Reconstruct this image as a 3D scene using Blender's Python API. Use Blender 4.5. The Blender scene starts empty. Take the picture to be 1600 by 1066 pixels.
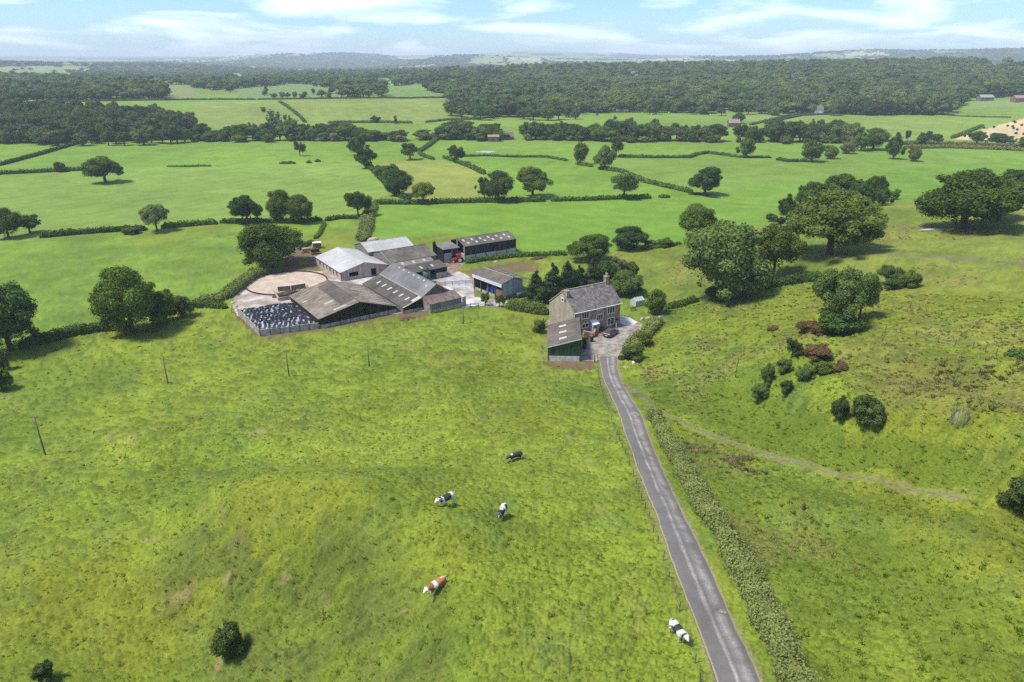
import bpy, bmesh, math, random
import numpy as np
from mathutils import Vector, Matrix

# ---------------------------------------------------------------- camera, light, exposure
PITCH = math.radians(22.5); FPX = 1067.0; CAMH = 58.0
scene = bpy.context.scene
COL = scene.collection
cam_d = bpy.data.cameras.new('camera'); cam = bpy.data.objects.new('camera', cam_d); COL.objects.link(cam)
cam.location = (0, 0, CAMH); cam.rotation_euler = (math.radians(90) - PITCH, 0, 0)
cam_d.sensor_width = 36.0; cam_d.lens = 36.0 * FPX / 1600.0; cam_d.clip_start = 0.5; cam_d.clip_end = 60000
HAZE_D = 1.4e-4
scene.camera = cam

SUN_EL = math.radians(61); SUN_AZ = math.radians(-108)     # azimuth of the sun measured from +Y towards +X
wd = bpy.data.worlds.new('World'); scene.world = wd; wd.use_nodes = True
nt = wd.node_tree; nt.nodes.clear()
def N(nt, t, **kw):
    n = nt.nodes.new(t)
    for k, v in kw.items(): setattr(n, k, v)
    return n
out = N(nt, 'ShaderNodeOutputWorld'); bg = N(nt, 'ShaderNodeBackground'); bg.inputs[1].default_value = 0.094
sky = N(nt, 'ShaderNodeTexSky', sky_type='NISHITA', sun_disc=False)
sky.sun_elevation = SUN_EL; sky.sun_rotation = SUN_AZ; sky.altitude = 100; sky.air_density = 1.0; sky.dust_density = 0.4; sky.ozone_density = 1.6
geo = N(nt, 'ShaderNodeTexCoord')
mp = N(nt, 'ShaderNodeMapping'); mp.inputs['Scale'].default_value = (4.2, 4.2, 24.0); mp.inputs['Location'].default_value = (3.1, 0.4, 0.35)
nz = N(nt, 'ShaderNodeTexNoise'); nz.inputs['Scale'].default_value = 1.5; nz.inputs['Detail'].default_value = 7; nz.inputs['Roughness'].default_value = 0.52; nz.inputs['Distortion'].default_value = 0.35
rp = N(nt, 'ShaderNodeValToRGB'); rp.color_ramp.elements[0].position = 0.46; rp.color_ramp.elements[1].position = 0.80
rp.color_ramp.elements[0].color = (0.0, 0.0, 0.0, 1); rp.color_ramp.elements[1].color = (0.8, 0.8, 0.8, 1)
mx = N(nt, 'ShaderNodeMix', data_type='RGBA'); mx.inputs[7].default_value = (7.9, 7.9, 8.1, 1)
nt.links.new(geo.outputs['Generated'], mp.inputs[0]); nt.links.new(mp.outputs[0], nz.inputs['Vector']); nt.links.new(nz.outputs[0], rp.inputs[0])
nt.links.new(rp.outputs[0], mx.inputs[0]); tint = N(nt, 'ShaderNodeVectorMath', operation='MULTIPLY'); tint.inputs[1].default_value = (.39, .54, .75); nt.links.new(sky.outputs[0], tint.inputs[0]); nt.links.new(tint.outputs[0], mx.inputs[6]); nt.links.new(mx.outputs[2], bg.inputs[0]); nt.links.new(bg.outputs[0], out.inputs[0])

sd = bpy.data.lights.new('sun', 'SUN'); sd.energy = 2.3; sd.angle = math.radians(11); sd.color = (1.0, 0.94, 0.83)
sun = bpy.data.objects.new('sun', sd); COL.objects.link(sun)
sdir = Vector((math.sin(SUN_AZ) * math.cos(SUN_EL), math.cos(SUN_AZ) * math.cos(SUN_EL), math.sin(SUN_EL)))
sun.rotation_euler = sdir.to_track_quat('Z', 'Y').to_euler()
scene.view_settings.view_transform = 'Standard'; scene.view_settings.look = 'None'
scene.view_settings.exposure = 1.48; scene.view_settings.gamma = 1; scene.view_settings.use_curve_mapping = False
scene.render.engine = 'CYCLES'
cy = scene.cycles
cy.max_bounces = 5; cy.diffuse_bounces = 2; cy.glossy_bounces = 2; cy.transmission_bounces = 3; cy.volume_bounces = 0; cy.transparent_max_bounces = 4
cy.use_denoising = False; cy.use_adaptive_sampling = False; cy.sample_clamp_indirect = 2.0; cy.sample_clamp_direct = 12.0
cy.caustics_reflective = False; cy.caustics_refractive = False

# ---------------------------------------------------------------- small maths
def h2(ix, iy, s):
    n = (ix.astype(np.int64) * 374761393 + iy.astype(np.int64) * 668265263 + s * 974634777) & 0xffffffff
    n = ((n ^ (n >> 13)) * 1274126177) & 0xffffffff
    n = n ^ (n >> 16)
    return (n & 0xffff) / 65535.0
def vn(x, y, s=0):
    xi = np.floor(x); yi = np.floor(y); fx = x - xi; fy = y - yi
    fx = fx * fx * (3 - 2 * fx); fy = fy * fy * (3 - 2 * fy)
    a = h2(xi, yi, s); b = h2(xi + 1, yi, s); c = h2(xi, yi + 1, s); d = h2(xi + 1, yi + 1, s)
    return (a * (1 - fx) + b * fx) * (1 - fy) + (c * (1 - fx) + d * fx) * fy
def fbm(x, y, s=0, o=4, g=0.5):
    r = 0; a = 1; t = 0
    for k in range(o):
        c, sn = math.cos(.7 * k + .3), math.sin(.7 * k + .3)
        r = r + a * vn((x * c - y * sn) * 2 ** k + 17.3 * k, (x * sn + y * c) * 2 ** k - 9.1 * k, s + k); t += a; a *= g
    return r / t
def sstep(a, b, x):
    t = np.clip((x - a) / (b - a), 0, 1); return t * t * (3 - 2 * t)
def rayd(u, v):
    a = (u - 800) / FPX; w = (v - 533) / FPX
    return np.array([a, math.cos(PITCH) - w * math.sin(PITCH), -(math.sin(PITCH) + w * math.cos(PITCH))])

# ---------------------------------------------------------------- the lie of the land
# sight points (column, row) with the height of the ground there, turned into x, y, z once
CT = [(951,575,0),(965,610,1.5),(984,644,3),(1018,740,6.5),(1071,866,10.5),(1155,1066,14),(1170,1200,15.5),
 (500,512,0),(620,492,0),(724,480,0),(860,500,0),(907,530,0),(905,565,0),(855,567,0),(800,520,.3),(1000,500,0),
 (400,540,.2),(500,600,1.6),(300,600,.5),(100,600,0),(-150,600,0),(700,570,1.6),(700,620,3.2),(850,620,2.6),(800,740,7.2),(600,740,6.8),(400,740,5.6),(200,740,3.2),(0,740,1),
 (800,900,11.5),(700,1000,13.2),(560,850,11.4),(480,838,10.6),(400,830,9.4),(330,800,7.4),(230,850,2.8),(100,850,2.8),(0,850,2),(550,1000,8.0),(450,1000,4.6),(480,900,7.4),
 (400,1060,2.8),(300,950,2.0),(200,1000,1.2),(0,1000,1.4),(0,1066,1.6),(-200,900,1.5),(600,1066,9.6),(750,1066,14),(900,1066,14.5),(1050,1066,14.3),(0,1250,2.5),(500,1250,6.5),(900,1250,15),
 (1250,1066,13.6),(1400,1066,13),(1600,1066,13.5),(1150,850,9.6),(1300,900,10.6),(1450,900,11.3),(1550,880,12.6),(1500,835,11.9),(1800,1000,15),(1300,1250,15),
 (1010,625,2.4),(1100,680,4),(1200,720,5),(1300,740,5.8),(1400,760,6.8),(1500,778,8),(1600,790,9),(1750,810,11),(1160,760,6.4),(1300,800,8),(1450,815,9.8),
 (1600,722,14.2),(1500,682,13.6),(1400,680,11.6),(1300,675,8.6),(1340,705,7.2),(1450,740,8.2),(1550,765,9.2),(1200,660,6),(1100,600,3.4),(1050,560,1.5),(1150,580,5),(1250,600,9),(1350,618,11.6),(1300,600,11.0),(1400,640,12.6),(1500,620,14.2),(1250,640,7.4),(1600,640,15),(1800,640,18),
 (1300,515,11.8),(1200,520,7.6),(1100,520,3),(1040,510,.8),(1450,520,14.2),(1600,550,17),(1800,550,20),
 (1295,397,10),(1130,465,3.4),(1205,432,5.2),(1285,437,8.4),(1400,440,12),(1600,450,16.5),(1500,358,13),(1080,430,2),(1000,392,.8),(1210,350,7),(1430,318,11),(1600,311,14),(1800,310,15),
 (1210,322,0),(1430,296,0),(1600,280,0),(1800,280,1),(1060,360,.3),
 (0,480,0),(0,380,0),(-300,480,0),(-300,380,0),(200,430,0),(200,350,0),(400,400,0),(450,450,0),(600,400,0),(800,400,0),(900,420,0),(950,440,0),(800,350,0),(700,430,0),(0,300,0),(300,300,0),(-300,280,0),
 (700,300,0),(950,350,0),(1000,300,0),(1200,285,0),(1400,262,0),(1700,250,0),(-200,230,0),(100,232,0),(300,232,0),(500,232,0),(700,232,0),(900,232,0),(1100,232,0),(1300,232,0),(1500,238,0),(1800,232,0),
 (-200,205,1.5),(100,205,2),(150,180,8),(-200,180,8),(0,180,8),(300,205,0),(300,160,12),(150,160,13),(-100,160,13),
 (450,192,1),(560,190,1),(730,188,.5),(450,156,12),(560,154,13),(690,153,12),(560,172,6.5),(750,165,5),(800,195,0),(1000,195,0),(1200,195,0),(1400,200,0),(1600,200,1),(1800,200,1),
 (900,178,0),(1200,178,1),(1400,181,1),(1600,175,3),(1000,150,9),(800,140,12),(1300,142,13),(1600,140,14),(1800,140,14),
 (100,140,15),(300,145,14),(-100,140,15),(450,138,15),(650,140,14)]
cp = []
for u, v, z in CT:
    d = rayd(u, v); t = (CAMH - z) / -d[2]; cp.append((d[0] * t, d[1] * t, z))
def far(u, r, z):
    a = math.atan2((u - 800) / FPX, math.cos(PITCH)); cp.append((r * math.sin(a), r * math.cos(a), z))
def sky_line(u, r, v):
    d = rayd(u, v); hh = math.hypot(d[0], d[1]); cp.append((d[0] * r / hh, d[1] * r / hh, CAMH + d[2] * r / hh))
for u in (-500, -150, 100): far(u, 1450, 17); far(u, 2000, 22); far(u, 2700, 26)
for u in (280, 400, 520): far(u, 1450, 13); far(u, 2000, 10); far(u, 2700, 6)
for u, v in ((-400, 92), (0, 94), (60, 96), (150, 99), (280, 99), (400, 104), (520, 107), (640, 104)): sky_line(u, 3500, v + 4)
for u, r, z in ((600,1400,12),(700,1420,17),(780,1450,21),(850,1480,26),(920,1450,22),(1000,1480,27),(1060,1500,29),(1130,1450,26),(1200,1550,32),(1300,1600,37),(1380,1650,40),(1450,1600,36),(1520,1650,39),(1600,1650,36),(1900,1650,36),(850,1150,14),(950,1180,8),(1060,1150,16),(1180,1200,11),(1290,1200,21),(1400,1180,13),(1520,1200,19)): far(u, r, z)
for u in (700, 900, 1100, 1300, 1500, 1900): far(u, 2500, 18); far(u, 3400, 16)
for u, v in ((-400, 96), (0, 97), (280, 98), (340, 91), (400, 87), (470, 85), (545, 82), (600, 86), (650, 94), (700, 99)): sky_line(u, 7200, v - 1)
for u, v in ((640, 101), (665, 93), (700, 87), (760, 88), (830, 91), (900, 94), (1000, 97)): sky_line(u, 4900, v)
for u, v in ((740, 86), (800, 79), (880, 82), (960, 83), (1030, 88)): sky_line(u, 9500, v)
for u, v in ((1040, 92), (1100, 88), (1180, 89), (1240, 87), (1300, 82), (1350, 79), (1420, 80), (1480, 81), (1540, 78), (1600, 75), (1750, 76), (1950, 80)): sky_line(u, 5600, v)
for u in (-500, 0, 300): sky_line(u, 4900, 101)
for u in (700, 900, 1100, 1300, 1600): sky_line(u, 4100, 102)
for a in (-180, -150, -120, -95, -70, 95, 120, 150, 180):
    for r, z in ((12, 14), (60, 15), (200, 12), (700, 8), (2500, 20), (9000, 60), (16000, 80)): cp.append((r * math.sin(math.radians(a)), r * math.cos(math.radians(a)), z))
for a in (70, 80):
    for r, z in ((200, 16), (700, 6), (2500, 30)): cp.append((r * math.sin(math.radians(a)), r * math.cos(math.radians(a)), z))
for a in (-50, -25, 0, 25, 50): cp.append((16000 * math.sin(math.radians(a)), 16000 * math.cos(math.radians(a)), 90)); cp.append((12 * math.sin(math.radians(a)), 12 * math.cos(math.radians(a)), 15))
cp = np.array(cp)
def lp(x, y): return np.arctan2(x, y), np.log(np.maximum(np.hypot(x, y), 6.0))
KA = 1.0
ca, cl = lp(cp[:, 0], cp[:, 1]); ca = ca * KA
def kern(d2): return 0.5 * d2 * np.log(d2 + 1e-12)
Kn = len(cp)
D2 = (ca[:, None] - ca[None]) ** 2 + (cl[:, None] - cl[None]) ** 2
A = np.zeros((Kn + 3, Kn + 3)); A[:Kn, :Kn] = kern(D2) + np.eye(Kn) * 2e-4
Pm = np.c_[np.ones(Kn), ca, cl]; A[:Kn, Kn:] = Pm; A[Kn:, :Kn] = Pm.T
wts = np.linalg.solve(A, np.r_[cp[:, 2], np.zeros(3)])
GA = np.radians(np.r_[np.linspace(-180, -62, 50)[:-1], np.linspace(-62, 62, 620), np.linspace(62, 180, 50)[1:]])
GL = np.linspace(math.log(6), math.log(17000), 620)
HG = np.zeros((len(GA), len(GL)), np.float64)
for i0 in range(0, len(GA), 40):
    a = np.repeat(GA[i0:i0 + 40] * KA, len(GL)); l = np.tile(GL, len(GA[i0:i0 + 40]))
    acc = wts[Kn] + wts[Kn + 1] * a + wts[Kn + 2] * l
    d2 = ((a[:, None] - ca[None]) ** 2 + (l[:, None] - cl[None]) ** 2).astype(np.float32)
    acc = acc + (0.5 * d2 * np.log(d2 + 1e-12)) @ wts[:Kn].astype(np.float32)
    HG[i0:i0 + 40] = acc.reshape(-1, len(GL))
def Hraw(x, y):
    a, l = lp(x, y)
    fi = np.interp(a, GA, np.arange(len(GA))); fj = np.clip((l - GL[0]) / (GL[1] - GL[0]), 0, len(GL) - 1.001)
    i = np.minimum(fi.astype(int), len(GA) - 2); j = fj.astype(int); fi = fi - i; fj = fj - j
    return (HG[i, j] * (1 - fi) + HG[i + 1, j] * fi) * (1 - fj) + (HG[i, j + 1] * (1 - fi) + HG[i + 1, j + 1] * fi) * fj
def inpoly(x, y, poly):
    r = np.zeros(x.shape, bool); n = len(poly)
    for i in range(n):
        x1, y1 = poly[i]; x2, y2 = poly[(i + 1) % n]
        if y1 == y2: continue
        c = ((y1 > y) != (y2 > y)) & (x < (x2 - x1) * (y - y1) / (y2 - y1) + x1)
        r ^= c
    return r
def dpoly(x, y, pts):
    d = np.full(np.shape(x), 1e9)
    for (x1, y1), (x2, y2) in zip(pts[:-1], pts[1:]):
        dx, dy = x2 - x1, y2 - y1; L = dx * dx + dy * dy + 1e-9
        t = np.clip(((x - x1) * dx + (y - y1) * dy) / L, 0, 1)
        d = np.minimum(d, np.hypot(x - x1 - t * dx, y - y1 - t * dy))
    return d
def g0(u, v, z=0.0):
    d = rayd(u, v); t = (CAMH - z) / -d[2]; return (d[0] * t, d[1] * t)
FARM = [g0(*p) for p in ((355,500),(350,465),(400,420),(500,412),(560,372),(640,360),(730,360),(815,360),(830,390),(870,440),(960,440),(1010,470),(1012,500),(990,530),(972,556),(968,580),(936,580),(905,572),(850,572),(845,520),(790,485),(724,488),(620,500),(500,522),(400,540),(365,520))]
def sdline(x, y, pts):
    d = np.full(np.shape(x), 1e9); sg = np.ones(np.shape(x)); a = np.zeros(np.shape(x)); n = len(pts) - 1
    for i, ((x1, y1), (x2, y2)) in enumerate(zip(pts[:-1], pts[1:])):
        dx, dy = x2 - x1, y2 - y1; L = dx * dx + dy * dy + 1e-9; t0 = ((x - x1) * dx + (y - y1) * dy) / L; t = np.clip(t0, 0, 1); q = np.hypot(x - x1 - t * dx, y - y1 - t * dy); k = q < d
        d = np.where(k, q, d); sg = np.where(k, np.sign(dx * (y - y1) - dy * (x - x1)), sg); a = np.where(k, (i + t) / n, a)
    return d * sg, a
# sharp brows of the banks: outline of the brow, rise, half width of the face
BROWS = [([g0(u, v, z) for u, v, z in ((1125,575,4.5),(1200,602,7.5),(1270,640,9),(1340,668,10.5),(1420,672,12),(1500,676,13.4),(1570,700,14),(1640,725,15))], 1.9, 1.8),
         ([g0(u, v, z) for u, v, z in ((230,775,4.5),(330,800,7.2),(410,826,9),(480,838,10.2),(560,858,11),(640,905,11.6),(700,985,12),(725,1066,12.5))], 2.0, 2.2),
         ([g0(u, v, z) for u, v, z in ((1190,560,7),(1260,575,9.6),(1330,560,11.5),(1420,575,13),(1500,585,14.2),(1590,600,15.5))], 1.1, 1.4),
         ([g0(u, v, z) for u, v, z in ((1180,770,7.5),(1280,800,9),(1380,822,10),(1480,850,11.8),(1600,880,13.5))], 1.2, 2.2),
         ([g0(u, v, z) for u, v, z in ((640,560,1.4),(700,556,1.8),(760,548,1.6),(820,528,1.0))], .7, 1.5),
         ([g0(u, v, z) for u, v, z in ((100,690,1.2),(220,700,2.0),(340,690,3),(460,700,4.4),(560,690,5))], .7, 2.0)]
def Hs(x, y):
    x = np.asarray(x, float); y = np.asarray(y, float)
    h = Hraw(x, y); r = np.hypot(x, y)
    d = dpoly(x, y, FARM + FARM[:1]); m = np.where(inpoly(x, y, FARM), 1.0, 1 - sstep(0, 12, d))
    h = h * (1 - m)
    rough = (1 - m) * sstep(700, 120, r)
    hi = sstep(0.5, 4, h)
    h = h + rough * ((fbm(x / 17, y / 17, 3, 3) - .5) * (0.4 + 1.9 * hi) + (fbm(x / 5.5, y / 5.5, 8, 2) - .5) * (.15 + .5 * hi))
    nr = r < 330
    if nr.any():
        xn, yn = (x[nr], y[nr]) if x.ndim else (x, y)
        add = 0
        for pts, A_, w_ in BROWS:
            wob = (fbm(xn / 7, yn / 7, 47, 3) - .5) * 6
            s, a = sdline(xn, yn, pts); add = add + 1.6 * A_ * np.tanh((s + wob) / w_) * .5 * np.exp(-(s / (6 * w_)) ** 2) * sstep(0, .12, a) * sstep(1, .88, a)
        if x.ndim: h[nr] += add * (1 - m[nr])
        else: h = h + add * (1 - m)
    w = sstep(2200, 4500, r)
    h = h + w * (fbm(x / 900, y / 900, 5, 4) - .5) * 26 * sstep(0.1, 30, h)
    return h
def place(u, v):
    d = rayd(u, v)
    tt = np.exp(np.linspace(math.log(25), math.log(16500), 1500))
    if v < 93: return None
    x = d[0] * tt; y = d[1] * tt; z = CAMH + d[2] * tt
    f = z - Hs(x, y); k = np.argmax(f < 0)
    if f[k] >= 0: k = len(tt) - 1
    t0, t1 = tt[k - 1], tt[k]; t2 = np.linspace(t0, t1, 12)
    f = CAMH + d[2] * t2 - Hs(d[0] * t2, d[1] * t2); q = np.argmax(f < 0) if (f < 0).any() else 11
    a = f[q - 1] / (f[q - 1] - f[q] + 1e-9) if q else 0
    t = t2[q - 1] + (t2[q] - t2[q - 1]) * a
    X, Y = d[0] * t, d[1] * t
    return Vector((X, Y, float(Hs(X, Y))))
def P2(pts): return [tuple(place(*p)[:2]) for p in pts]
def depth_at(p): return p[1] * math.cos(PITCH) - (p[2] - CAMH) * math.sin(PITCH)
def px_m(p): return FPX / depth_at(p)
def height_to(p, vtop):                                    # height of an upright thing standing at p whose top shows in row vtop
    w = (533 - vtop) / FPX; c, s = math.cos(PITCH), math.sin(PITCH)
    zz = (w * c * p[1] - s * p[1]) / (c + w * s); return max(0.3, CAMH + zz - p[2])

# ---------------------------------------------------------------- materials
def mat(name, col, rough=0.85, spec=0.3, var=0.0, scale=3.0, metal=0.0, bump=0.0, bscale=8.0, attr=None, attr_amt=0.4, col2=None, stretch=None, c2lo=0.4, c2hi=0.65):
    m = bpy.data.materials.new(name); m.use_nodes = True; t = m.node_tree; b = t.nodes['Principled BSDF']
    b.inputs['Roughness'].default_value = rough; b.inputs['Specular IOR Level'].default_value = spec; b.inputs['Metallic'].default_value = metal
    b.inputs['Base Color'].default_value = (*col, 1)
    tc = N(t, 'ShaderNodeTexCoord'); vec = tc.outputs['Object']
    if stretch:
        mpn = N(t, 'ShaderNodeMapping'); mpn.inputs['Scale'].default_value = stretch; t.links.new(vec, mpn.inputs[0]); vec = mpn.outputs[0]
    cur = None
    if var or col2:
        n = N(t, 'ShaderNodeTexNoise'); n.inputs['Scale'].default_value = scale; n.inputs['Detail'].default_value = 6; n.inputs['Roughness'].default_value = .62; t.links.new(vec, n.inputs['Vector'])
        r = N(t, 'ShaderNodeValToRGB'); e = r.color_ramp.elements; e[0].position = c2lo; e[1].position = c2hi
        c2 = col2 or tuple(min(1, c * (1 + var)) for c in col); c1 = col if col2 else tuple(c * (1 - var) for c in col)
        e[0].color = (*c1, 1); e[1].color = (*c2, 1); t.links.new(n.outputs[0], r.inputs[0]); cur = r.outputs[0]
    if attr:
        an = N(t, 'ShaderNodeAttribute', attribute_name=attr); mr = N(t, 'ShaderNodeMapRange'); mr.inputs[3].default_value = 1 - attr_amt; mr.inputs[4].default_value = 1 + attr_amt
        t.links.new(an.outputs['Fac'], mr.inputs[0]); mul = N(t, 'ShaderNodeVectorMath', operation='SCALE')
        if cur: t.links.new(cur, mul.inputs[0])
        else: mul.inputs[0].default_value = col
        t.links.new(mr.outputs[0], mul.inputs['Scale']); cur = mul.outputs[0]
    if cur: t.links.new(cur, b.inputs['Base Color'])
    if bump:
        n = N(t, 'ShaderNodeTexNoise'); n.inputs['Scale'].default_value = bscale; n.inputs['Detail'].default_value = 5; t.links.new(tc.outputs['Object'], n.inputs['Vector'])
        bp = N(t, 'ShaderNodeBump'); bp.inputs['Strength'].default_value = bump; bp.inputs['Distance'].default_value = .05; t.links.new(n.outputs[0], bp.inputs['Height']); t.links.new(bp.outputs[0], b.inputs['Normal'])
    return m
def sheet_mat(name, col, colb, dx=1.0, dy=2.0, across='X', rough=.8, spot=None, var=.35, streak=1.0):
    # profiled roofing sheets: every sheet weathers its own way, streaks run down the slope, ribs in relief
    m = bpy.data.materials.new(name); m.use_nodes = True; t = m.node_tree; b = t.nodes['Principled BSDF']
    b.inputs['Roughness'].default_value = rough; b.inputs['Specular IOR Level'].default_value = .25
    tc = N(t, 'ShaderNodeTexCoord'); sp = N(t, 'ShaderNodeSeparateXYZ'); t.links.new(tc.outputs['Object'], sp.inputs[0])
    A_, B_ = ('X', 'Y') if across == 'X' else ('Y', 'X')          # A_ runs along the eave, B_ down the slope
    def M(op, a, bb=None, c=None):
        n = N(t, 'ShaderNodeMath', operation=op)
        for i, q in enumerate((a, bb, c)):
            if q is None: continue
            if isinstance(q, (int, float)): n.inputs[i].default_value = q
            else: t.links.new(q, n.inputs[i])
        return n.outputs[0]
    fa = M('FLOOR', M('DIVIDE', sp.outputs[A_], dx)); fb = M('FLOOR', M('DIVIDE', sp.outputs[B_], dy))
    cv = N(t, 'ShaderNodeCombineXYZ'); t.links.new(fa, cv.inputs[0]); t.links.new(fb, cv.inputs[1])
    wn = N(t, 'ShaderNodeTexWhiteNoise', noise_dimensions='2D'); t.links.new(cv.outputs[0], wn.inputs['Vector'])
    mpn = N(t, 'ShaderNodeMapping'); mpn.inputs['Scale'].default_value = (2.2, .35, .35) if across == 'X' else (.35, 2.2, .35); t.links.new(tc.outputs['Object'], mpn.inputs[0])
    n1 = N(t, 'ShaderNodeTexNoise'); n1.inputs['Scale'].default_value = 1.6; n1.inputs['Detail'].default_value = 8; n1.inputs['Roughness'].default_value = .7; t.links.new(mpn.outputs[0], n1.inputs['Vector'])
    n2 = N(t, 'ShaderNodeTexNoise'); n2.inputs['Scale'].default_value = .22; n2.inputs['Detail'].default_value = 4; t.links.new(tc.outputs['Object'], n2.inputs['Vector'])
    f = M('ADD', M('MULTIPLY', M('SUBTRACT', n1.outputs[0], .5), 2.6 * streak), M('ADD', M('MULTIPLY', wn.outputs[0], var), M('MULTIPLY', M('SUBTRACT', n2.outputs[0], .5), 1.6)))
    f = M('ADD', f, .32)
    mxn = N(t, 'ShaderNodeMix', data_type='RGBA'); mxn.inputs[6].default_value = (*col, 1); mxn.inputs[7].default_value = (*colb, 1); t.links.new(f, mxn.inputs[0])
    t.links.new(mxn.outputs[2], b.inputs['Base Color'])
    rib = M('SINE', M('MULTIPLY', sp.outputs[A_], 2 * math.pi / .32)); lap = M('FRACT', M('DIVIDE', sp.outputs[B_], dy))
    bp = N(t, 'ShaderNodeBump'); bp.inputs['Strength'].default_value = .6; bp.inputs['Distance'].default_value = .03
    t.links.new(M('ADD', rib, lap), bp.inputs['Height']); t.links.new(bp.outputs[0], b.inputs['Normal'])
    return m
def leaf_mat(name, col, warm=None, tr=0.30):
    m = bpy.data.materials.new(name); m.use_nodes = True; t = m.node_tree; t.nodes.clear()
    o = N(t, 'ShaderNodeOutputMaterial'); d = N(t, 'ShaderNodeBsdfDiffuse'); tl = N(t, 'ShaderNodeBsdfTranslucent'); ms = N(t, 'ShaderNodeMixShader'); ms.inputs[0].default_value = tr
    an = N(t, 'ShaderNodeAttribute', attribute_name='lv'); oi = N(t, 'ShaderNodeObjectInfo')
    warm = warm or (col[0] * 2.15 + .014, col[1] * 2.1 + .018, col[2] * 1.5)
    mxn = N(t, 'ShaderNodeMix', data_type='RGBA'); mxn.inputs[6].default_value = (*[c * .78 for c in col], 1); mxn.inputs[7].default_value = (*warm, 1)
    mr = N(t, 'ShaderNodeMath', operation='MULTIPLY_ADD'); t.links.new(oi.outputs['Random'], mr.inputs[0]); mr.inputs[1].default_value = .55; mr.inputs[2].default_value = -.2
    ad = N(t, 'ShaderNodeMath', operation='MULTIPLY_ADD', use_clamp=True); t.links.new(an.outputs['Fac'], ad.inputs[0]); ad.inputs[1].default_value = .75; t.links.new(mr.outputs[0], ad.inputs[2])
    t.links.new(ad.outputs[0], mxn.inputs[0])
    for s in (d, tl): t.links.new(mxn.outputs[2], s.inputs[0])
    t.links.new(d.outputs[0], ms.inputs[1]); t.links.new(tl.outputs[0], ms.inputs[2]); t.links.new(ms.outputs[0], o.inputs[0])
    return m
LEAF = dict(turf=leaf_mat('turf_blades', (.190, .250, .026), (.26, .31, .05)), thorn=leaf_mat('thorn_leaves', (.058, .098, .024), (.16, .20, .055)), oak=leaf_mat('oak_leaves', (.062, .100, .022)), dark=leaf_mat('dark_leaves', (.042, .080, .026)), pale=leaf_mat('pale_leaves', (.105, .135, .062)),
            olive=leaf_mat('olive_leaves', (.082, .112, .028)), lime=leaf_mat('lime_leaves', (.085, .115, .022)), ash=leaf_mat('ash_leaves', (.075, .110, .040)),
            conifer=leaf_mat('conifer_needles', (.028, .055, .026), (.075, .11, .045)), copper=leaf_mat('copper_leaves', (.028, .030, .026)),
            bracken=leaf_mat('bracken_fronds', (.13, .085, .036), (.23, .16, .075)), hedge=leaf_mat('hedge_leaves', (.095, .145, .030), (.28, .31, .10)),
            hedgedark=leaf_mat('hedge_dark_leaves', (.056, .098, .026)), reed=leaf_mat('reed_blades', (.10, .115, .045)), tuft=leaf_mat('tuft_blades', (.095, .150, .016), (.16, .22, .03)),
            dry=leaf_mat('dry_grass_blades', (.19, .18, .05), (.36, .32, .13)), wood=leaf_mat('woodland_leaves', (.070, .105, .038), (.175, .205, .072)))
BARK = mat('bark', (.10, .08, .06), .95, .1, var=.4, scale=2)

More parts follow.
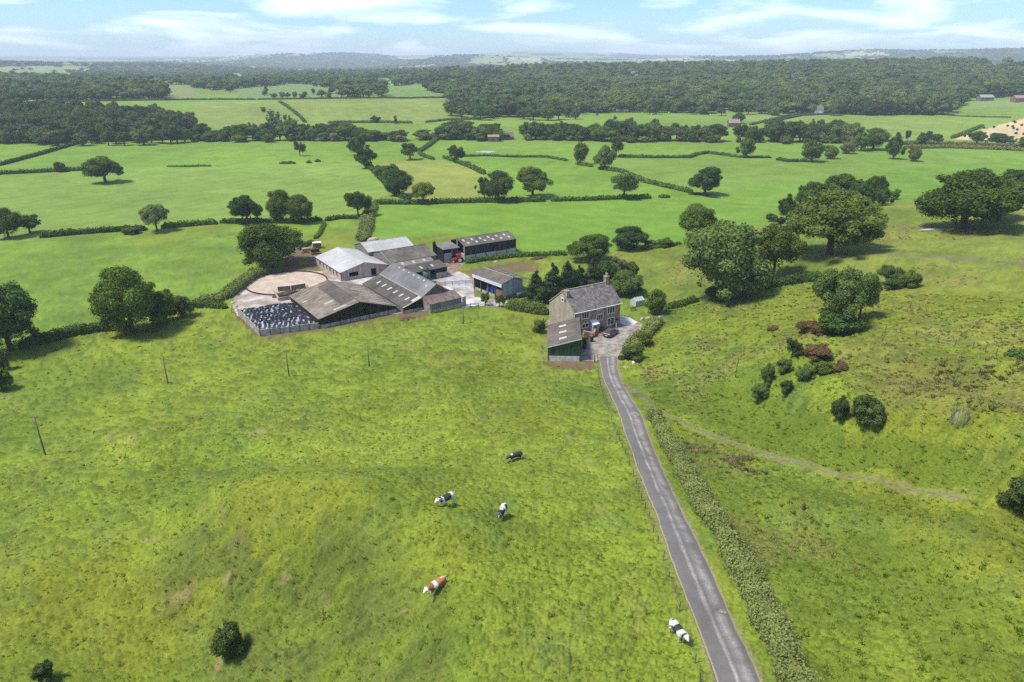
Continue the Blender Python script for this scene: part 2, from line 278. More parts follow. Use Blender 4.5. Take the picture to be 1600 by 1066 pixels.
# ---------------------------------------------------------------- mesh helpers
class MB:
    def __init__(s): s.v = []; s.f = []; s.c = []
    def poly(s, pts, c=.5):
        n = len(s.v); s.v += [tuple(p) for p in pts]; s.f.append(tuple(range(n, n + len(pts)))); s.c.append(c)
    def prism(s, pts, th, c=.5, nrm=None):
        pts = [Vector(p) for p in pts]
        if nrm is None:
            nrm = Vector((0, 0, 0))
            for i in range(len(pts)): a, b = pts[i], pts[(i + 1) % len(pts)]; nrm += a.cross(b)
            nrm.normalize()
        nrm = Vector(nrm); q = [p + nrm * th for p in pts]; n = len(s.v); k = len(pts)
        s.v += [tuple(p) for p in pts] + [tuple(p) for p in q]
        s.f.append(tuple(range(n + k - 1, n - 1, -1))); s.f.append(tuple(range(n + k, n + 2 * k))); s.c += [c, c]
        for i in range(k): j = (i + 1) % k; s.f.append((n + i, n + j, n + k + j, n + k + i)); s.c.append(c)
        return s
    def box(s, x0, x1, y0, y1, z0, z1, c=.5):
        return s.prism([(x0, y0, z0), (x1, y0, z0), (x1, y1, z0), (x0, y1, z0)], z1 - z0, c, (0, 0, 1))
    def tube(s, pts, rs, n=8, c=.5, cap=True):
        pts = [Vector(p) for p in pts]; b = len(s.v)
        for i, p in enumerate(pts):
            d = (pts[min(i + 1, len(pts) - 1)] - pts[max(i - 1, 0)]).normalized(); up = Vector((0, 0, 1)) if abs(d.z) < .9 else Vector((1, 0, 0))
            a = d.cross(up).normalized(); e = d.cross(a)
            for k in range(n): t = 2 * math.pi * k / n; s.v.append(tuple(p + (a * math.cos(t) + e * math.sin(t)) * rs[i]))
        for i in range(len(pts) - 1):
            for k in range(n): s.f.append((b + i * n + k, b + i * n + (k + 1) % n, b + (i + 1) * n + (k + 1) % n, b + (i + 1) * n + k)); s.c.append(c)
        if cap: s.f.append(tuple(range(b, b + n))); s.f.append(tuple(range(b + (len(pts) - 1) * n, b + len(pts) * n))); s.c += [c, c]
        return s
    def torus(s, cx, cy, cz, R, r, n=9, m=5, c=.5, tilt=(0, 0)):
        b = len(s.v)
        for i in range(n):
            a = 2 * math.pi * i / n
            for j in range(m):
                q = 2 * math.pi * j / m; rr = R + r * math.cos(q); x = rr * math.cos(a); y = rr * math.sin(a)
                s.v.append((cx + x, cy + y, cz + r * math.sin(q) + x * tilt[0] + y * tilt[1]))
        for i in range(n):
            for j in range(m): s.f.append((b + i * m + j, b + ((i + 1) % n) * m + j, b + ((i + 1) % n) * m + (j + 1) % m, b + i * m + (j + 1) % m)); s.c.append(c)
        return s
    def mesh(s, name, m, smooth=False):
        me = bpy.data.meshes.new(name); me.from_pydata(s.v, [], s.f); me.update()
        a = me.attributes.new('shade', 'FLOAT', 'FACE'); a.data.foreach_set('value', s.c)
        for q in (m if isinstance(m, (list, tuple)) else [m]): me.materials.append(q)
        if smooth: me.polygons.foreach_set('use_smooth', [True] * len(me.polygons))
        return me
    def build(s, name, m, parent=None, smooth=False, recalc=True):
        me = s.mesh(name, m, smooth)
        if recalc:
            bm = bmesh.new(); bm.from_mesh(me); bmesh.ops.recalc_face_normals(bm, faces=bm.faces); bm.to_mesh(me); bm.free()
        return link(name, me, parent)
def link(name, data, parent=None, loc=(0, 0, 0)):
    o = bpy.data.objects.new(name, data); COL.objects.link(o); o.location = loc
    if parent: o.parent = parent
    return o
def tag(o, label=None, cat=None, group=None, kind=None):
    if label: o['label'] = label
    if cat: o['category'] = cat
    if group: o['group'] = group
    if kind: o['kind'] = kind
    return o
def thing(name, label, cat, loc=(0, 0, 0), rz=0, group=None):
    o = bpy.data.objects.new(name, None); COL.objects.link(o); o.location = loc; o.rotation_euler = (0, 0, rz); o.empty_display_size = .5
    return tag(o, label, cat, group)
def copy_tree(o, parent=None):
    c = o.copy(); COL.objects.link(c)
    if parent: c.parent = parent
    for ch in o.children: copy_tree(ch, c)
    return c
def npmesh(name, V, F, mats, lv=None, aname='lv', midx=None, smooth=False):
    me = bpy.data.meshes.new(name); nv, nf, k = len(V), len(F), F.shape[1]
    me.vertices.add(nv); me.vertices.foreach_set('co', np.ascontiguousarray(V, np.float32).ravel())
    me.loops.add(nf * k); me.loops.foreach_set('vertex_index', np.ascontiguousarray(F, np.int32).ravel())
    me.polygons.add(nf); me.polygons.foreach_set('loop_start', np.arange(0, nf * k, k, dtype=np.int32)); me.polygons.foreach_set('loop_total', np.full(nf, k, np.int32))
    for m in mats: me.materials.append(m)
    if midx is not None: me.polygons.foreach_set('material_index', np.asarray(midx, np.int32))
    if smooth: me.polygons.foreach_set('use_smooth', np.ones(nf, bool))
    me.update(calc_edges=True)
    if lv is not None: a = me.attributes.new(aname, 'FLOAT', 'FACE'); a.data.foreach_set('value', np.asarray(lv, np.float32))
    return me

# ---------------------------------------------------------------- foliage
def quads(C, Nn, size, rg):
    n = len(C); R = rg.normal(size=(n, 3)); T = np.cross(Nn, R); T /= np.linalg.norm(T, axis=1)[:, None] + 1e-9; B = np.cross(Nn, T); B /= np.linalg.norm(B, axis=1)[:, None] + 1e-9
    s = (size * rg.uniform(.55, 1.35, n))[:, None] * .5; e = rg.uniform(.55, 1.0, n)[:, None]
    V = np.stack([C - T * s, C + B * s * e, C + T * s, C - B * s * e], 1).reshape(-1, 3)
    return V, np.arange(4 * n).reshape(n, 4)
def ico(sub=1):
    bm = bmesh.new(); bmesh.ops.create_icosphere(bm, subdivisions=sub, radius=1); bm.verts.ensure_lookup_table()
    V = np.array([v.co[:] for v in bm.verts]); F = np.array([[v.index for v in f.verts] for f in bm.faces]); bm.free(); return V, F
ICO_V, ICO_F = ico(2)
def leaf_cloud(lobes, n, size, rg, core=.78, keep=.86, jit=.75, under=.35):
    L = np.array(lobes); area = (L[:, 3] * L[:, 4] + L[:, 3] * L[:, 5] + L[:, 4] * L[:, 5]); m = int(n * 2.2)
    k = rg.choice(len(L), m, p=area / area.sum()); d = rg.normal(size=(m, 3)); d /= np.linalg.norm(d, axis=1)[:, None]
    ok = (d[:, 2] > -.25) | (rg.random(m) < under); k = k[ok]; d = d[ok]
    rad = .80 + rg.random(len(k)) ** 2 * .42; C = L[k, :3] + d * L[k, 3:6] * rad[:, None]
    ins = np.zeros(len(k), bool)
    for q in range(len(L)):
        e = (C - L[q, :3]) / L[q, 3:6]; ins |= ((e ** 2).sum(1) < keep ** 2) & (k != q)
    C, d, k = C[~ins][:n], d[~ins][:n], k[~ins][:n]
    Nn = d / L[k, 3:6]; Nn /= np.linalg.norm(Nn, axis=1)[:, None]; Nn = Nn + rg.normal(size=Nn.shape) * jit * .6; Nn /= np.linalg.norm(Nn, axis=1)[:, None]
    V, F = quads(C, Nn, size, rg); lr = rg.random(len(L)); lv = np.clip(lr[k] * .62 + rg.random(len(k)) * .38, 0, 1)
    # closed inner mass of twigs and leaves, made of triangles stored as quads with a split edge
    CV = []; CF = []; cl_ = []; b = len(V)
    for q in range(len(L)):
        nv = ICO_V * L[q, 3:6] * core * (1 + .10 * rg.normal(size=(len(ICO_V), 1))) + L[q, :3]
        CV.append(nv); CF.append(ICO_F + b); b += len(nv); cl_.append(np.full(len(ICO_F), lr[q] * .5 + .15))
    return V, F, lv, np.concatenate(CV), np.concatenate(CF), np.concatenate(cl_)
def mk_mesh(name, cloud, extra=None, mats=()):
    V, F, lv, CV, CF, cl_ = cloud
    me = bpy.data.meshes.new(name)
    nv = len(V) + len(CV); loops = np.concatenate([F.ravel(), CF.ravel()]); tot = np.r_[np.full(len(F), 4), np.full(len(CF), 3)]; lvv = np.r_[lv, cl_]; mi = np.zeros(len(tot), np.int32)
    VV = np.concatenate([V, CV])
    if extra is not None:
        EV, EF = extra; loops = np.r_[loops, (EF + len(VV)).ravel()]; tot = np.r_[tot, np.full(len(EF), 4)]; VV = np.concatenate([VV, EV]); lvv = np.r_[lvv, np.full(len(EF), .5)]; mi = np.r_[mi, np.ones(len(EF), np.int32)]
    me.vertices.add(len(VV)); me.vertices.foreach_set('co', VV.astype(np.float32).ravel()); me.loops.add(len(loops)); me.loops.foreach_set('vertex_index', loops.astype(np.int32))
    me.polygons.add(len(tot)); st = np.r_[0, np.cumsum(tot)[:-1]]; me.polygons.foreach_set('loop_start', st.astype(np.int32)); me.polygons.foreach_set('loop_total', tot.astype(np.int32))
    for m in mats: me.materials.append(m)
    me.polygons.foreach_set('material_index', mi.astype(np.int32)); me.update(calc_edges=True)
    a = me.attributes.new('lv', 'FLOAT', 'FACE'); a.data.foreach_set('value', lvv.astype(np.float32)); return me
def crown_lobes(kind, rg, nl):
    L = []
    if kind == 'oak':
        L.append((0, 0, .56, .32, .32, .28))
        for i in range(nl):
            a = rg.uniform(0, 6.283); e = rg.uniform(-.72, 1.0); rr = math.sqrt(max(0, 1 - e * e)) * rg.uniform(.66, 1.16); r = rg.uniform(.06, .165)
            L.append((math.cos(a) * rr * (.54 - r) * 1.04, math.sin(a) * rr * (.54 - r), .57 + e * (.44 - r * .85), r, r, r * .85))
    elif kind == 'round':
        L.append((0, 0, .50, .34, .34, .38))
        for i in range(nl):
            a = rg.uniform(0, 6.283); e = rg.uniform(-.8, 1.0); rr = math.sqrt(max(0, 1 - e * e)); r = rg.uniform(.07, .18); q_ = rg.uniform(.66, 1.2)
            L.append((math.cos(a) * rr * (.5 - r) * q_, math.sin(a) * rr * (.5 - r) * q_, .52 + e * (.48 - r) * q_, r, r, r * .9))
    elif kind == 'loose':
        for i in range(nl):
            a = rg.uniform(0, 6.283); e = rg.uniform(-.7, 1.0); rr = math.sqrt(max(0, 1 - e * e)) * rg.uniform(.55, 1); r = rg.uniform(.07, .14)
            L.append((math.cos(a) * rr * (.5 - r), math.sin(a) * rr * (.5 - r), .58 + e * (.42 - r), r, r, r * 1.05))
        L.append((0, 0, .5, .16, .16, .24))
    elif kind == 'conifer':
        for i in range(nl):
            z = .10 + .86 * (i / nl); w = .5 * (1 - z) ** .85 + .02; m = 3 if z < .8 else 1
            for q in range(m): a = rg.uniform(0, 6.283); L.append((math.cos(a) * w * .45, math.sin(a) * w * .45, z - .02, w * .62, w * .62, .07))
    elif kind == 'bush':
        L.append((0, 0, .34, .27, .27, .32))
        for i in range(nl):
            a = rg.uniform(0, 6.283); e = rg.uniform(-.3, 1.0); rr = math.sqrt(max(0, 1 - e * e)); r = rg.uniform(.07, .19); q_ = rg.uniform(.5, 1.22)
            L.append((math.cos(a) * rr * (.5 - r) * q_, math.sin(a) * rr * (.5 - r) * q_, max(r * .8, .45 + e * (.58 - r) * q_), r, r, r))
    ax, ay, az_ = rg.uniform(0, 6.28, 3); L = [(x + .05 * math.sin(z * 7 + ax), y + .05 * math.sin(z * 6 + ay), z + .035 * math.sin(x * 9 + az_), a_, b_, c_) for x, y, z, a_, b_, c_ in L] if kind in ('oak', 'round', 'loose') else L
    return L
def tube_np(paths, n=6):
    mb = MB()
    for pts, rs in paths: mb.tube(pts, rs, n, cap=False)
    return np.array(mb.v), np.array(mb.f)
def trunk_paths(kind, rg, lobes):
    top = {'oak': .5, 'round': .5, 'loose': .62, 'conifer': .92, 'bush': .3}[kind]; r0 = {'oak': .036, 'round': .036, 'loose': .024, 'conifer': .02, 'bush': .02}[kind]
    P = [([(0, 0, -.04), (rg.uniform(-.01, .01), rg.uniform(-.01, .01), top * .5), (rg.uniform(-.02, .02), 0, top)], [r0 * 1.35, r0, r0 * .6])]
    if kind != 'conifer':
        for q in rg.permutation(len(lobes))[:7]:
            x, y, z = lobes[q][:3]; z0 = top * rg.uniform(.45, .9); P.append(([(0, 0, z0), (x * .5, y * .5, z0 + (z - z0) * .6), (x * .95, y * .95, z)], [r0 * .6, r0 * .4, r0 * .18]))
    return P
PROTO = {}
SPEC = {'near': dict(oak=(58, 14000, .034), round=(58, 14000, .034), loose=(44, 9500, .032), conifer=(16, 6000, .034), bush=(30, 5500, .055)),
        'mid': dict(oak=(30, 3600, .054), round=(30, 3600, .054), loose=(24, 2600, .050), conifer=(12, 1500, .06), bush=(14, 1500, .08)),
        'far': dict(oak=(6, 420, .085), round=(6, 420, .085), loose=(10, 380, .11), conifer=(8, 260, .12), bush=(7, 220, .15))}
def proto(lod, kind, k):
    key = (lod, kind, k)
    if key in PROTO: return PROTO[key]
    rg = np.random.default_rng(abs(hash((lod == 'near', lod == 'mid', len(kind) * 7 + ord(kind[0]), k))) % 100000)
    nl, n, size = SPEC[lod][kind]; L = crown_lobes(kind, rg, nl)
    cloud = leaf_cloud(L, n, size, rg, jit=.40 if lod == 'far' else .75, core=.86 if lod == 'far' else (.62 if kind != 'loose' else .45), under=.5)
    tv, tf = tube_np(trunk_paths(kind, rg, L), 6 if lod == 'far' else 8)
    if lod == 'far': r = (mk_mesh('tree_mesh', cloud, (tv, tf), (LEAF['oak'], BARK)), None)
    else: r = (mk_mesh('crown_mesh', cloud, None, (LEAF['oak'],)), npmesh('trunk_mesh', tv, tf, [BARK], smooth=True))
    PROTO[key] = r; return r
rnd = random.Random(7)
def tree_at(p, w, h, kind, leaf, label, group=None, name=None, lod='mid', rz=None):
    kk = rnd.randrange(3) if lod != 'near' else rnd.randrange(2)
    crown, trunk = proto(lod, kind, kk)
    name = name or {'bush': 'bush', 'conifer': 'conifer_tree'}.get(kind, 'broadleaf_tree'); cat = 'bush' if kind == 'bush' and name != 'bracken_patch' else ('tree' if kind != 'bush' else 'bracken')
    rz = rnd.uniform(0, 6.28) if rz is None else rz
    if trunk is None:
        o = link(name, crown); tag(o, label, cat, group); oc = o; o.location = p
    else:
        o = thing(name, label, cat, p, 0, group); oc = link('crown' if kind != 'bush' else 'foliage', crown, o); tr = link('trunk' if kind != 'bush' else 'stem', trunk, o)
    oc.material_slots[0].link = 'OBJECT'; oc.material_slots[0].material = LEAF[leaf]
    o.rotation_euler = (0, 0, rz); o.scale = (w * rnd.uniform(.95, 1.05), w * rnd.uniform(.95, 1.05), h)
    return o
def tree(kind, leaf, u, v, wpx, vtop, label, group=None, name=None, lod=None, sink=.1):
    p = place(u, v); s = px_m(p); w = wpx / s; h = height_to(p, vtop)
    if lod is None: lod = 'near' if wpx > (17 if kind == 'bush' else 38) else ('mid' if wpx > 13 else 'far')
    p.z -= sink
    return tree_at(p, w, h + sink, kind, leaf, label, group, name, lod)
def resample(pts, step):
    o = [pts[0]]; 
    for a, b in zip(pts[:-1], pts[1:]):
        L = math.hypot(b[0] - a[0], b[1] - a[1]); n = max(1, int(L / step))
        for i in range(1, n + 1): o.append((a[0] + (b[0] - a[0]) * i / n, a[1] + (b[1] - a[1]) * i / n))
    return np.array(o)
def hedge(label, px, h=1.5, w=1.6, leaf='hedgedark', size=None, name='hedge', group=None, gaps=None, ragged=.22, cover=2.6, world=None, cat='hedge'):
    wp = world or P2(px); c = resample(wp, w * .4)
    if len(c) < 3: c = resample(wp, w * .2)
    T = np.gradient(c, axis=0); T /= np.linalg.norm(T, axis=1)[:, None] + 1e-9; Nr = np.c_[T[:, 1], -T[:, 0]]
    seglen = np.linalg.norm(np.diff(c, axis=0), axis=1).sum()
    mid = c[len(c) // 2]; s = FPX / max(30, math.hypot(mid[0], mid[1]))
    size = size or float(np.clip(2.6 / s, .15, 1.0)); rg = np.random.default_rng(int(abs(c[0, 0] * 13 + c[0, 1] * 7 + h * 100)) % 99991)
    n = int(seglen * (w + 2 * h) * cover / (size * size) * 1.2); n = min(n, 60000)
    def prof(i, th):                                            # i fractional index along, th 0..pi across
        i0 = np.minimum(i.astype(int), len(c) - 2); f = (i - i0)[:, None]; cc = c[i0] * (1 - f) + c[i0 + 1] * f; nn = Nr[i0]
        k = fbm(cc[:, 0] / 2.3, cc[:, 1] / 2.3, 31, 2); hh = h * (1 - ragged + 2 * ragged * k); k2 = fbm(cc[:, 0] / 4.6 + 40, cc[:, 1] / 4.6, 37, 3); ww = w * .5 * (1 - ragged + 2 * ragged * k2)
        ends = np.minimum(np.minimum(i, len(c) - 1 - i) * .5 + .35, 1); hh = hh * ends; ww = ww * ends
        ca_, sa_ = np.cos(th), np.sin(th); X = np.sign(ca_) * np.abs(ca_) ** .6; Z = np.abs(sa_) ** .6
        return cc, nn, X * ww, Z * hh, ca_, sa_
    i = rg.uniform(0, len(c) - 1.001, n); th = rg.uniform(0, math.pi, n); cc, nn, dx, dz, ca_, sa_ = prof(i, th); rr = rg.uniform(.84, 1.0, n) + rg.random(n) ** 3 * .32
    xy = cc + nn * (dx * rr)[:, None]; z = Hs(xy[:, 0], xy[:, 1]) + dz * rr + .03; C = np.c_[xy, z]
    Nn = np.c_[nn * ca_[:, None], sa_] + rg.normal(size=(n, 3)) * .55; Nn /= np.linalg.norm(Nn, axis=1)[:, None]
    V, F = quads(C, Nn, size, rg); lv = np.clip(.5 * fbm(xy[:, 0] / 1.7, xy[:, 1] / 1.7, 5, 2) + .5 * rg.random(n), 0, 1)
    m = 7; ii = np.repeat(np.arange(len(c), dtype=float), m); tt = np.tile(np.linspace(0, math.pi, m), len(c)); ii = np.clip(ii, 0, len(c) - 1.001)
    cc, nn, dx, dz, _, _ = prof(ii, tt); xy = cc + nn * (dx * .84)[:, None]; CV = np.c_[xy, Hs(xy[:, 0], xy[:, 1]) + dz * .84 - .05]
    CF = []
    for a in range(len(c) - 1):
        for b in range(m - 1): q = a * m + b; CF += [(q, q + 1, q + m + 1), (q, q + m + 1, q + m)]
    CF = np.array(CF) + len(V)
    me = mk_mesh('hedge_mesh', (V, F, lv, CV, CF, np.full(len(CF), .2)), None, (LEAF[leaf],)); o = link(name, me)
    return tag(o, label, cat, group)

# instanced masses (stuff)
def scatter(name, label, cat, pts, scl, protos, seed=0, patch=0):
    n = len(pts); me = bpy.data.meshes.new(name + '_points'); me.vertices.add(n); me.vertices.foreach_set('co', np.asarray(pts, np.float32).ravel()); rg = np.random.default_rng(seed)
    a = me.attributes.new('scl', 'FLOAT_VECTOR', 'POINT'); a.data.foreach_set('vector', np.asarray(scl, np.float32).ravel())
    rt = np.zeros((n, 3), np.float32); rt[:, 2] = rg.uniform(0, 6.283, n); a = me.attributes.new('rot', 'FLOAT_VECTOR', 'POINT'); a.data.foreach_set('vector', rt.ravel())
    a = me.attributes.new('pick', 'INT', 'POINT'); pk = rg.integers(0, len(protos), n)
    if patch: pp_ = np.asarray(pts); pn = np.clip((fbm(pp_[:, 0] / patch, pp_[:, 1] / patch, 77 + seed, 3) - .28) / .44 * len(protos) + rg.normal(size=n) * .9, 0, len(protos) - 1); pk = pn.astype(int)
    a.data.foreach_set('value', pk.astype(np.int32))
    c = bpy.data.collections.new(name + '_kinds')
    for m in protos: c.objects.link(bpy.data.objects.new(name + '_kind', m))
    g = bpy.data.node_groups.new(name + '_spread', 'GeometryNodeTree'); g.interface.new_socket('Geometry', in_out='INPUT', socket_type='NodeSocketGeometry'); g.interface.new_socket('Geometry', in_out='OUTPUT', socket_type='NodeSocketGeometry')
    gi = N(g, 'NodeGroupInput'); go = N(g, 'NodeGroupOutput'); ip = N(g, 'GeometryNodeInstanceOnPoints'); ci = N(g, 'GeometryNodeCollectionInfo')
    ci.inputs[0].default_value = c; ci.inputs[1].default_value = True; ci.inputs[2].default_value = True; ip.inputs['Pick Instance'].default_value = True
    def na(nm, ty): q = N(g, 'GeometryNodeInputNamedAttribute', data_type=ty); q.inputs[0].default_value = nm; return q.outputs[0]
    g.links.new(gi.outputs[0], ip.inputs['Points']); g.links.new(ci.outputs[0], ip.inputs['Instance']); g.links.new(na('pick', 'INT'), ip.inputs['Instance Index'])
    g.links.new(na('rot', 'FLOAT_VECTOR'), ip.inputs['Rotation']); g.links.new(na('scl', 'FLOAT_VECTOR'), ip.inputs['Scale']); g.links.new(ip.outputs[0], go.inputs[0])
    o = link(name, me); md = o.modifiers.new('spread', 'NODES'); md.node_group = g
    return tag(o, label, cat, None, 'stuff')
def fill(polys, spacing, seed, excl=(), excl_world=()):
    rg = np.random.default_rng(seed); out_ = []
    ex = [P2(e) for e in excl] + list(excl_world)
    for pp in polys:
        w = P2(pp); a = np.array(w); x0, y0 = a.min(0); x1, y1 = a.max(0); xs = np.arange(x0, x1, spacing); ys = np.arange(y0, y1, spacing)
        X, Y = np.meshgrid(xs, ys); X = X.ravel() + rg.uniform(-.45, .45, X.size) * spacing; Y = Y.ravel() + rg.uniform(-.45, .45, Y.size) * spacing
        k = inpoly(X, Y, w)
        for e in ex: k &= ~inpoly(X, Y, e)
        out_.append(np.c_[X[k], Y[k]])
    q = np.concatenate(out_); return np.c_[q, Hs(q[:, 0], q[:, 1])]
# ---------------------------------------------------------------- lane, track, yard outlines (world coordinates on the ground)
LANE = [(558,936,966),(575,938.5,964.7),(590,942,969),(606,949,976),(625,957,987),(644,965.6,1000),(680,978,1014),(740,998.5,1038),(803,1026,1067),(866,1046,1097.8),(933,1072,1130),(1000,1098,1160),(1066,1120,1189.5)]
LL = P2([(l, v) for v, l, r in LANE]); LR = P2([(r, v) for v, l, r in LANE])
def extend(a):
    d = (a[-1][0] - a[-3][0], a[-1][1] - a[-3][1]); L = math.hypot(*d); return a + [(a[-1][0] + d[0] / L * k, a[-1][1] + d[1] / L * k) for k in (8, 20, 36)]
LL = extend(LL); LR = extend(LR)
LMID = [((a[0] + b[0]) / 2, (a[1] + b[1]) / 2) for a, b in zip(LL, LR)]; LW = [math.hypot(a[0] - b[0], a[1] - b[1]) for a, b in zip(LL, LR)]
LPOLY = LL + LR[::-1]
TRACK = P2([(972,600),(990,608),(1005,620),(1018,634),(1040,648),(1070,662),(1100,676),(1130,688),(1165,700),(1200,712),(1240,724),(1290,736),(1340,748),(1390,758),(1440,768),(1500,779)])
RIDGE_TRACK = P2([(1352,397),(1400,399),(1470,402),(1530,406),(1600,413),(1700,420)])
YARD = [g0(*p) for p in ((363,480),(366,462),(385,440),(420,427),(460,422.5),(500,424),(520,415),(560,400),(640,398),(684,398),(684,392),(697,390),(704,398),(727,409),(716,424),(741,436),(741,464),(790,470),(800,477),(764,480),(745,477),(727,480),(660,486),(560,497),(500,507),(455,490),(385,500),(371,493))]
GRAVEL = [g0(*p) for p in ((908,545),(907,564),(929,565),(937,562),(951,563),(965.5,562.5),(969,549),(989.6,532),(1003,515),(1003,506),(985,496.5),(968.6,493),(966,510),(929.5,523.5),(912,536))]
MUD = [[g0(*p) for p in q] for q in ([(852,564),(930,565),(931,578),(900,580),(868,576),(850,570)], [(366,490),(372,500),(408,532),(440,528),(500,517),(560,508),(620,496),(665,492),(660,484),(500,505)],
       [(455,378),(500,388),(498,424),(470,424),(440,428)], [(718,424),(800,410),(850,412),(838,424),(760,424),(741,434)], [(640,486),(668,486),(672,494),(640,500),(622,497)])]
def RG(pts): return P2(pts)
FIELDS = [ # outline on the ground, grass colour, tussock amount
 ([(-500,270),(0,273),(190,264),(240,262),(500,254),(580,254),(586,270),(635,312),(600,330),(560,340),(500,347),(400,346),(340,350),(190,360),(62,373),(-500,420)], (.138,.212,.036), .10),
 ([(640,252),(690,250),(757,272),(798,300),(800,314),(660,317),(622,300),(592,266),(600,252)], (.175,.200,.040), .2),
 ([(693,250),(757,272),(800,314),(1017,311),(1082,301),(1007,285),(945,265),(887,252),(722,246)], (.120,.208,.024), .06),
 ([(582,320),(800,316),(1017,311),(1082,303),(1500,255),(1800,240),(1800,330),(1430,316),(1210,350),(1000,392),(810,398),(700,365),(560,378)], (.112,.202,.022), .12),
 ([(-500,420),(62,373),(340,350),(500,347),(545,345),(500,372),(478,385),(430,415),(395,430),(300,478),(80,528),(-300,560)], (.124,.194,.023), .55),
 ([(500,350),(545,344),(575,342),(572,382),(500,400),(478,388)], (.122,.195,.022), .45),
 ([(-700,232),(100,225),(300,221),(700,218),(1330,224),(1500,236),(1800,236),(1800,246),(1152,246),(1077,246),(965,245),(887,250),(642,250),(560,253),(190,263),(0,272),(-700,280)], (.124,.208,.026), .06),
 ([(300,160),(455,158),(478,192),(460,212),(300,214)], (.152,.200,.040), .3),
 ([(437,157),(700,153),(760,182),(700,192),(512,194),(470,180)], (.155,.200,.040), .3),
 ([(1200,192),(1250,181),(1500,181),(1600,183),(1485,218),(1300,224),(1200,222)], (.145,.205,.036), .1),
 ([(1485,218),(1600,185),(1900,178),(1900,232),(1580,222)], (.40,.32,.17), 0),
 ([(1120,181),(1300,181),(1200,192)], (.15,.205,.06), .1)]
FIELDS = [(RG(a), b, c) for a, b, c in FIELDS]
HILLSIDE = RG([(985,520),(1035,480),(1100,475),(1180,450),(1285,440),(1400,460),(1700,470),(1900,900),(1900,1300),(1300,1400),(1230,1066),(1130,850),(1030,660)])
TOPFIELD = RG([(960,398),(1060,388),(1210,348),(1430,316),(1600,308),(1900,300),(1900,500),(1600,470),(1400,455),(1285,440),(1180,447),(1090,470),(1030,480),(1000,450)])
BANK = P2([(330,800),(480,838),(640,905),(720,1010),(700,1100),(420,1100),(330,1040),(290,960),(250,880),(260,820)])

# ---------------------------------------------------------------- the ground sheet
aa = np.radians(np.r_[np.linspace(-180, -48, 34)[:-1], np.linspace(-48, 48, 760), np.linspace(48, 180, 34)[1:]])
rr_ = np.r_[.4, np.linspace(3, 27, 8), np.exp(np.linspace(math.log(30), math.log(150), 430)), np.exp(np.linspace(math.log(150), math.log(700), 145))[1:], np.exp(np.linspace(math.log(700), math.log(16500), 125))[1:]]
AA, RR = np.meshgrid(aa, rr_, indexing='ij'); GX = (RR * np.sin(AA)).ravel(); GY = (RR * np.cos(AA)).ravel(); R_ = RR.ravel()
GZ = Hs(GX, GY)
near = R_ < 330
xs, ys, rs = GX[near], GY[near], R_[near]
dl = dpoly(xs, ys, LMID); dt = dpoly(xs, ys, TRACK); in_l = inpoly(xs, ys, LPOLY)
in_y = inpoly(xs, ys, YARD) | inpoly(xs, ys, GRAVEL); in_farm = inpoly(xs, ys, FARM)
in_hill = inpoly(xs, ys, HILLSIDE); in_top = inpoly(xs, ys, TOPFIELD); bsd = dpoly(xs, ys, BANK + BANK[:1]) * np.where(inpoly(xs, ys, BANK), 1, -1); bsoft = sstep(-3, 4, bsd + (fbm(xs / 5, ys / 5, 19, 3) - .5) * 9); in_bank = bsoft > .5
col = np.zeros((len(GX), 3)); col[:] = (.130, .205, .030)
tus = np.full(len(GX), .25)
tus[near] = 1.0; col[near] = (.152, .196, .020)
for poly, c, t_ in FIELDS:
    k = inpoly(GX, GY, poly); col[k] = c; tus[k] = t_
cn = col[near]; tn = tus[near]
cn[in_hill] = (.142, .180, .019); tn[in_hill] = 1.0
cn[in_top] = (.145, .174, .027); tn[in_top] = .7
big = fbm(xs / 38, ys / 38, 11, 4); med = fbm(xs / 9, ys / 9, 21, 4); sm = fbm(xs / 2.2, ys / 2.2, 23, 3)
k = (tn > .3)[:, None] * 1.0
cn = cn * (1 + k * ((med - .5) * .42 + (sm - .5) * .45)[:, None])
yel = sstep(.52, .72, big)[:, None] * k; cn = cn * (1 - yel * .55) + yel * .55 * np.array([.165, .178, .018])
drk = sstep(.50, .34, fbm(xs / 26 + 9, ys / 26, 31, 4))[:, None] * k; cn = cn * (1 - .40 * drk) + .40 * drk * np.array([.070, .122, .016])
blu = sstep(.60, .74, fbm(xs / 4.5 + 3, ys / 4.5, 41, 3))[:, None] * k; cn = cn * (1 - .22 * blu) + .22 * blu * np.array([.075, .13, .045])
# dry, brownish grass on the steep banks and on the right-hand hillside
dry = sstep(.55, .75, fbm(xs / 12 + 5, ys / 12, 51, 4)) * np.where(in_hill, .32, np.where(in_bank, .35, np.where(in_top, .5, .08)))
cn = cn * (1 - dry[:, None]) + dry[:, None] * np.array([.20, .165, .055])
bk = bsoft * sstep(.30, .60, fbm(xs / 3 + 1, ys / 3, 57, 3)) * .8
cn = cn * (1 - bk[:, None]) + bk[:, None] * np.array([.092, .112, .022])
soil = sstep(.72, .80, fbm(xs / 5 + 50, ys / 5, 61, 4)) * np.where(in_bank, .5, .2) * (tn > .5)
cn = cn * (1 - soil[:, None]) + soil[:, None] * np.array([.20, .14, .08])
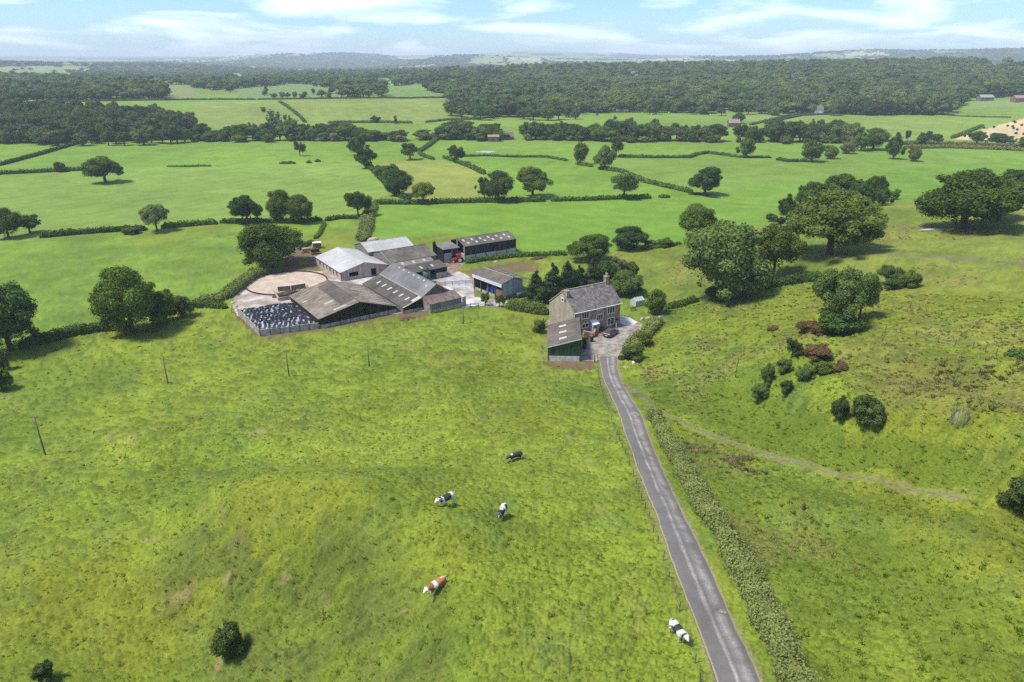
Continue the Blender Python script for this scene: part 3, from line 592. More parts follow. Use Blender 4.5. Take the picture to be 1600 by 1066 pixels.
# tussocks: taller, darker clumps, their shadow strokes also painted into the colour
tq = fbm(xs / 1.35 + 7, ys / .68, 71, 3); tq2 = fbm(xs / .7 + 2, ys / .36, 75, 2); tq3 = fbm(xs / .62 + 12, ys / .34, 79, 2); nrw = sstep(105, 55, rs); tf_ = np.maximum(sstep(.55, .67, tq) * (1 - .75 * nrw), np.maximum(.8 * sstep(.66, .78, tq2), .85 * nrw * sstep(.58, .74, tq3) * sstep(.35, .55, tq))) * tn * sstep(330, 150, rs)
fine = (fbm(xs / .55, ys / .45, 81, 2) - .5)
GZn = GZ[near].copy()
cn = cn * (1 - .38 * tf_[:, None]) + tf_[:, None] * np.array([.0, .012, .004]) * (1 + .30 * fine[:, None] * tn[:, None])
lump = 1 + 1.2 * bsoft
off = (tf_ * .36 + fine * .16 * tn * lump * sstep(200, 80, rs) + (fbm(xs / .8 + 3, ys / .55, 91, 2) - .5) * .30 * (.55 + 1.9 * bsoft) * tn * sstep(260, 120, rs))
flat = np.clip(in_l + in_y + sstep(2.9, 2.2, dl) * .8 + sstep(1.6, .6, dt) * .7 + in_farm * .8, 0, 1)
GZn += off * (1 - flat)
# bare earth along the track, the field paths and round the farm
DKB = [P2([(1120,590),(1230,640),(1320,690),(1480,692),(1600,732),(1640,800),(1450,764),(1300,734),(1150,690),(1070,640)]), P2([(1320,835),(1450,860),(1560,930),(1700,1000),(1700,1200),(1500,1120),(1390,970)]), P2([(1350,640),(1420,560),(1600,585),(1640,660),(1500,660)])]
def paint(w, c):
    global cn
    w = np.clip(w, 0, 1)[:, None]; cn = cn * (1 - w) + w * np.array(c)
paint(sstep(1.0, .25, dt + (sm - .5) * 1.2) * .6, (.16, .14, .065))
paint(sstep(1.2, .3, dpoly(xs, ys, RIDGE_TRACK) + (sm - .5) * 1.5) * .75, (.13, .115, .085))
paint(sstep(2.3, 1.9, dl) * sstep(.3, .7, sm + .25) * .5, (.20, .17, .09))
paint(inpoly(xs, ys, [g0(*p) for p in ((1000,480),(1030,470),(975,505),(960,500))]) * .5, (.10, .17, .02))
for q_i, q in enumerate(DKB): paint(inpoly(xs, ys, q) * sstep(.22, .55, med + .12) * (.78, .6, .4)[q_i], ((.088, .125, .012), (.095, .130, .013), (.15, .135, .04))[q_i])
for q in MUD: paint(inpoly(xs, ys, q) * sstep(.25, .5, sm + .1) * .9, (.125, .082, .05))
paint(inpoly(xs, ys, P2([(600,520),(700,552),(752,556),(742,570),(650,560)])) * sstep(.5, .65, sm) * .5, (.2, .16, .06))
for u_, v_, w_, h_ in ((235,845,1.3,.3),(405,675,1.8,.8),(742,600,.7,.3),(447,905,.7,.5),(355,905,.5,.7),(630,955,.5,.2),(342,1040,.5,1.5)):
    q = place(u_, v_); paint(sstep(1.25, .5, np.hypot((xs - q.x) / w_, (ys - q.y) / h_) + (sm - .5) * .9) * .6, (.22, .165, .09))
in_yw = inpoly(xs, ys, YARD) | inpoly(xs, ys, GRAVEL)
GZn = np.where(in_yw, -.10, GZn); GZn = np.where(in_l, GZn - .12, GZn)
GZ[near] = GZn
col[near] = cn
# beyond: mottling of the meadows, and the patchwork of far land
f1 = fbm(GX / 60, GY / 60, 101, 4); col *= (1 + (f1 - .5) * np.where(near, .12, .42))[:, None]
ang = -.62; su = GX * math.cos(ang) + GY * math.sin(ang)
for fi_, an_, pd_ in ((3, .9, 11.0), (6, 1.3, 14.0), (8, .3, 12.0), (9, 1.1, 13.0), (2, -.3, 10.0)): col *= (1 + inpoly(GX, GY, FIELDS[fi_][0]) * .05 * (fbm(GX / 45, GY / 45, 107, 2) * 2 - .3) * np.sin((GX * math.cos(an_) + GY * math.sin(an_)) * 2 * math.pi / pd_))[:, None]
stripe = inpoly(GX, GY, FIELDS[0][0]); col *= (1 + stripe * .045 * np.sin(su * 2 * math.pi / 9.0))[:, None]
fw = R_ > 900
X2 = GX + 160 * (fbm(GX / 500, GY / 500, 111, 3) - .5); Y2 = GY * .55 + 160 * (fbm(GX / 500, GY / 500, 115, 3) - .5)
cell = 210.0; cr = h2(np.floor(X2 / cell), np.floor(Y2 / cell), 5); wn_ = fbm(GX / 620, GY / 1100, 131, 4)
pal = np.array([(.16, .22, .09), (.20, .25, .11), (.15, .20, .08), (.32, .30, .18), (.18, .22, .11), (.15, .21, .07)])
pc = pal[(cr * 5.99).astype(int)]; wood_c = np.array([.042, .060, .034])
iswood = (wn_ > .545) | (cr < .24); pc = np.where(iswood[:, None], wood_c * (1 + .8 * (fbm(GX / 45, GY / 45, 141, 3)[:, None] - .5)), pc)
moor = sstep(9000, 12000, R_)[:, None]; pc = pc * (1 - moor) + moor * np.where((wn_ > .52)[:, None], np.array([.07, .085, .05]), np.array([.13, .13, .075]))
w = sstep(1900, 2300, R_)[:, None]; col = col * (1 - w) + pc * w
GFLD = [([(120,147),(245,134),(300,135),(308,155),(262,157)], (.16, .18, .07)), ([(365,150),(368,140),(470,133),(525,138),(530,152),(400,155)], (.12, .18, .055)), ([(600,153),(605,137),(640,136),(698,153)], (.12, .19, .05)),
        ([(-300,123),(-300,116),(60,108),(140,108),(136,116),(100,123)], (.17, .22, .08)), ([(1535,112),(1545,105),(1566,103),(1562,112)], (.15, .2, .06)), ([(1440,143),(1442,134),(1454,134),(1450,143)], (.15, .2, .06))]
for a, c in GFLD: col[inpoly(GX, GY, P2(a))] = c
for (a, b, c, d, e) in ((1485,1800,157,168,(.15,.21,.06)),): col[inpoly(GX, GY, P2([(a+40, c), (b, c), (b, d), (a+20, d)]))] = e
na_, nr_ = len(aa), len(rr_); ii, jj = np.meshgrid(np.arange(na_ - 1), np.arange(nr_ - 1), indexing='ij'); q = (ii * nr_ + jj).ravel()
GF = np.stack([q, q + 1, q + nr_ + 1, q + nr_], 1)
gm = bpy.data.materials.new('grassland'); gm.use_nodes = True; t = gm.node_tree; b = t.nodes['Principled BSDF']; b.inputs['Roughness'].default_value = .95; b.inputs['Specular IOR Level'].default_value = .12
an = N(t, 'ShaderNodeAttribute', attribute_name='ground_colour'); tc = N(t, 'ShaderNodeTexCoord')
n1 = N(t, 'ShaderNodeTexNoise'); n1.inputs['Scale'].default_value = 3.4; n1.inputs['Detail'].default_value = 8; n1.inputs['Roughness'].default_value = .78; t.links.new(tc.outputs['Object'], n1.inputs['Vector'])
n5 = N(t, 'ShaderNodeTexNoise'); n5.inputs['Scale'].default_value = .07; n5.inputs['Detail'].default_value = 9; n5.inputs['Roughness'].default_value = .72; t.links.new(tc.outputs['Object'], n5.inputs['Vector']); mr5 = N(t, 'ShaderNodeMapRange'); mr5.inputs[1].default_value = .35; mr5.inputs[2].default_value = .65; mr5.inputs[3].default_value = .84; mr5.inputs[4].default_value = 1.16; t.links.new(n5.outputs[0], mr5.inputs[0])
mr = N(t, 'ShaderNodeMapRange'); mr.inputs[1].default_value = .3; mr.inputs[2].default_value = .7; mr.inputs[3].default_value = .55; mr.inputs[4].default_value = 1.45; t.links.new(n1.outputs[0], mr.inputs[0])
vm = N(t, 'ShaderNodeVectorMath', operation='SCALE'); t.links.new(an.outputs['Color'], vm.inputs[0]); t.links.new(mr.outputs[0], vm.inputs['Scale']); vm5 = N(t, 'ShaderNodeVectorMath', operation='SCALE'); t.links.new(vm.outputs[0], vm5.inputs[0]); t.links.new(mr5.outputs[0], vm5.inputs['Scale']); t.links.new(vm5.outputs[0], b.inputs['Base Color'])
bp = N(t, 'ShaderNodeBump'); bp.inputs['Strength'].default_value = .5; bp.inputs['Distance'].default_value = .10; t.links.new(n1.outputs[0], bp.inputs['Height']); t.links.new(bp.outputs[0], b.inputs['Normal'])
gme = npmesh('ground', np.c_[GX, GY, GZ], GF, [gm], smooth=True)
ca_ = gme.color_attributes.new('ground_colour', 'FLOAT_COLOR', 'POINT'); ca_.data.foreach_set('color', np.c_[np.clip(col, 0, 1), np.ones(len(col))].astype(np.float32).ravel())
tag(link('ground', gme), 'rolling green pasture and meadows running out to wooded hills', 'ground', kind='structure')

# ---------------------------------------------------------------- lane
def strip(name, mid, wid, m, lift, label, cat, crown=.05, ragged=0.0, nx=8, step=.5, edge_drop=.06):
    c = resample(mid, step); s = np.r_[0, np.cumsum(np.linalg.norm(np.diff(np.array(mid), axis=0), axis=1))]; sc = np.r_[0, np.cumsum(np.linalg.norm(np.diff(c, axis=0), axis=1))]
    T = np.gradient(c, axis=0)
    for _ in range(6): T[1:-1] = (T[:-2] + T[1:-1] + T[2:]) / 3
    T /= np.linalg.norm(T, axis=1)[:, None]; Nr = np.c_[T[:, 1], -T[:, 0]]; W = np.interp(sc, s, wid)
    for _ in range(8): c[1:-1] = (c[:-2] + c[1:-1] + c[2:]) / 3
    V = []; UV = []; hc = None
    for j in range(nx + 1):
        f = j / nx * 2 - 1; rg_ = 1 + ragged * (fbm(sc / 1.3, np.full(len(sc), 3.0 + (f > 0) * 9), 7, 2) - .5) * (abs(f) > .4)
        p = c + Nr * (W * .5 * f * rg_)[:, None]; z = Hs(p[:, 0], p[:, 1]) + lift + crown * (1 - f * f) - edge_drop * (abs(f) == 1); V.append(np.c_[p, z]); UV.append(np.c_[np.full(len(sc), f), sc])
    V = np.stack(V, 1).reshape(-1, 3); UV = np.stack(UV, 1).reshape(-1, 2); a, b_ = np.meshgrid(np.arange(len(c) - 1), np.arange(nx), indexing='ij'); q = (a * (nx + 1) + b_).ravel()
    F = np.stack([q, q + 1, q + nx + 2, q + nx + 1], 1); me = npmesh(name, V, F, [m], smooth=True)
    l = me.uv_layers.new(name='along'); l.data.foreach_set('uv', UV[F.ravel()].astype(np.float32).ravel())
    o = link(name, me); return tag(o, label, cat, kind='structure')
am = bpy.data.materials.new('worn_asphalt'); am.use_nodes = True; t = am.node_tree; b = t.nodes['Principled BSDF']; b.inputs['Roughness'].default_value = .8; b.inputs['Specular IOR Level'].default_value = .35
uv = N(t, 'ShaderNodeUVMap'); sp = N(t, 'ShaderNodeSeparateXYZ'); t.links.new(uv.outputs[0], sp.inputs[0]); tc = N(t, 'ShaderNodeTexCoord')
def MN(op, a, bb=None, c=None, cl=False):
    n = N(t, 'ShaderNodeMath', operation=op, use_clamp=cl)
    for i, q in enumerate((a, bb, c)):
        if q is None: continue
        if isinstance(q, (int, float)): n.inputs[i].default_value = q
        else: t.links.new(q, n.inputs[i])
    return n.outputs[0]
mpn = N(t, 'ShaderNodeMapping'); mpn.inputs['Scale'].default_value = (1.6, .10, 1); t.links.new(uv.outputs[0], mpn.inputs[0])
n1 = N(t, 'ShaderNodeTexNoise'); n1.inputs['Scale'].default_value = 1.5; n1.inputs['Detail'].default_value = 5; t.links.new(mpn.outputs[0], n1.inputs['Vector'])
n2 = N(t, 'ShaderNodeTexNoise'); n2.inputs['Scale'].default_value = 7; n2.inputs['Detail'].default_value = 7; n2.inputs['Roughness'].default_value = .75; t.links.new(tc.outputs['Object'], n2.inputs['Vector'])
n3 = N(t, 'ShaderNodeTexNoise'); n3.inputs['Scale'].default_value = .5; n3.inputs['Detail'].default_value = 4; t.links.new(tc.outputs['Object'], n3.inputs['Vector'])
def band(c0, w, amp):
    d = MN('ABSOLUTE', MN('SUBTRACT', sp.outputs[0], c0)); q = MN('SUBTRACT', 1.0, MN('DIVIDE', d, w), cl=True); return MN('MULTIPLY', q, amp)
wobble = MN('MULTIPLY', MN('SUBTRACT', n1.outputs[0], .5), .35)
u2 = MN('ADD', sp.outputs[0], wobble)
def band2(c0, w, amp):
    d = MN('ABSOLUTE', MN('SUBTRACT', u2, c0)); q = MN('SUBTRACT', 1.0, MN('DIVIDE', d, w), cl=True); return MN('MULTIPLY', q, amp)
wear = MN('ADD', band2(.10, .16, 1.3), band2(-.40, .34, .95)); wear = MN('MULTIPLY', wear, MN('ADD', MN('MULTIPLY', n2.outputs[0], 2.4), -.55, cl=True), cl=True)
wear = MN('MULTIPLY', wear, MN('ADD', MN('MULTIPLY', n3.outputs[0], 2.6), -.75, cl=True), cl=True)
c0 = N(t, 'ShaderNodeMix', data_type='RGBA'); c0.inputs[6].default_value = (.082, .077, .070, 1); c0.inputs[7].default_value = (.150, .141, .128, 1); t.links.new(n3.outputs[0], c0.inputs[0])
c1 = N(t, 'ShaderNodeMix', data_type='RGBA'); c1.inputs[7].default_value = (.36, .34, .31, 1); t.links.new(wear, c1.inputs[0]); t.links.new(c0.outputs[2], c1.inputs[6])
edge = MN('MULTIPLY_ADD', MN('SUBTRACT', MN('ABSOLUTE', sp.outputs[0]), .90), 16.0, MN('MULTIPLY', MN('SUBTRACT', n2.outputs[0], .5), 2.0), cl=True)
c2 = N(t, 'ShaderNodeMix', data_type='RGBA'); c2.inputs[7].default_value = (.27, .22, .14, 1); t.links.new(edge, c2.inputs[0]); t.links.new(c1.outputs[2], c2.inputs[6])
sv = N(t, 'ShaderNodeVectorMath', operation='SCALE'); t.links.new(c2.outputs[2], sv.inputs[0]); t.links.new(MN('MULTIPLY_ADD', n2.outputs[0], .9, .55), sv.inputs['Scale']); t.links.new(sv.outputs[0], b.inputs['Base Color'])
bp = N(t, 'ShaderNodeBump'); bp.inputs['Strength'].default_value = .35; bp.inputs['Distance'].default_value = .03; t.links.new(n2.outputs[0], bp.inputs['Height']); t.links.new(bp.outputs[0], b.inputs['Normal'])
strip('lane', LMID, LW, am, .06, 'narrow worn grey tarmac lane running down to the farmhouse', 'lane', crown=.06, ragged=.09)
patchm = mat('patched_tarmac', (.055, .052, .052), .8, .3, var=.4, scale=4, bump=.4)
patch2 = mat('broken_tarmac', (.21, .18, .16), .9, .2, var=.35, scale=3, bump=.6)
def blot(name, p, rx, ry, rot, m, lift, kind='structure', parent=None, n=22, seed=1, thick=.012, jag=.35):
    r = random.Random(seed); mb = MB(); pts = []
    for i in range(n):
        a = 2 * math.pi * i / n; k = 1 + r.uniform(-jag, jag); x = math.cos(a) * rx * k; y = math.sin(a) * ry * k
        X = p.x + x * math.cos(rot) - y * math.sin(rot); Y = p.y + x * math.sin(rot) + y * math.cos(rot); pts.append((X, Y))
    z = [float(Hs(a, b_)) for a, b_ in pts]; zc = float(Hs(p.x, p.y)) + lift + .05
    top = [(a, b_, zz + lift) for (a, b_), zz in zip(pts, z)]; c_ = len(mb.v); mb.v.append((p.x, p.y, zc)); mb.v += top
    for i in range(n): mb.f.append((c_, c_ + 1 + i, c_ + 1 + (i + 1) % n)); mb.c.append(.5)
    o = mb.build(name, m, parent); 
    if kind: o['kind'] = kind
    return o
trm = mat('stony_track', (.095, .082, .045), .95, .15, scale=1.6, col2=(.20, .17, .105), bump=.8, bscale=5)
strip('track', TRACK, [1.7, 1.0, .8, .62, .55, .5, .45, .5, .42, .5, .45, .45, .4, .36, .3, .2], trm, .035, 'stony brown farm track winding right from the lane across the hillside', 'track', crown=.02, ragged=1.3, nx=6, step=.4, edge_drop=.09)
for k_, (u_, v_, rx_, ry_, m_) in enumerate(((991,648,.8,1.1,patch2),(996,664,.5,.8,patch2),(1129,957,.30,.40,patch2))):
    q_ = place(u_, v_); hd_ = .28; blot('tarmac_patch', q_, rx_, ry_, hd_, m_, .128, 'structure', None, 22, k_ + 3, jag=.12)
# ---------------------------------------------------------------- yards
concm = mat('yard_concrete', (.22, .18, .145), .7, .4, scale=.16, col2=(.42, .38, .34), bump=.2, c2lo=.42, c2hi=.58)
gravm = mat('house_yard_gravel', (.15, .13, .112), .95, .2, scale=.6, col2=(.29, .26, .23), bump=.9, bscale=6, c2lo=.38, c2hi=.6)
def flat_poly(name, pts, z, m, label, cat, jag=.35, seed=3):
    r = np.random.default_rng(seed); c = resample(list(pts) + [pts[0]], 1.2)[:-1]; c = c + r.normal(size=c.shape) * jag * .35
    bm = bmesh.new(); vs = [bm.verts.new((x, y, z)) for x, y in c]; f = bm.faces.new(vs); bmesh.ops.triangulate(bm, faces=[f]); bmesh.ops.recalc_face_normals(bm, faces=bm.faces)
    if bm.faces[:] and sum(q.normal.z for q in bm.faces) < 0: bmesh.ops.reverse_faces(bm, faces=bm.faces)
    me = bpy.data.meshes.new(name); bm.to_mesh(me); bm.free(); me.materials.append(m); return tag(link(name, me), label, cat, kind='structure')
flat_poly('farm_yard', YARD, .02, concm, 'pale concrete farmyard stained brown between the barns', 'yard')
flat_poly('house_yard', GRAVEL, .024, gravm, 'grey gravel forecourt in front of the stone farmhouse', 'yard')
wetm = mat('wet_slab', (.42, .40, .385), .35, .5, scale=.5, col2=(.58, .56, .54), c2lo=.4, c2hi=.6)
flat_poly('white_slab', [g0(*p) for p in ((700,447),(733,468),(748,466),(762,472),(740,479),(722,475),(697,458),(690,448))], .034, wetm, 'pale wet concrete slab beside the lean-to cow shed', 'slab', .2, 9)
flat_poly('wet_apron', [g0(*p) for p in ((700,430),(722,428),(738,438),(740,456),(722,452),(697,446),(688,440))], .030, mat('wet_concrete', (.28, .26, .25), .3, .5, scale=.7, col2=(.46, .44, .43)), 'wet grey concrete between the cow shed and the open shed', 'yard', .3, 10)
flat_poly('white_path', [g0(*p) for p in ((969,494),(984,496.5),(996,504),(990,508),(975,508),(968,504))], .036, mat('pale_chippings', (.5, .48, .46), .9, .2, var=.12, scale=2), 'patch of white chippings at the right-hand end of the farmhouse', 'path', .1, 12)
dirtm = mat('muddy_farm_ground', (.14, .09, .058), .8, .3, scale=.6, col2=(.27, .2, .14))
flat_poly('muddy_road', [g0(*p) for p in ((684,394),(697,392),(704,400),(724,410),(716,424),(700,430),(697,422),(690,404))], .028, dirtm, 'muddy brown approach between the long dark barn and the cow shed', 'yard', .3, 14)
# ---------------------------------------------------------------- vegetation
# single trees and bushes: kind, leaf colour, column and row of the foot, width, row of the top, label
T = [
('oak','oak',165,286,53,245,'lone round oak standing in the large pale field at left'),
('bush','olive',95,269,18,253,'small round bush on the field hedge at far left'),
('loose','oak',469,244,22,219,'small slender tree alone in the field below the river wood'),
('round','dark',560,243,33,211,'tall dark tree at the head of the diagonal hedge row'),
('oak','dark',574,263,38,232,'second dark tree down the diagonal hedge row'),
('bush','olive',595,278,24,259,'low bushy tree in the gap of the diagonal hedge row'),
('round','oak',613,290,32,256,'upper tree of the dense pair low on the diagonal hedge'),
('round','dark',624,306,42,266,'lower tree of the dense pair low on the diagonal hedge'),
('loose','lime',662,318,44,284,'sparse leaning willow with open yellow-green crown'),
('oak','oak',641,250,30,223,'round tree at the corner of the golden field'),
('oak','dark',714,254,25,227,'dark round tree on the hedge above the golden field'),
('loose','dark',757,312,34,276,'dark open tree on the long hedge, left of the weeping tree'),
('round','ash',779,315,44,267,'drooping weeping tree on the long field hedge'),
('oak','olive',832,309,52,262,'two-lobed oak on the long hedge by the field gateway'),
('round','oak',907,257,26,222,'ivy-trunked tree at the top of the winding hedge'),
('round','ash',945,265,35,226,'pale green tree in the winding hedge between two meadows'),
('loose','oak',963,246,27,212,'tall thin tree behind the pale green one in the hedge'),
('loose','ash',975,311,52,268,'wide open-crowned tree at the right end of the long hedge'),
('oak','dark',1101,305,48,262,'perfectly round dark oak alone in the bright meadow'),
('round','oak',1165,246,28,213,'round tree standing on the far meadow hedge at right'),
('loose','oak',560,338,47,298,'ragged-topped tree beside the overgrown farm track'),
('round','oak',440,346,42,297,'left and darker of two touching trees on the left hedge'),
('round','olive',472,348,40,304,'right and lighter of two touching trees on the left hedge'),
('loose','pale',246,362,48,318,'greyish willow standing in the hedge of the left meadow'),
('oak','dark',387,350,46,306,'neat dark oak on the hedge right of the greyish willow'),
('round','oak',14,372,44,325,'dark tree at the left frame edge by the field gate'),
('oak','oak',47,364,38,336,'flat-topped tree beside the gate at the left edge'),
('round','oak',425,417,100,350,'massive spreading oak behind the round slurry pen'),
('round','oak',208,519,92,417,'huge dark tree on the hedge below the left meadow'),
('bush','oak',254,508,58,456,'tall shrub merging into the right side of the huge hedge tree'),
('bush','hedge',286,496,34,462,'lower shrub at the right end beside the huge hedge tree'),
('round','dark',18,548,100,445,'very large blue-green tree cut by the left frame edge'),
('bush','pale',6,578,24,545,'pale grey-green bush under the large tree at left edge'),
('oak','oak',922,408,68,369,'broad oak behind the farmhouse conifers'),
('round','dark',980,389,52,354,'dark dome-shaped tree right of the oak behind the farmhouse'),
('round','oak',1088,376,60,321,'dark round tree at the corner of the bright meadow'),
('round','ash',1130,467,132,346,'biggest grey-green tree right of the farmhouse garden'),
('loose','lime',1207,436,84,349,'yellow-green tree leaning out behind the biggest tree'),
('oak','olive',1295,397,126,302,'spreading sycamore with bare trunk alone on the right hillside'),
('round','dark',1228,344,32,305,'dark pointed tree at the left end of the hilltop clump'),
('oak','oak',1262,330,42,286,'layered tree in the left half of the hilltop clump'),
('oak','oak',1310,326,64,272,'largest middle tree of the hilltop clump'),
('oak','dark',1340,332,46,286,'dark tree right of the middle in the hilltop clump'),
('loose','oak',1364,322,40,273,'thin-topped tree at the right end of the hilltop clump'),
('round','ash',1378,322,30,294,'rounded grey bush-like tree right of the hilltop clump'),
('bush','oak',1398,312,16,293,'small bush standing right of the hilltop clump'),
('bush','oak',1205,346,20,334,'low bush at the left foot of the hilltop clump'),
('bush','copper',1219,350,18,340,'reddish low bush at the left foot of the hilltop clump'),
('round','oak',1504,357,132,270,'great spreading tree on the brow of the right-hand hill'),
('oak','olive',1560,345,62,283,'lighter tree growing into the right side of the great hill tree'),
('oak','oak',1532,300,38,264,'tree top showing above the great hill tree'),
('oak','dark',1590,312,62,267,'dark trees at the right frame edge behind the great hill tree'),
('round','oak',1024,492,36,452,'leafy garden tree at the right corner of the farmhouse lawn'),
('loose','ash',1305,516,86,416,'ragged ivy-clad tree on the bank with bracken below'),
('loose','ash',1342,500,60,424,'leaning bough of grey-green foliage beside the ivy-clad tree'),
('bush','dark',1310,522,70,486,'dark ivy thicket at the foot of the ragged bank tree'),
('loose','ash',1386,446,46,414,'airy bush right of the ragged bank tree'),
('bush','olive',1420,449,36,425,'round bush at the right end of the bank thicket'),
('bush','dark',1396,452,34,436,'dark low bramble between the two bank bushes'),
('loose','dark',1237,560,28,527,'tallest of the dark saplings stepping down the bank'),
('bush','thorn',1224,582,26,561,'dark bush directly below the tallest bank sapling'),
('bush','ash',1257,594,30,572,'grey-green bush at the left of the joined pair on the bank'),
('bush','olive',1286,586,32,566,'broad bush between the joined pair and the red bracken'),
('bush','thorn',1198,598,22,570,'narrow dark bush on the left side of the bank'),
('bush','ash',1189,622,34,600,'pale bush lowest on the left side of the bank'),
('bush','thorn',1227,615,22,594,'small pointed bush lowest beside the bank saplings'),
('bush','thorn',1310,656,28,622,'small dark thorn bush touching the larger thorn bush'),
('bush','thorn',1351,666,52,620,'large dark thorn bush alone on the middle of the bank'),
('bush','thorn',1592,800,64,750,'very dark bush cut by the right frame edge'),
('bush','thorn',360,1026,52,982,'round dark thorn bush alone on the lower left slope'),
('bush','thorn',72,1064,34,1038,'small dark thorn bush at the bottom left corner'),
('bush','oak',4,610,34,575,'low bramble at the left edge below the large tree'),
('bush','thorn',988,561,38,541,'dark end of the shrubbery beside the lane head'),
('bush','olive',1006,540,28,520,'shrub in the roadside bank left of the gravel forecourt hedge'),
('bush','olive',206,365,30,355,'low wide bush beside the willow on the left hedge'),
('bush','lime',1093,448,10,438,'tiny yellow-green shrub under the biggest tree'),
('bush','oak',1120,468,44,448,'shrub at the foot of the biggest tree'),
('bush','oak',1040,385,30,373,'rounded hedge bush right of the dome-shaped tree'),
('bush','oak',1016,386,24,376,'smaller hedge bush beside the dome-shaped tree'),
('round','oak',1268,253,37,220,'round hedge tree at the left of the far right shrubs'),
('bush','ash',1297,248,26,228,'grey shrub right of the round hedge tree'),
('bush','pale',1322,240,26,222,'pale shrub below the far right tree clump'),
('round','oak',1345,236,30,206,'left tree of the far right clump'),
('round','oak',1364,234,42,200,'tallest tree of the far right clump'),
('round','oak',1395,249,27,209,'upright tree standing forward in the right meadow'),
('bush','olive',1427,252,24,230,'round bush beside the upright tree in the right meadow'),
('loose','dark',1417,221,12,203,'small slim dark tree in the gap below the stubble field'),
('oak','dark',1444,227,22,205,'dark tree left of the twin by the reed bed'),
('oak','oak',1463,225,20,210,'lower twin tree by the reed bed'),
('oak','dark',1525,227,30,205,'dark tree in front of the golden stubble field'),
('oak','dark',1562,227,40,209,'wide dark tree in front of the golden stubble field'),
('round','oak',1598,232,24,214,'tree at the right edge below the stubble field'),
('round','dark',1154,193,20,176,'round tree standing beside the brick house'),
('bush','dark',933,181,6,175,'tiny dark bush in the long meadow, left of its twin'),
('bush','dark',961,187,8,180,'tiny dark bush in the long meadow, right of its twin'),
('bush','dark',618,194,9,181,'dark shrub on the hedge foot of the wide hill field'),
('bush','dark',587,192,16,180,'pair of upright shrubs under the wide hill field'),
('copper','x',0,0,0,0,''),
]
for k, lf, u, v, w, vt, lab in T:
    if k == 'copper': continue
    tree(k, lf, u, v, w, vt, lab)
tree('round', 'copper', 1379, 180, 36, 158, 'dark purple-leaved tree at the edge of the right-hand wood')
# conifers and garden trees round the farmhouse
for u, v, w, vt, lab in ((837,470,46,419,'leftmost dark conifer behind the garden hedge'),(864,468,52,407,'second conifer from the open shed'),(887,466,54,404,'tallest dark conifer left of the farmhouse roof'),
                         (925,450,44,402,'conifer rising above the middle of the farmhouse roof'),(905,452,42,412,'conifer between the tallest one and the farmhouse ridge')):
    tree('conifer', 'conifer', u, v, w, vt, lab, 'conifers behind the farmhouse')
for k, lf, u, v, w, vt, lab in (('round','dark',945,446,36,406,'dark bushy tree behind the farmhouse chimney'),('round','pale',962,440,34,402,'grey-green tree right of the farmhouse chimney'),
        ('round','ash',976,462,48,424,'pale rounded shrub tree at the right gable of the farmhouse'),('round','olive',984,436,30,408,'olive tree behind the garden greenhouse'),('bush','dark',990,456,30,436,'dark shrub over the greenhouse'),
        ('loose','lime',898,462,22,434,'yellow-green shrub in front of the dark conifers'),('bush','dark',846,474,26,448,'dark green shrub at the foot of the leftmost conifer')):
    tree(k, lf, u, v, w, vt, lab)
for u, v, w, vt, lab in ((759,478,18,456,'left small orchard tree by the yard gate'),(780,480,17,458,'right small orchard tree by the yard gate')):
    tree('loose', 'lime', u, v, w, vt, lab)
tree('loose', 'hedge', 787, 480, 10, 462, 'thin shrub right of the small orchard trees')
# bracken
for u, v, w, vt, lab in ((1262,519,40,503,'reddish bracken at the left foot of the ivy-clad tree'),(1282,522,34,508,'reddish bracken under the ivy-clad tree'),(1278,558,52,541,'wide brown bracken patch on the bank'),
                         (1246,556,16,544,'small brown bracken clump left of the wide patch'),(1313,581,26,566,'deep red bracken clump on the bank'),(1208,516,20,510,'low russet bracken far left on the bank')):
    tree('bush', 'bracken', u, v, w, vt, lab, name='bracken_patch')

COLW = dict(wood='mid-green', dark='very dark', oak='dark green', ash='grey-green', olive='olive', hedge='pale')
SHPW = dict(oak='spreading', round='rounded', loose='open-crowned', bush='low')
RREF = [(330, 'left end of the river line'), (400, 'river line below the shrubby slope'), (500, 'river line above the slender lone tree'), (560, 'river line behind the diagonal row'), (640, 'river line near the short climbing hedge'), (720, 'river line left of the red-brick barn'), (830, 'river line right of the red-brick barn'), (910, 'river line behind the ivy-trunked tree'), (980, 'river line beyond the pale green tree'), (1060, 'river line in the middle of the meadow edge'), (1110, 'river line left of the brick house'), (1190, 'river line right of the brick house'), (1250, 'river line below the far lane'), (1330, 'right end of the river line')]
def lab_of(kind, leaf, w, lo, hi, u, refs, word='tree'):
    sz = 'small' if w < lo + (hi - lo) * .33 else ('large' if w > lo + (hi - lo) * .67 else 'middling'); ref = min(refs, key=lambda q: abs(q[0] - u))[1]
    return f"{sz} {COLW[leaf]} {SHPW[kind]} {word}, {ref}" if kind != 'bush' else f"{sz} {COLW[leaf]} rounded {word}, {ref}"
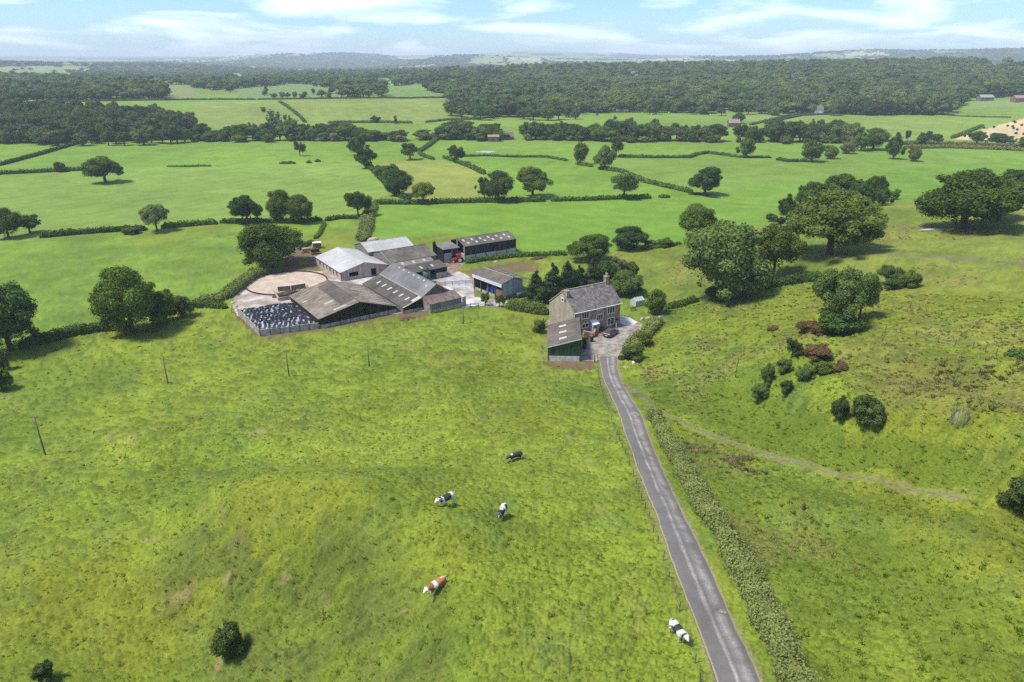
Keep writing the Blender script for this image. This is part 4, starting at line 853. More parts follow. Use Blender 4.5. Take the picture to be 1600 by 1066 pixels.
# trees along the far river (each a thing of its own)
rt = random.Random(21); lab_r = 'dark broadleaf tree in the line of trees along the far river'; n_r = 0
def topline(u):
    return float(np.interp(u, [290,330,370,400,430,470,520,550,600,640,680,700,730,790,800,830,850,900,950,1000,1050,1100,1180,1250,1330], [193,197,197,192,190,196,190,196,203,197,203,188,190,200,203,186,188,194,190,188,189,190,191,190,192]))
u = 306
while u < 1335:
    gap = 625 < u < 648 or 786 < u < 822 or 1130 < u < 1152
    if not gap:
        w = rt.uniform(24, 42); vt = topline(u) + rt.uniform(-4, 8); vb = float(np.interp(u, [300, 800, 1330], [221, 219, 225])) - rt.uniform(0, 3)
        k_, l_ = rt.choice(['oak', 'round', 'round', 'loose']), rt.choice(['wood', 'dark', 'oak', 'oak', 'ash']); tree(k_, l_, u, vb, w, vt, lab_of(k_, l_, w, 24, 42, u, RREF), 'trees along the far river')
        if rt.random() < .34: k_, l_, w = rt.choice(['oak', 'round']), rt.choice(['dark', 'wood', 'oak']), rt.uniform(18, 30); tree(k_, l_, u + rt.uniform(-8, 8), vb - rt.uniform(5, 9), w, vt - rt.uniform(-2, 4), lab_of(k_, l_, w, 18, 30, u, RREF, 'back-row tree'), 'trees along the far river')
        if rt.random() < .7: l_, w = rt.choice(['olive', 'ash', 'hedge', 'oak']), rt.uniform(12, 24); tree('bush', l_, u + rt.uniform(-6, 8), vb + 2.0, w, vb - rt.uniform(7, 13), lab_of('bush', l_, w, 12, 24, u, RREF, 'bush in front'), 'bushes in front of the river trees')
    u += rt.uniform(9, 15)
for i in range(16):
    u = rt.uniform(1200, 1325); v = rt.uniform(213, 224); k_, l_, w = rt.choice(['oak', 'round', 'loose']), rt.choice(['dark', 'wood', 'oak']), rt.uniform(16, 26); tree(k_, l_, u, v, w, v - rt.uniform(20, 30), lab_of(k_, l_, w, 16, 26, u, RREF), 'trees along the far river')
# shrubs on the slope above the river
for i in range(26):
    u = rt.uniform(412, 475); v = np.interp(u, [412, 475], [182, 205]) + rt.uniform(-8, 8); l_, w = rt.choice(['dark', 'oak', 'ash']), rt.uniform(7, 15); tree('bush', l_, u, v, w, v - rt.uniform(6, 12), lab_of('bush', l_, w, 7, 15, u, [(425, 'slope above the river, left part'), (445, 'slope above the river, middle'), (465, 'slope above the river, right part')], 'shrub'), 'shrubs on the slope above the river', lod='far')
# front ranks of the woods: trees one can tell apart
for (u0, u1, va, vb_, n, wlo, whi, hlo, hhi, lab, grp) in (
    (0, 300, 221, 228, 22, 20, 34, 18, 30, [(40, 'front of the left wood by the frame edge'), (118, 'front of the left wood at the hedge end'), (200, 'front of the left wood, middle'), (280, 'front of the left wood, right end')], 'front trees of the left wood'),
    (700, 905, 176, 189, 22, 14, 28, 16, 28, [(730, 'woods left of the pink house'), (800, 'woods below the pink house'), (870, 'woods right of the pink house')], 'trees round the pink house'),
    (905, 1250, 172, 181, 24, 13, 24, 12, 22, [(940, 'front of the big wood left of the white cottage'), (1010, 'front of the big wood right of the white cottage'), (1090, 'front of the big wood, middle'), (1180, 'front of the big wood by the far lane')], 'edge trees of the big wood'),
    (1300, 1480, 177, 181, 22, 16, 30, 18, 30, [(1320, 'tall wood edge by the small pale house'), (1379, 'tall wood edge beside the purple tree'), (1440, 'tall wood edge at its right end')], 'tall trees at the right of the big wood'),
    (405, 525, 146, 155, 12, 8, 18, 8, 14, [(430, 'small far fields, left part'), (500, 'small far fields, right part')], 'trees among the small far fields')):
    for i in range(n):
        u = u0 + (u1 - u0) * (i + rt.uniform(.1, .9)) / n; v = rt.uniform(va, vb_); k_, l_, w = rt.choice(['oak', 'round', 'round']), rt.choice(['wood', 'dark', 'oak', 'wood', 'ash', 'olive']), rt.uniform(wlo, whi)
        tree(k_, l_, u, v, w, v - rt.uniform(hlo, hhi), lab_of(k_, l_, w, wlo, whi, u, lab), grp, lod='mid' if wlo >= 13 else 'far')

# woods as masses
FP = []
for kd in ('oak', 'round'):
    for k in range(3):
        m0 = proto('far', kd, k)[0].copy(); m0.materials[0] = LEAF['wood']; FP.append(m0)
        m1 = proto('far', kd, k)[0].copy(); m1.materials[0] = LEAF[('olive', 'dark', 'ash')[k]]; FP.append(m1)
FP.sort(key=lambda m: ['dark_leaves', 'woodland_leaves', 'ash_leaves', 'olive_leaves'].index(m.materials[0].name)); FP = FP[:2] + FP[3:]
MP = []
for kd in ('oak', 'round', 'loose'):
    for k in range(2):
        m0 = proto('mid', kd, k)[0].copy(); m0.materials[0] = LEAF[('wood', 'dark', 'ash', 'wood', 'olive', 'oak')[len(MP)]]; MP.append(m0)
def wood(name, label, polys, spacing, w, h, seed, excl=(), protos=None, excl_world=(), holes=0):
    p = fill(polys, spacing, seed, excl, excl_world); rg = np.random.default_rng(seed + 1); 
    if holes: p = p[fbm(p[:, 0] / 210, p[:, 1] / 260, seed + 3, 3) > holes]
    n = len(p); sw = rg.uniform(w * .62, w * 1.4, n); sh = np.clip(sw / w, .75, 1.25) * rg.uniform(h * .72, h * 1.22, n)
    p[:, 2] -= .2; return scatter(name, label, 'wood', p, np.c_[sw, sw, sh], protos or FP, seed, 70)
wood('left_wood', 'dense dark broadleaf wood filling the slope at far left', [[(-260,232),(90,224),(300,218),(302,200),(280,190),(200,184),(150,178),(60,178),(-260,178)]], 7.5, 11, 12, 5, protos=MP)
wood('middle_wood', 'dark belt of woodland above the left fields', [[(-400,163),(60,160),(264,156),(262,150),(240,138),(160,128),(-400,128)]], 12, 18, 13.5, 6)
wood('far_left_woods', 'blue-green woods rolling behind the left fields', [[(-400,128),(240,131),(395,149),(402,155),(600,153),(700,152),(700,125),(640,114),(400,110),(200,112),(100,114),(-400,112)]], 14, 18, 12, 7, holes=.49,
     excl=[[(238,132),(300,133),(312,157),(262,160)], [(362,152),(362,140),(460,131),(530,140),(530,156),(398,158)], [(598,156),(604,135),(645,135),(702,156)], [(-400,126),(-300,112),(60,106),(142,106),(140,118),(100,126)]])
wood('big_wood', 'great dark wood covering the rising ground on the right', [[(700,172),(735,181),(800,184),(905,178),(1000,172),(1250,178),(1480,180),(1500,168),(1900,166),(1900,112),(1600,111),(1300,104.5),(1000,109),(800,113),(690,118),(612,134),(640,138),(700,152)]], 13, 20, 14.5, 8,
     excl=[[(1485,182),(1515,154),(1900,154),(1900,184)], [(1532,113),(1542,104),(1570,103),(1566,113)], [(1436,145),(1440,133),(1458,133),(1454,146)], [(970,128),(972,122),(1000,122),(1000,128)]], holes=.30)
fx = []; rg = np.random.default_rng(4)
for i in range(60000):
    if len(fx) >= 15000: break
    a = math.radians(rg.uniform(-42, 42)); r = rg.uniform(1800, 7200); fx.append((r * math.sin(a), r * math.cos(a)))
fx = np.array(fx); wv = fbm(fx[:, 0] / 620, fx[:, 1] / 1100, 131, 4)
X2 = fx[:, 0] + 160 * (fbm(fx[:, 0] / 500, fx[:, 1] / 500, 111, 3) - .5); Y2 = fx[:, 1] * .55 + 160 * (fbm(fx[:, 0] / 500, fx[:, 1] / 500, 115, 3) - .5)
cr_ = h2(np.floor(X2 / 210.), np.floor(Y2 / 210.), 5); ex = np.abs(X2 / 210. - np.round(X2 / 210.)) < .05; ey = np.abs(Y2 / 210. - np.round(Y2 / 210.)) < .05
kp = (wv > .545) | (cr_ < .24) | ((ex | ey) & (rg.random(len(fx)) < .9)); kp &= (np.hypot(fx[:, 0], fx[:, 1]) > 2700) | (rg.random(len(fx)) < .35); fx = fx[kp]; sw = rg.uniform(16, 30, len(fx))
scatter('far_woods', 'hazy blue woods and hedgerows of the distant plain', 'wood', np.c_[fx, Hs(fx[:, 0], fx[:, 1]) - .5], np.c_[sw, sw, rg.uniform(7, 12, len(fx))], FP, 9)

# hedges
Hd = [
('dark clipped hedge crossing the pale field at far left', [(-60,275),(0,273),(95,268),(190,264)], 1.8, 2.5),
('dark hedge running up to the left wood', [(-40,264),(0,259),(60,243),(118,226)], 1.8, 2.5),
('remnant of low hedge in the middle of the pale field', [(262,261),(292,261),(330,260)], .8, 1.5),
('faint broken hedge right of the lone slender tree', [(437,256),(450,256),(462,256)], 1.3, 2.5),
('short hedge stub left of its pair in the pale field', [(479,255),(487,255)], 1.4, 2.4),
('short hedge stub right of its pair in the pale field', [(492,253),(501,253)], 1.4, 2.4),
('diagonal hedge below the row of dark trees', [(556,246),(584,268),(600,285),(622,306),(640,314)], 1.8, 3.0),
('short hedge climbing from the golden field to the river', [(682,219),(668,230),(655,238)], 1.9, 2.8),
('hedge along the top of the golden field', [(655,240),(664,246),(678,250)], 1.5, 2.6),
('hedge along the right side of the golden field', [(693,247),(714,254),(735,262),(757,273)], 1.7, 3.0),
('thin dark hedge crossing behind the white pond', [(722,245),(760,244),(800,246),(850,246),(887,252)], 1.2, 2.2),
('long dark hedge under the weeping tree', [(582,319),(660,319),(720,317),(800,316),(852,315)], 1.9, 2.6),
('dark hedge from the gateway to the open-crowned tree', [(861,315),(930,313),(975,311),(1017,310)], 1.6, 2.2),
('short isolated hedge piece right of the open-crowned tree', [(1029,309),(1038,309),(1047,309)], 1.3, 2.2),
('upper part of the winding hedge below the ivy-trunked tree', [(900,257),(912,259),(926,261)], 1.4, 2.5),
('winding hedge between the two bright meadows', [(935,264),(970,269),(1007,285),(1050,295),(1082,302)], 1.7, 3.0),
('thin hedge at the foot of the round dark oak', [(1075,304),(1090,304),(1110,306)], .7, 1.6),
('dark hedge curving along the far meadow edge', [(965,246),(1020,247),(1077,247),(1090,242),(1105,240),(1130,243),(1152,246)], 1.5, 2.6),
('dark hedge from the round tree towards the right shrubs', [(1152,246),(1165,247),(1200,247),(1205,247)], 1.2, 2.3),
('low dark hedge leading to the round hedge tree', [(1213,250),(1230,253),(1262,253)], 1.5, 2.8),
('long dark hedge below the pale field at left', [(62,372),(120,366),(190,361),(230,360)], 1.7, 2.4),
('dark hedge between the willow and the neat oak', [(252,357),(300,353),(341,350)], 1.7, 2.4),
('dark hedge below the two touching trees', [(344,349),(400,348),(470,349),(503,344)], 1.6, 2.4),
('hedge closing the top of the small bright field', [(508,346),(530,342),(560,342)], 1.5, 2.0),
('low hedge with gaps down the side of the small bright field', [(507,350),(500,366),(492,374)], .9, 1.4),
('scrubby hedge by the parked farm trailer', [(488,378),(478,385),(470,392)], 1.0, 1.6),
('overgrown pale hedge along the old farm track', [(583,322),(575,340),(572,360),(566,378)], 1.7, 4.5),
('thick hedge running from the huge tree to the left edge', [(30,546),(85,531),(120,522),(170,516),(205,512)], 2.0, 2.4),
('low dark hedge between the huge tree shrubs and the clamp', [(295,481),(320,480),(355,482)], 1.4, 1.8),
('broad rough hedge curving round the circular pen', [(300,476),(335,472),(358,462),(374,448),(392,436),(420,425)], 1.8, 3.4),
('double hedge in front of the long dark barn', [(727,412),(760,407),(800,402),(840,400),(886,399)], 1.3, 1.6),
('trimmed garden hedge left of the farmhouse', [(790,481),(815,485),(840,489),(857,492)], 2.4, 2.8),
('low hedge right of the dome-shaped tree', [(1000,390),(1030,387),(1065,382)], 1.0, 1.8),
('dark hedge behind the lawn tree running to the biggest tree', [(1040,482),(1065,478),(1092,471)], 1.4, 2.2),
('dark hedge from the biggest tree to the ivy-clad tree', [(1180,452),(1215,448),(1250,442),(1288,437)], 2.1, 2.8),
('rough shrubby hedge on the bank beside the gravel forecourt', [(1030,503),(1020,514),(1004,530),(990,544),(978,556)], 1.8, 3.2),
('low hedge at the top right of the bank', [(1568,556),(1585,557),(1625,562)], 1.0, 1.6),
('thin dark hedge on the crest of the wide hill field', [(60,160),(135,159),(250,157),(330,156),(400,156)], 1.6, 3.0),
('thin dark hedge along the crest above the wide hill field', [(402,156),(470,155),(560,154),(640,154),(697,153)], 1.4, 3.0),
('hedge falling down the left side of the wide hill field', [(437,160),(455,172),(470,184),(477,192)], 1.8, 3.2),
('hedge along the foot of the wide hill field', [(512,193),(560,192),(610,192),(645,193)], 2.0, 3.2),
('hedge from the river trees to the pink house wood', [(665,192),(700,188),(740,187),(772,184)], 1.8, 3.2),
('hedge on the left side of the far lane', [(1172,196),(1200,189),(1225,183),(1250,178)], 1.6, 3.0),
('hedge on the right side of the far lane', [(1196,194),(1225,187),(1252,181),(1300,179)], 1.6, 3.0),
('hedge along the left side of the stubble field', [(1487,217),(1505,210),(1534,198)], 1.8, 3.0),
('thin hedge dividing the far right meadows', [(1480,181),(1520,183),(1580,184)], .9, 2.0),
('dark hedge below the white far house', [(905,176),(1000,176),(1120,178)], 1.5, 3.0),
]
for lab, px, h, w in Hd: hedge(lab, px, h, w, leaf='hedge' if h * w > 5.4 and 'broad' in lab or 'rough' in lab or 'overgrown' in lab or 'garden' in lab else 'hedgedark')
for lab, px, w in (('pale band of reeds below the right-hand stubble field', [(1412,232),(1480,231),(1540,233),(1605,236)], 7), ('darker band of reeds behind the pale one', [(1400,226),(1450,225),(1520,228),(1600,230)], 6)):
    hedge(lab, px, 2.0, w, leaf='reed', name='reed_bed', cat='reed bed')
hedge('tall loose hawthorn hedge along the right side of the lane', [(1018,650),(1034,682),(1072,745),(1102,800),(1143,866),(1178,933),(1208,1000),(1242,1070),(1300,1180)], 1.9, 2.5, leaf='hedge', size=.21, ragged=.55, cover=2.4, name='hawthorn_hedge')
# rough vegetation in the near fields
def clump_mesh(name, leaf, seed, n=26, h=.5, w=.5):
    rg = np.random.default_rng(seed); C = []; F = []
    a = rg.uniform(0, 6.283, n); r = rg.uniform(0, w * .5, n); bx = np.cos(a) * r; by = np.sin(a) * r; ln = rg.uniform(.5, 1, n) * h; lean = rg.uniform(.2, .9, n)
    V = []
    for i in range(n):
        b0 = np.array([bx[i], by[i], -.03]); d = np.array([math.cos(a[i]) * lean[i], math.sin(a[i]) * lean[i], 1]); d /= np.linalg.norm(d); s = np.array([-math.sin(a[i] + rg.uniform(-1, 1)), math.cos(a[i] + rg.uniform(-1, 1)), 0]) * w * .10
        t_ = b0 + d * ln[i]; V += [b0 - s, b0 + s, t_ + s * .4, t_ - s * .4]
    return npmesh(name, np.array(V), np.arange(4 * n).reshape(n, 4), [LEAF[leaf]], lv=rg.random(n))
TUF = [clump_mesh('tuft_mesh', 'tuft', s, 22, 1, 2.0) for s in (1, 2, 3)]; TURF = [clump_mesh('turf_mesh', 'turf', s, 16, 1, 2.6) for s in (21, 22, 23)]; DRYT = [clump_mesh('dry_tuft_mesh', 'dry', s, 24, 1, 1.6) for s in (4, 5, 6)]; RUSH = [clump_mesh('rush_mesh', 'reed', s, 30, 1, 1.4) for s in (7, 8)]
def spread(name, label, cat, polys, n, seed, hs, protos, dens, excl_lane=True):
    rg = np.random.default_rng(seed); q = []
    for pp in polys:
        a = np.array(pp); x0, y0 = a.min(0); x1, y1 = a.max(0); X = rg.uniform(x0, x1, n); Y = rg.uniform(y0, y1, n); r = np.hypot(X, Y)
        k = inpoly(X, Y, pp) & (r < 240) & (r > 20) & (rg.random(n) < dens(X, Y)); k &= (dpoly(X, Y, LMID) > 2.6) & ~inpoly(X, Y, YARD) & ~inpoly(X, Y, GRAVEL) & ~inpoly(X, Y, FARM) & (dpoly(X, Y, TRACK) > .8)
        q.append(np.c_[X[k], Y[k]])
    q = np.concatenate(q); h = rg.uniform(hs[0], hs[1], len(q)); z = Hs(q[:, 0], q[:, 1])
    return scatter(name, label, cat, np.c_[q, z], np.c_[h * 1.1, h * 1.1, h], protos, seed)
NEARF = [P2([(-300,1300),(-300,560),(80,534),(300,492),(400,540),(620,505),(780,500),(850,560),(900,575),(938,580),(1000,740),(1115,1066),(1180,1300)])]
spread('pasture_tussocks', 'dark green tussocks dotted over the foreground pasture', 'grass', NEARF, 70000, 11, (.07, .26), TUF, lambda x, y: sstep(.50, .68, fbm(x / 1.35 + 7, y / .68, 71, 3)) * .6 + .03)
spread('hillside_tussocks', 'green tussocks over the right-hand hillside', 'grass', [HILLSIDE], 50000, 12, (.08, .32), TUF, lambda x, y: sstep(.46, .66, fbm(x / 1.35 + 7, y / .68, 71, 3)) * .8 + .08)
spread('dry_grass', 'straw-coloured dry grass clumps on the hillside and banks', 'grass', [HILLSIDE, TOPFIELD], 30000, 13, (.15, .38), DRYT, lambda x, y: sstep(.52, .72, fbm(x / 12 + 5, y / 12, 51, 4)) * .8)
spread('grass_tufts', 'short bright grass clumps all over the near fields', 'grass', [NEARF[0], HILLSIDE], 130000, 15, (.05, .15), TURF, lambda x, y: (np.hypot(x, y) < 115) * sstep(.30, .55, fbm(x / 1.1, y / .6, 83, 2)))
RUF = [P2([(1380,560),(1600,560),(1640,680),(1500,640),(1420,620)]), P2([(1060,690),(1180,715),(1200,740),(1090,735)])]
spread('rough_heath', 'brownish rushes and rough hummocks high on the bank', 'grass', RUF, 2600, 14, (.25, .5), RUSH + DRYT, lambda x, y: sstep(.5, .62, fbm(x / 3.2 + 2, y / 2.4, 55, 2)))
# ---------------------------------------------------------------- farm buildings
M = dict(
 roofA=sheet_mat('weathered_grey_roof_sheets', (.080,.064,.048), (.215,.18,.14), 1.05, 1.5, 'Y', var=.55, streak=1.2),
 roofA2=sheet_mat('dark_mossy_roof_sheets', (.045,.038,.030), (.12,.10,.08), 1.05, 2, 'Y'),
 roofB=sheet_mat('dark_brown_roof_sheets', (.040,.034,.030), (.10,.088,.075), 1.05, 2, 'Y'),
 roofC=sheet_mat('slate_grey_roof_sheets', (.085,.085,.088), (.175,.172,.172), 1.05, 2.2, 'Y', var=.25),
 roofC2=sheet_mat('lighter_grey_roof_sheets', (.12,.12,.122), (.22,.216,.212), 1.05, 2.2, 'Y', var=.25),
 roofD=sheet_mat('rusty_brown_roof_sheets', (.07,.052,.045), (.17,.125,.11), 1.05, 2, 'X'),
 roofE=sheet_mat('pale_grey_roof_sheets', (.30,.295,.285), (.45,.445,.43), 1.05, 2.4, 'Y', .6, var=.2, streak=.7),
 roofF=sheet_mat('silver_grey_roof_sheets', (.26,.26,.25), (.42,.415,.40), 1.05, 2.4, 'X', .6, var=.2, streak=.7),
 roofG=sheet_mat('lichen_brown_roof_sheets', (.060,.054,.042), (.155,.14,.108), 1.05, 2, 'X', var=.25),
 roofH=sheet_mat('mid_grey_roof_sheets', (.09,.088,.082), (.20,.19,.175), 1.05, 2, 'X'),
 roofL=sheet_mat('brown_grey_roof_sheets', (.060,.050,.040), (.145,.122,.10), 1.05, 2, 'Y'),
 black=mat('black_timber_boards', (.018,.017,.017), .9, .2, var=.5, scale=2, attr='shade', attr_amt=.9, stretch=(6, 6, .6)),
 jboard=mat('dark_brown_boards', (.040,.032,.030), .9, .2, var=.4, scale=2, attr='shade', attr_amt=.7, stretch=(6, 6, .6)),
 eboard=mat('weathered_pinkish_boards', (.44,.365,.30), .9, .2, var=.25, scale=1.4, attr='shade', attr_amt=.22, stretch=(5, 5, .5)),
 conc=mat('weathered_concrete_panels', (.33,.31,.26), .9, .25, var=.3, scale=1.2, attr='shade', attr_amt=.15, bump=.3),
 concw=mat('pale_concrete_wall', (.42,.41,.39), .85, .3, var=.18, scale=1.5, attr='shade', attr_amt=.12),
 steel=mat('grey_painted_steel', (.10,.10,.10), .6, .4), sky=mat('translucent_rooflight', (.38,.365,.33), .5, .4, var=.12, scale=2), skyt=mat('yellowed_rooflight', (.36,.31,.23), .6, .3, var=.2, scale=2),
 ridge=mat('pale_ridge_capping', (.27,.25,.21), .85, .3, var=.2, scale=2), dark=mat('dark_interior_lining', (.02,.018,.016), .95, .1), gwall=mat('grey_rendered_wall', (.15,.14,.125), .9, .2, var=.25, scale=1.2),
 teal=mat('blue_grey_steel_cladding', (.035,.055,.070), .5, .4, var=.2, scale=1), bluew=mat('pale_blue_steel_cladding', (.27,.32,.335), .55, .4, var=.12, scale=1, attr='shade', attr_amt=.2),
 fascia=mat('off_white_fascia', (.50,.52,.52), .6, .3, var=.1), dwall=mat('lichened_grey_boarding', (.21,.195,.165), .9, .2, var=.25, scale=1.2, attr='shade', attr_amt=.25), stoneb=mat('brown_gable_stone', (.15,.125,.10), .95, .2, var=.35, scale=2.5, bump=.5),
 green=mat('dark_green_steel_cladding', (.022,.065,.030), .6, .3, var=.3, scale=.8, attr='shade', attr_amt=.35, stretch=(3, 3, .5)), brickr=mat('red_brown_brickwork', (.21,.11,.07), .9, .2, var=.3, scale=3), white=mat('white_paintwork', (.74,.74,.72), .5, .4, var=.04),
 glass=mat('dark_window_glass', (.02,.024,.028), .08, .6), blue=mat('blue_plastic', (.03,.14,.42), .4, .5, var=.1), tank=mat('green_plastic_tank', (.035,.085,.055), .5, .4, var=.2),
 render=mat('weathered_buff_render', (.27,.225,.16), .92, .2, scale=.7, col2=(.36,.31,.235), bump=.2), stone=mat('brown_coursed_stone', (.25,.175,.12), .92, .2, scale=1.2, col2=(.39,.29,.20), attr='shade', attr_amt=.35, bump=.5),
 wood=mat('weathered_fence_timber', (.16,.135,.105), .9, .2, var=.25), wire=mat('galvanised_wire', (.22,.22,.21), .5, .5, metal=.6), muck=mat('brown_muck', (.085,.05,.03), .95, .2, var=.5, scale=2, bump=1.0),
 rubble=mat('pale_rubble', (.36,.30,.25), .95, .2, var=.3, scale=2), rubber=mat('black_rubber', (.014,.014,.015), .7, .4), sand=mat('pen_sand', (.33,.265,.20), .95, .15, scale=.35, col2=(.45,.37,.30), bump=.3))
def slate():
    m = bpy.data.materials.new('stone_slate_roof'); m.use_nodes = True; t = m.node_tree; b = t.nodes['Principled BSDF']; b.inputs['Roughness'].default_value = .75
    tc = N(t, 'ShaderNodeTexCoord'); mpn = N(t, 'ShaderNodeMapping'); mpn.inputs['Scale'].default_value = (1, 1.15, 1); t.links.new(tc.outputs['Object'], mpn.inputs[0])
    br = N(t, 'ShaderNodeTexBrick'); br.inputs['Scale'].default_value = 1; br.inputs['Brick Width'].default_value = .42; br.inputs['Row Height'].default_value = .30; br.inputs['Mortar Size'].default_value = .025
    br.inputs['Color1'].default_value = (.10,.088,.084,1); br.inputs['Color2'].default_value = (.20,.175,.165,1); br.inputs['Mortar'].default_value = (.05,.046,.05,1); t.links.new(mpn.outputs[0], br.inputs['Vector'])
    n = N(t, 'ShaderNodeTexNoise'); n.inputs['Scale'].default_value = 1.1; n.inputs['Detail'].default_value = 6; t.links.new(tc.outputs['Object'], n.inputs['Vector'])
    mr = N(t, 'ShaderNodeMapRange'); mr.inputs[1].default_value = .3; mr.inputs[2].default_value = .7; mr.inputs[3].default_value = .65; mr.inputs[4].default_value = 1.4; t.links.new(n.outputs[0], mr.inputs[0])
    s = N(t, 'ShaderNodeVectorMath', operation='SCALE'); t.links.new(br.outputs[0], s.inputs[0]); t.links.new(mr.outputs[0], s.inputs['Scale']); t.links.new(s.outputs[0], b.inputs['Base Color'])
    bp = N(t, 'ShaderNodeBump'); bp.inputs['Strength'].default_value = .5; bp.inputs['Distance'].default_value = .03; t.links.new(br.outputs['Fac'], bp.inputs['Height']); bp.invert = True; t.links.new(bp.outputs[0], b.inputs['Normal'])
    return m
M['slate'] = slate()
class Frame:
    def __init__(s, name, label, cat, ox, oy, rot, group=None, z=0.0): s.o = (ox, oy, z); s.rot = rot; s.root = thing(name, label, cat, (ox, oy, z), rot, group)
    def local(s, X, Y): dx, dy = X - s.o[0], Y - s.o[1]; c, q = math.cos(s.rot), math.sin(s.rot); return dx * c + dy * q, -dx * q + dy * c
    def hit(s, u, v, ax, val):                                   # where the sight line meets a plane of the building
        d = rayd(u, v); c, q = math.cos(s.rot), math.sin(s.rot); px_, py_ = s.local(0, 0); dx, dy = d[0] * c + d[1] * q, -d[0] * q + d[1] * c
        t = (val - (px_ if ax == 'x' else py_)) / (dx if ax == 'x' else dy); return (px_ + dx * t, py_ + dy * t, CAMH + d[2] * t - s.o[2])
def up(c):
    a, b, d = Vector(c[0]), Vector(c[1]), Vector(c[3]); n = (b - a).cross(d - a).normalized(); return n if n.z > 0 else -n
def roof(fr, c, m, name='roof_slope', th=.06, lab=None):
    o = MB().prism(c, th, .5, up(c)).build(name, m, fr.root)
    if lab: o['label'] = lab
    return o
def bil(c, s, t): c = [Vector(q) for q in c]; return (c[0].lerp(c[1], s)).lerp(c[3].lerp(c[2], s), t)
def panel(fr, c, s0, s1, t0, t1, m, name='rooflight', off=.07, th=.03):
    n = up(c); MB().prism([bil(c, s0, t0) + n * off, bil(c, s1, t0) + n * off, bil(c, s1, t1) + n * off, bil(c, s0, t1) + n * off], th, .5, n).build(name, m, fr.root)
def cap(fr, a, b, m, r=.12, name='ridge_cap'): MB().tube([a, b], [r, r], 6).build(name, m, fr.root)
def boards(fr, p0, p1, zb, top, m, w=.3, name='boarding', th=.06, skip=None, seed=0, side=1):
    # upright boards from p0 to p1, following the roof line given by top(f)
    r = random.Random(seed); p0 = Vector((*p0, 0)); p1 = Vector((*p1, 0)); L = (p1 - p0).length; n = max(2, int(L / w)); d = (p1 - p0) / n; nn = Vector((d.y, -d.x, 0)).normalized() * side; mb = MB()
    for i in range(n):
        a = p0 + d * (i + .04); b = p0 + d * (i + .96); za, zb_ = top((i + .04) / n), top((i + .96) / n); z0 = zb + r.uniform(0, .04); o_ = nn * r.uniform(0, .03); spans = [(z0, None)]
        if skip:
            for (f0, f1, s0, s1) in skip:
                if f0 <= (i + .5) / n <= f1: spans = ([(z0, s0)] if s0 > z0 + .05 else []) + [(s1, None)]
        c = r.random()
        for q0, q1 in spans:
            ta, tb = (za, zb_) if q1 is None else (q1, q1)
            if ta <= q0: continue
            mb.prism([a + o_ + Vector((0, 0, q0)), b + o_ + Vector((0, 0, q0)), b + o_ + Vector((0, 0, tb)), a + o_ + Vector((0, 0, ta))], th, c, nn)
    o = mb.build(name, m, fr.root, recalc=False); o['kind'] = 'stuff'; return o
def panels(fr, p0, p1, z0, z1, n, m, th=.14, side=1, name='concrete_panel', post=True):
    p0 = Vector((*p0, 0)); p1 = Vector((*p1, 0)); d = (p1 - p0) / n; nn = Vector((d.y, -d.x, 0)).normalized() * side; r = random.Random(n)
    for i in range(n):
        a = p0 + d * (i + .02); b = p0 + d * (i + .98); zz = z1 + r.uniform(-.04, .04) if not callable(z1) else z1((i + .5) / n)
        MB().prism([a + Vector((0, 0, z0)), b + Vector((0, 0, z0)), b + Vector((0, 0, zz)), a + Vector((0, 0, zz))], th, r.random(), nn).build(name, m, fr.root)
    if post:
        for i in range(n + 1):
            a = p0 + d * i; zz = (z1(i / n) if callable(z1) else z1) + .1; MB().box(a.x - .08, a.x + .08, a.y - .09 * side + nn.y * .1 - .05, a.y + nn.y * .2 + .05, 0, zz).build('post', M['steel'], fr.root)
def wall(fr, pts, th, nrm, m, name='wall', c=.5): return MB().prism(pts, th, c, nrm).build(name, m, fr.root)
def win(fr, x0, x1, z0, z1, n=3, y=0.0, nrm=(0, -1), name='window', rec=.03, m=None, sur=True, b=.09):
    # window set in a wall face at y (front) or x (side) plane; frame proud of the wall, panes recessed
    fm = m or M['white']; mb = MB()
    def bx(a0, a1, q0, q1, d0, d1, mbb):
        if nrm[1]: mbb.box(a0, a1, min(y + nrm[1] * d0, y + nrm[1] * d1), max(y + nrm[1] * d0, y + nrm[1] * d1), q0, q1)
        else: mbb.box(min(y + nrm[0] * d0, y + nrm[0] * d1), max(y + nrm[0] * d0, y + nrm[0] * d1), a0, a1, q0, q1)
    bx(x0, x1, z0, z0 + b, 0, .08, mb); bx(x0, x1, z1 - b, z1, 0, .08, mb); bx(x0, x0 + b, z0 + b, z1 - b, 0, .08, mb); bx(x1 - b, x1, z0 + b, z1 - b, 0, .08, mb)
    for i in range(1, n): xm = x0 + (x1 - x0) * i / n; bx(xm - b * .35, xm + b * .35, z0 + b, z1 - b, 0, .07, mb)
    w = mb.build(name, fm, fr.root)
    if sur: s_ = MB(); bx(x0 - .14, x1 + .14, z1, z1 + .2, 0, .05, s_); bx(x0 - .14, x1 + .14, z0 - .14, z0, 0, .12, s_); s_.build('sill', fm, w)
    for i in range(n):
        a0 = x0 + b + (x1 - x0 - 2 * b) * i / n; a1 = x0 + b + (x1 - x0 - 2 * b) * (i + 1) / n; pm = MB(); bx(a0 + .01, a1 - .01, z0 + b, z1 - b, .012, .03, pm); pm.build('pane', M['glass'], w)
    return w
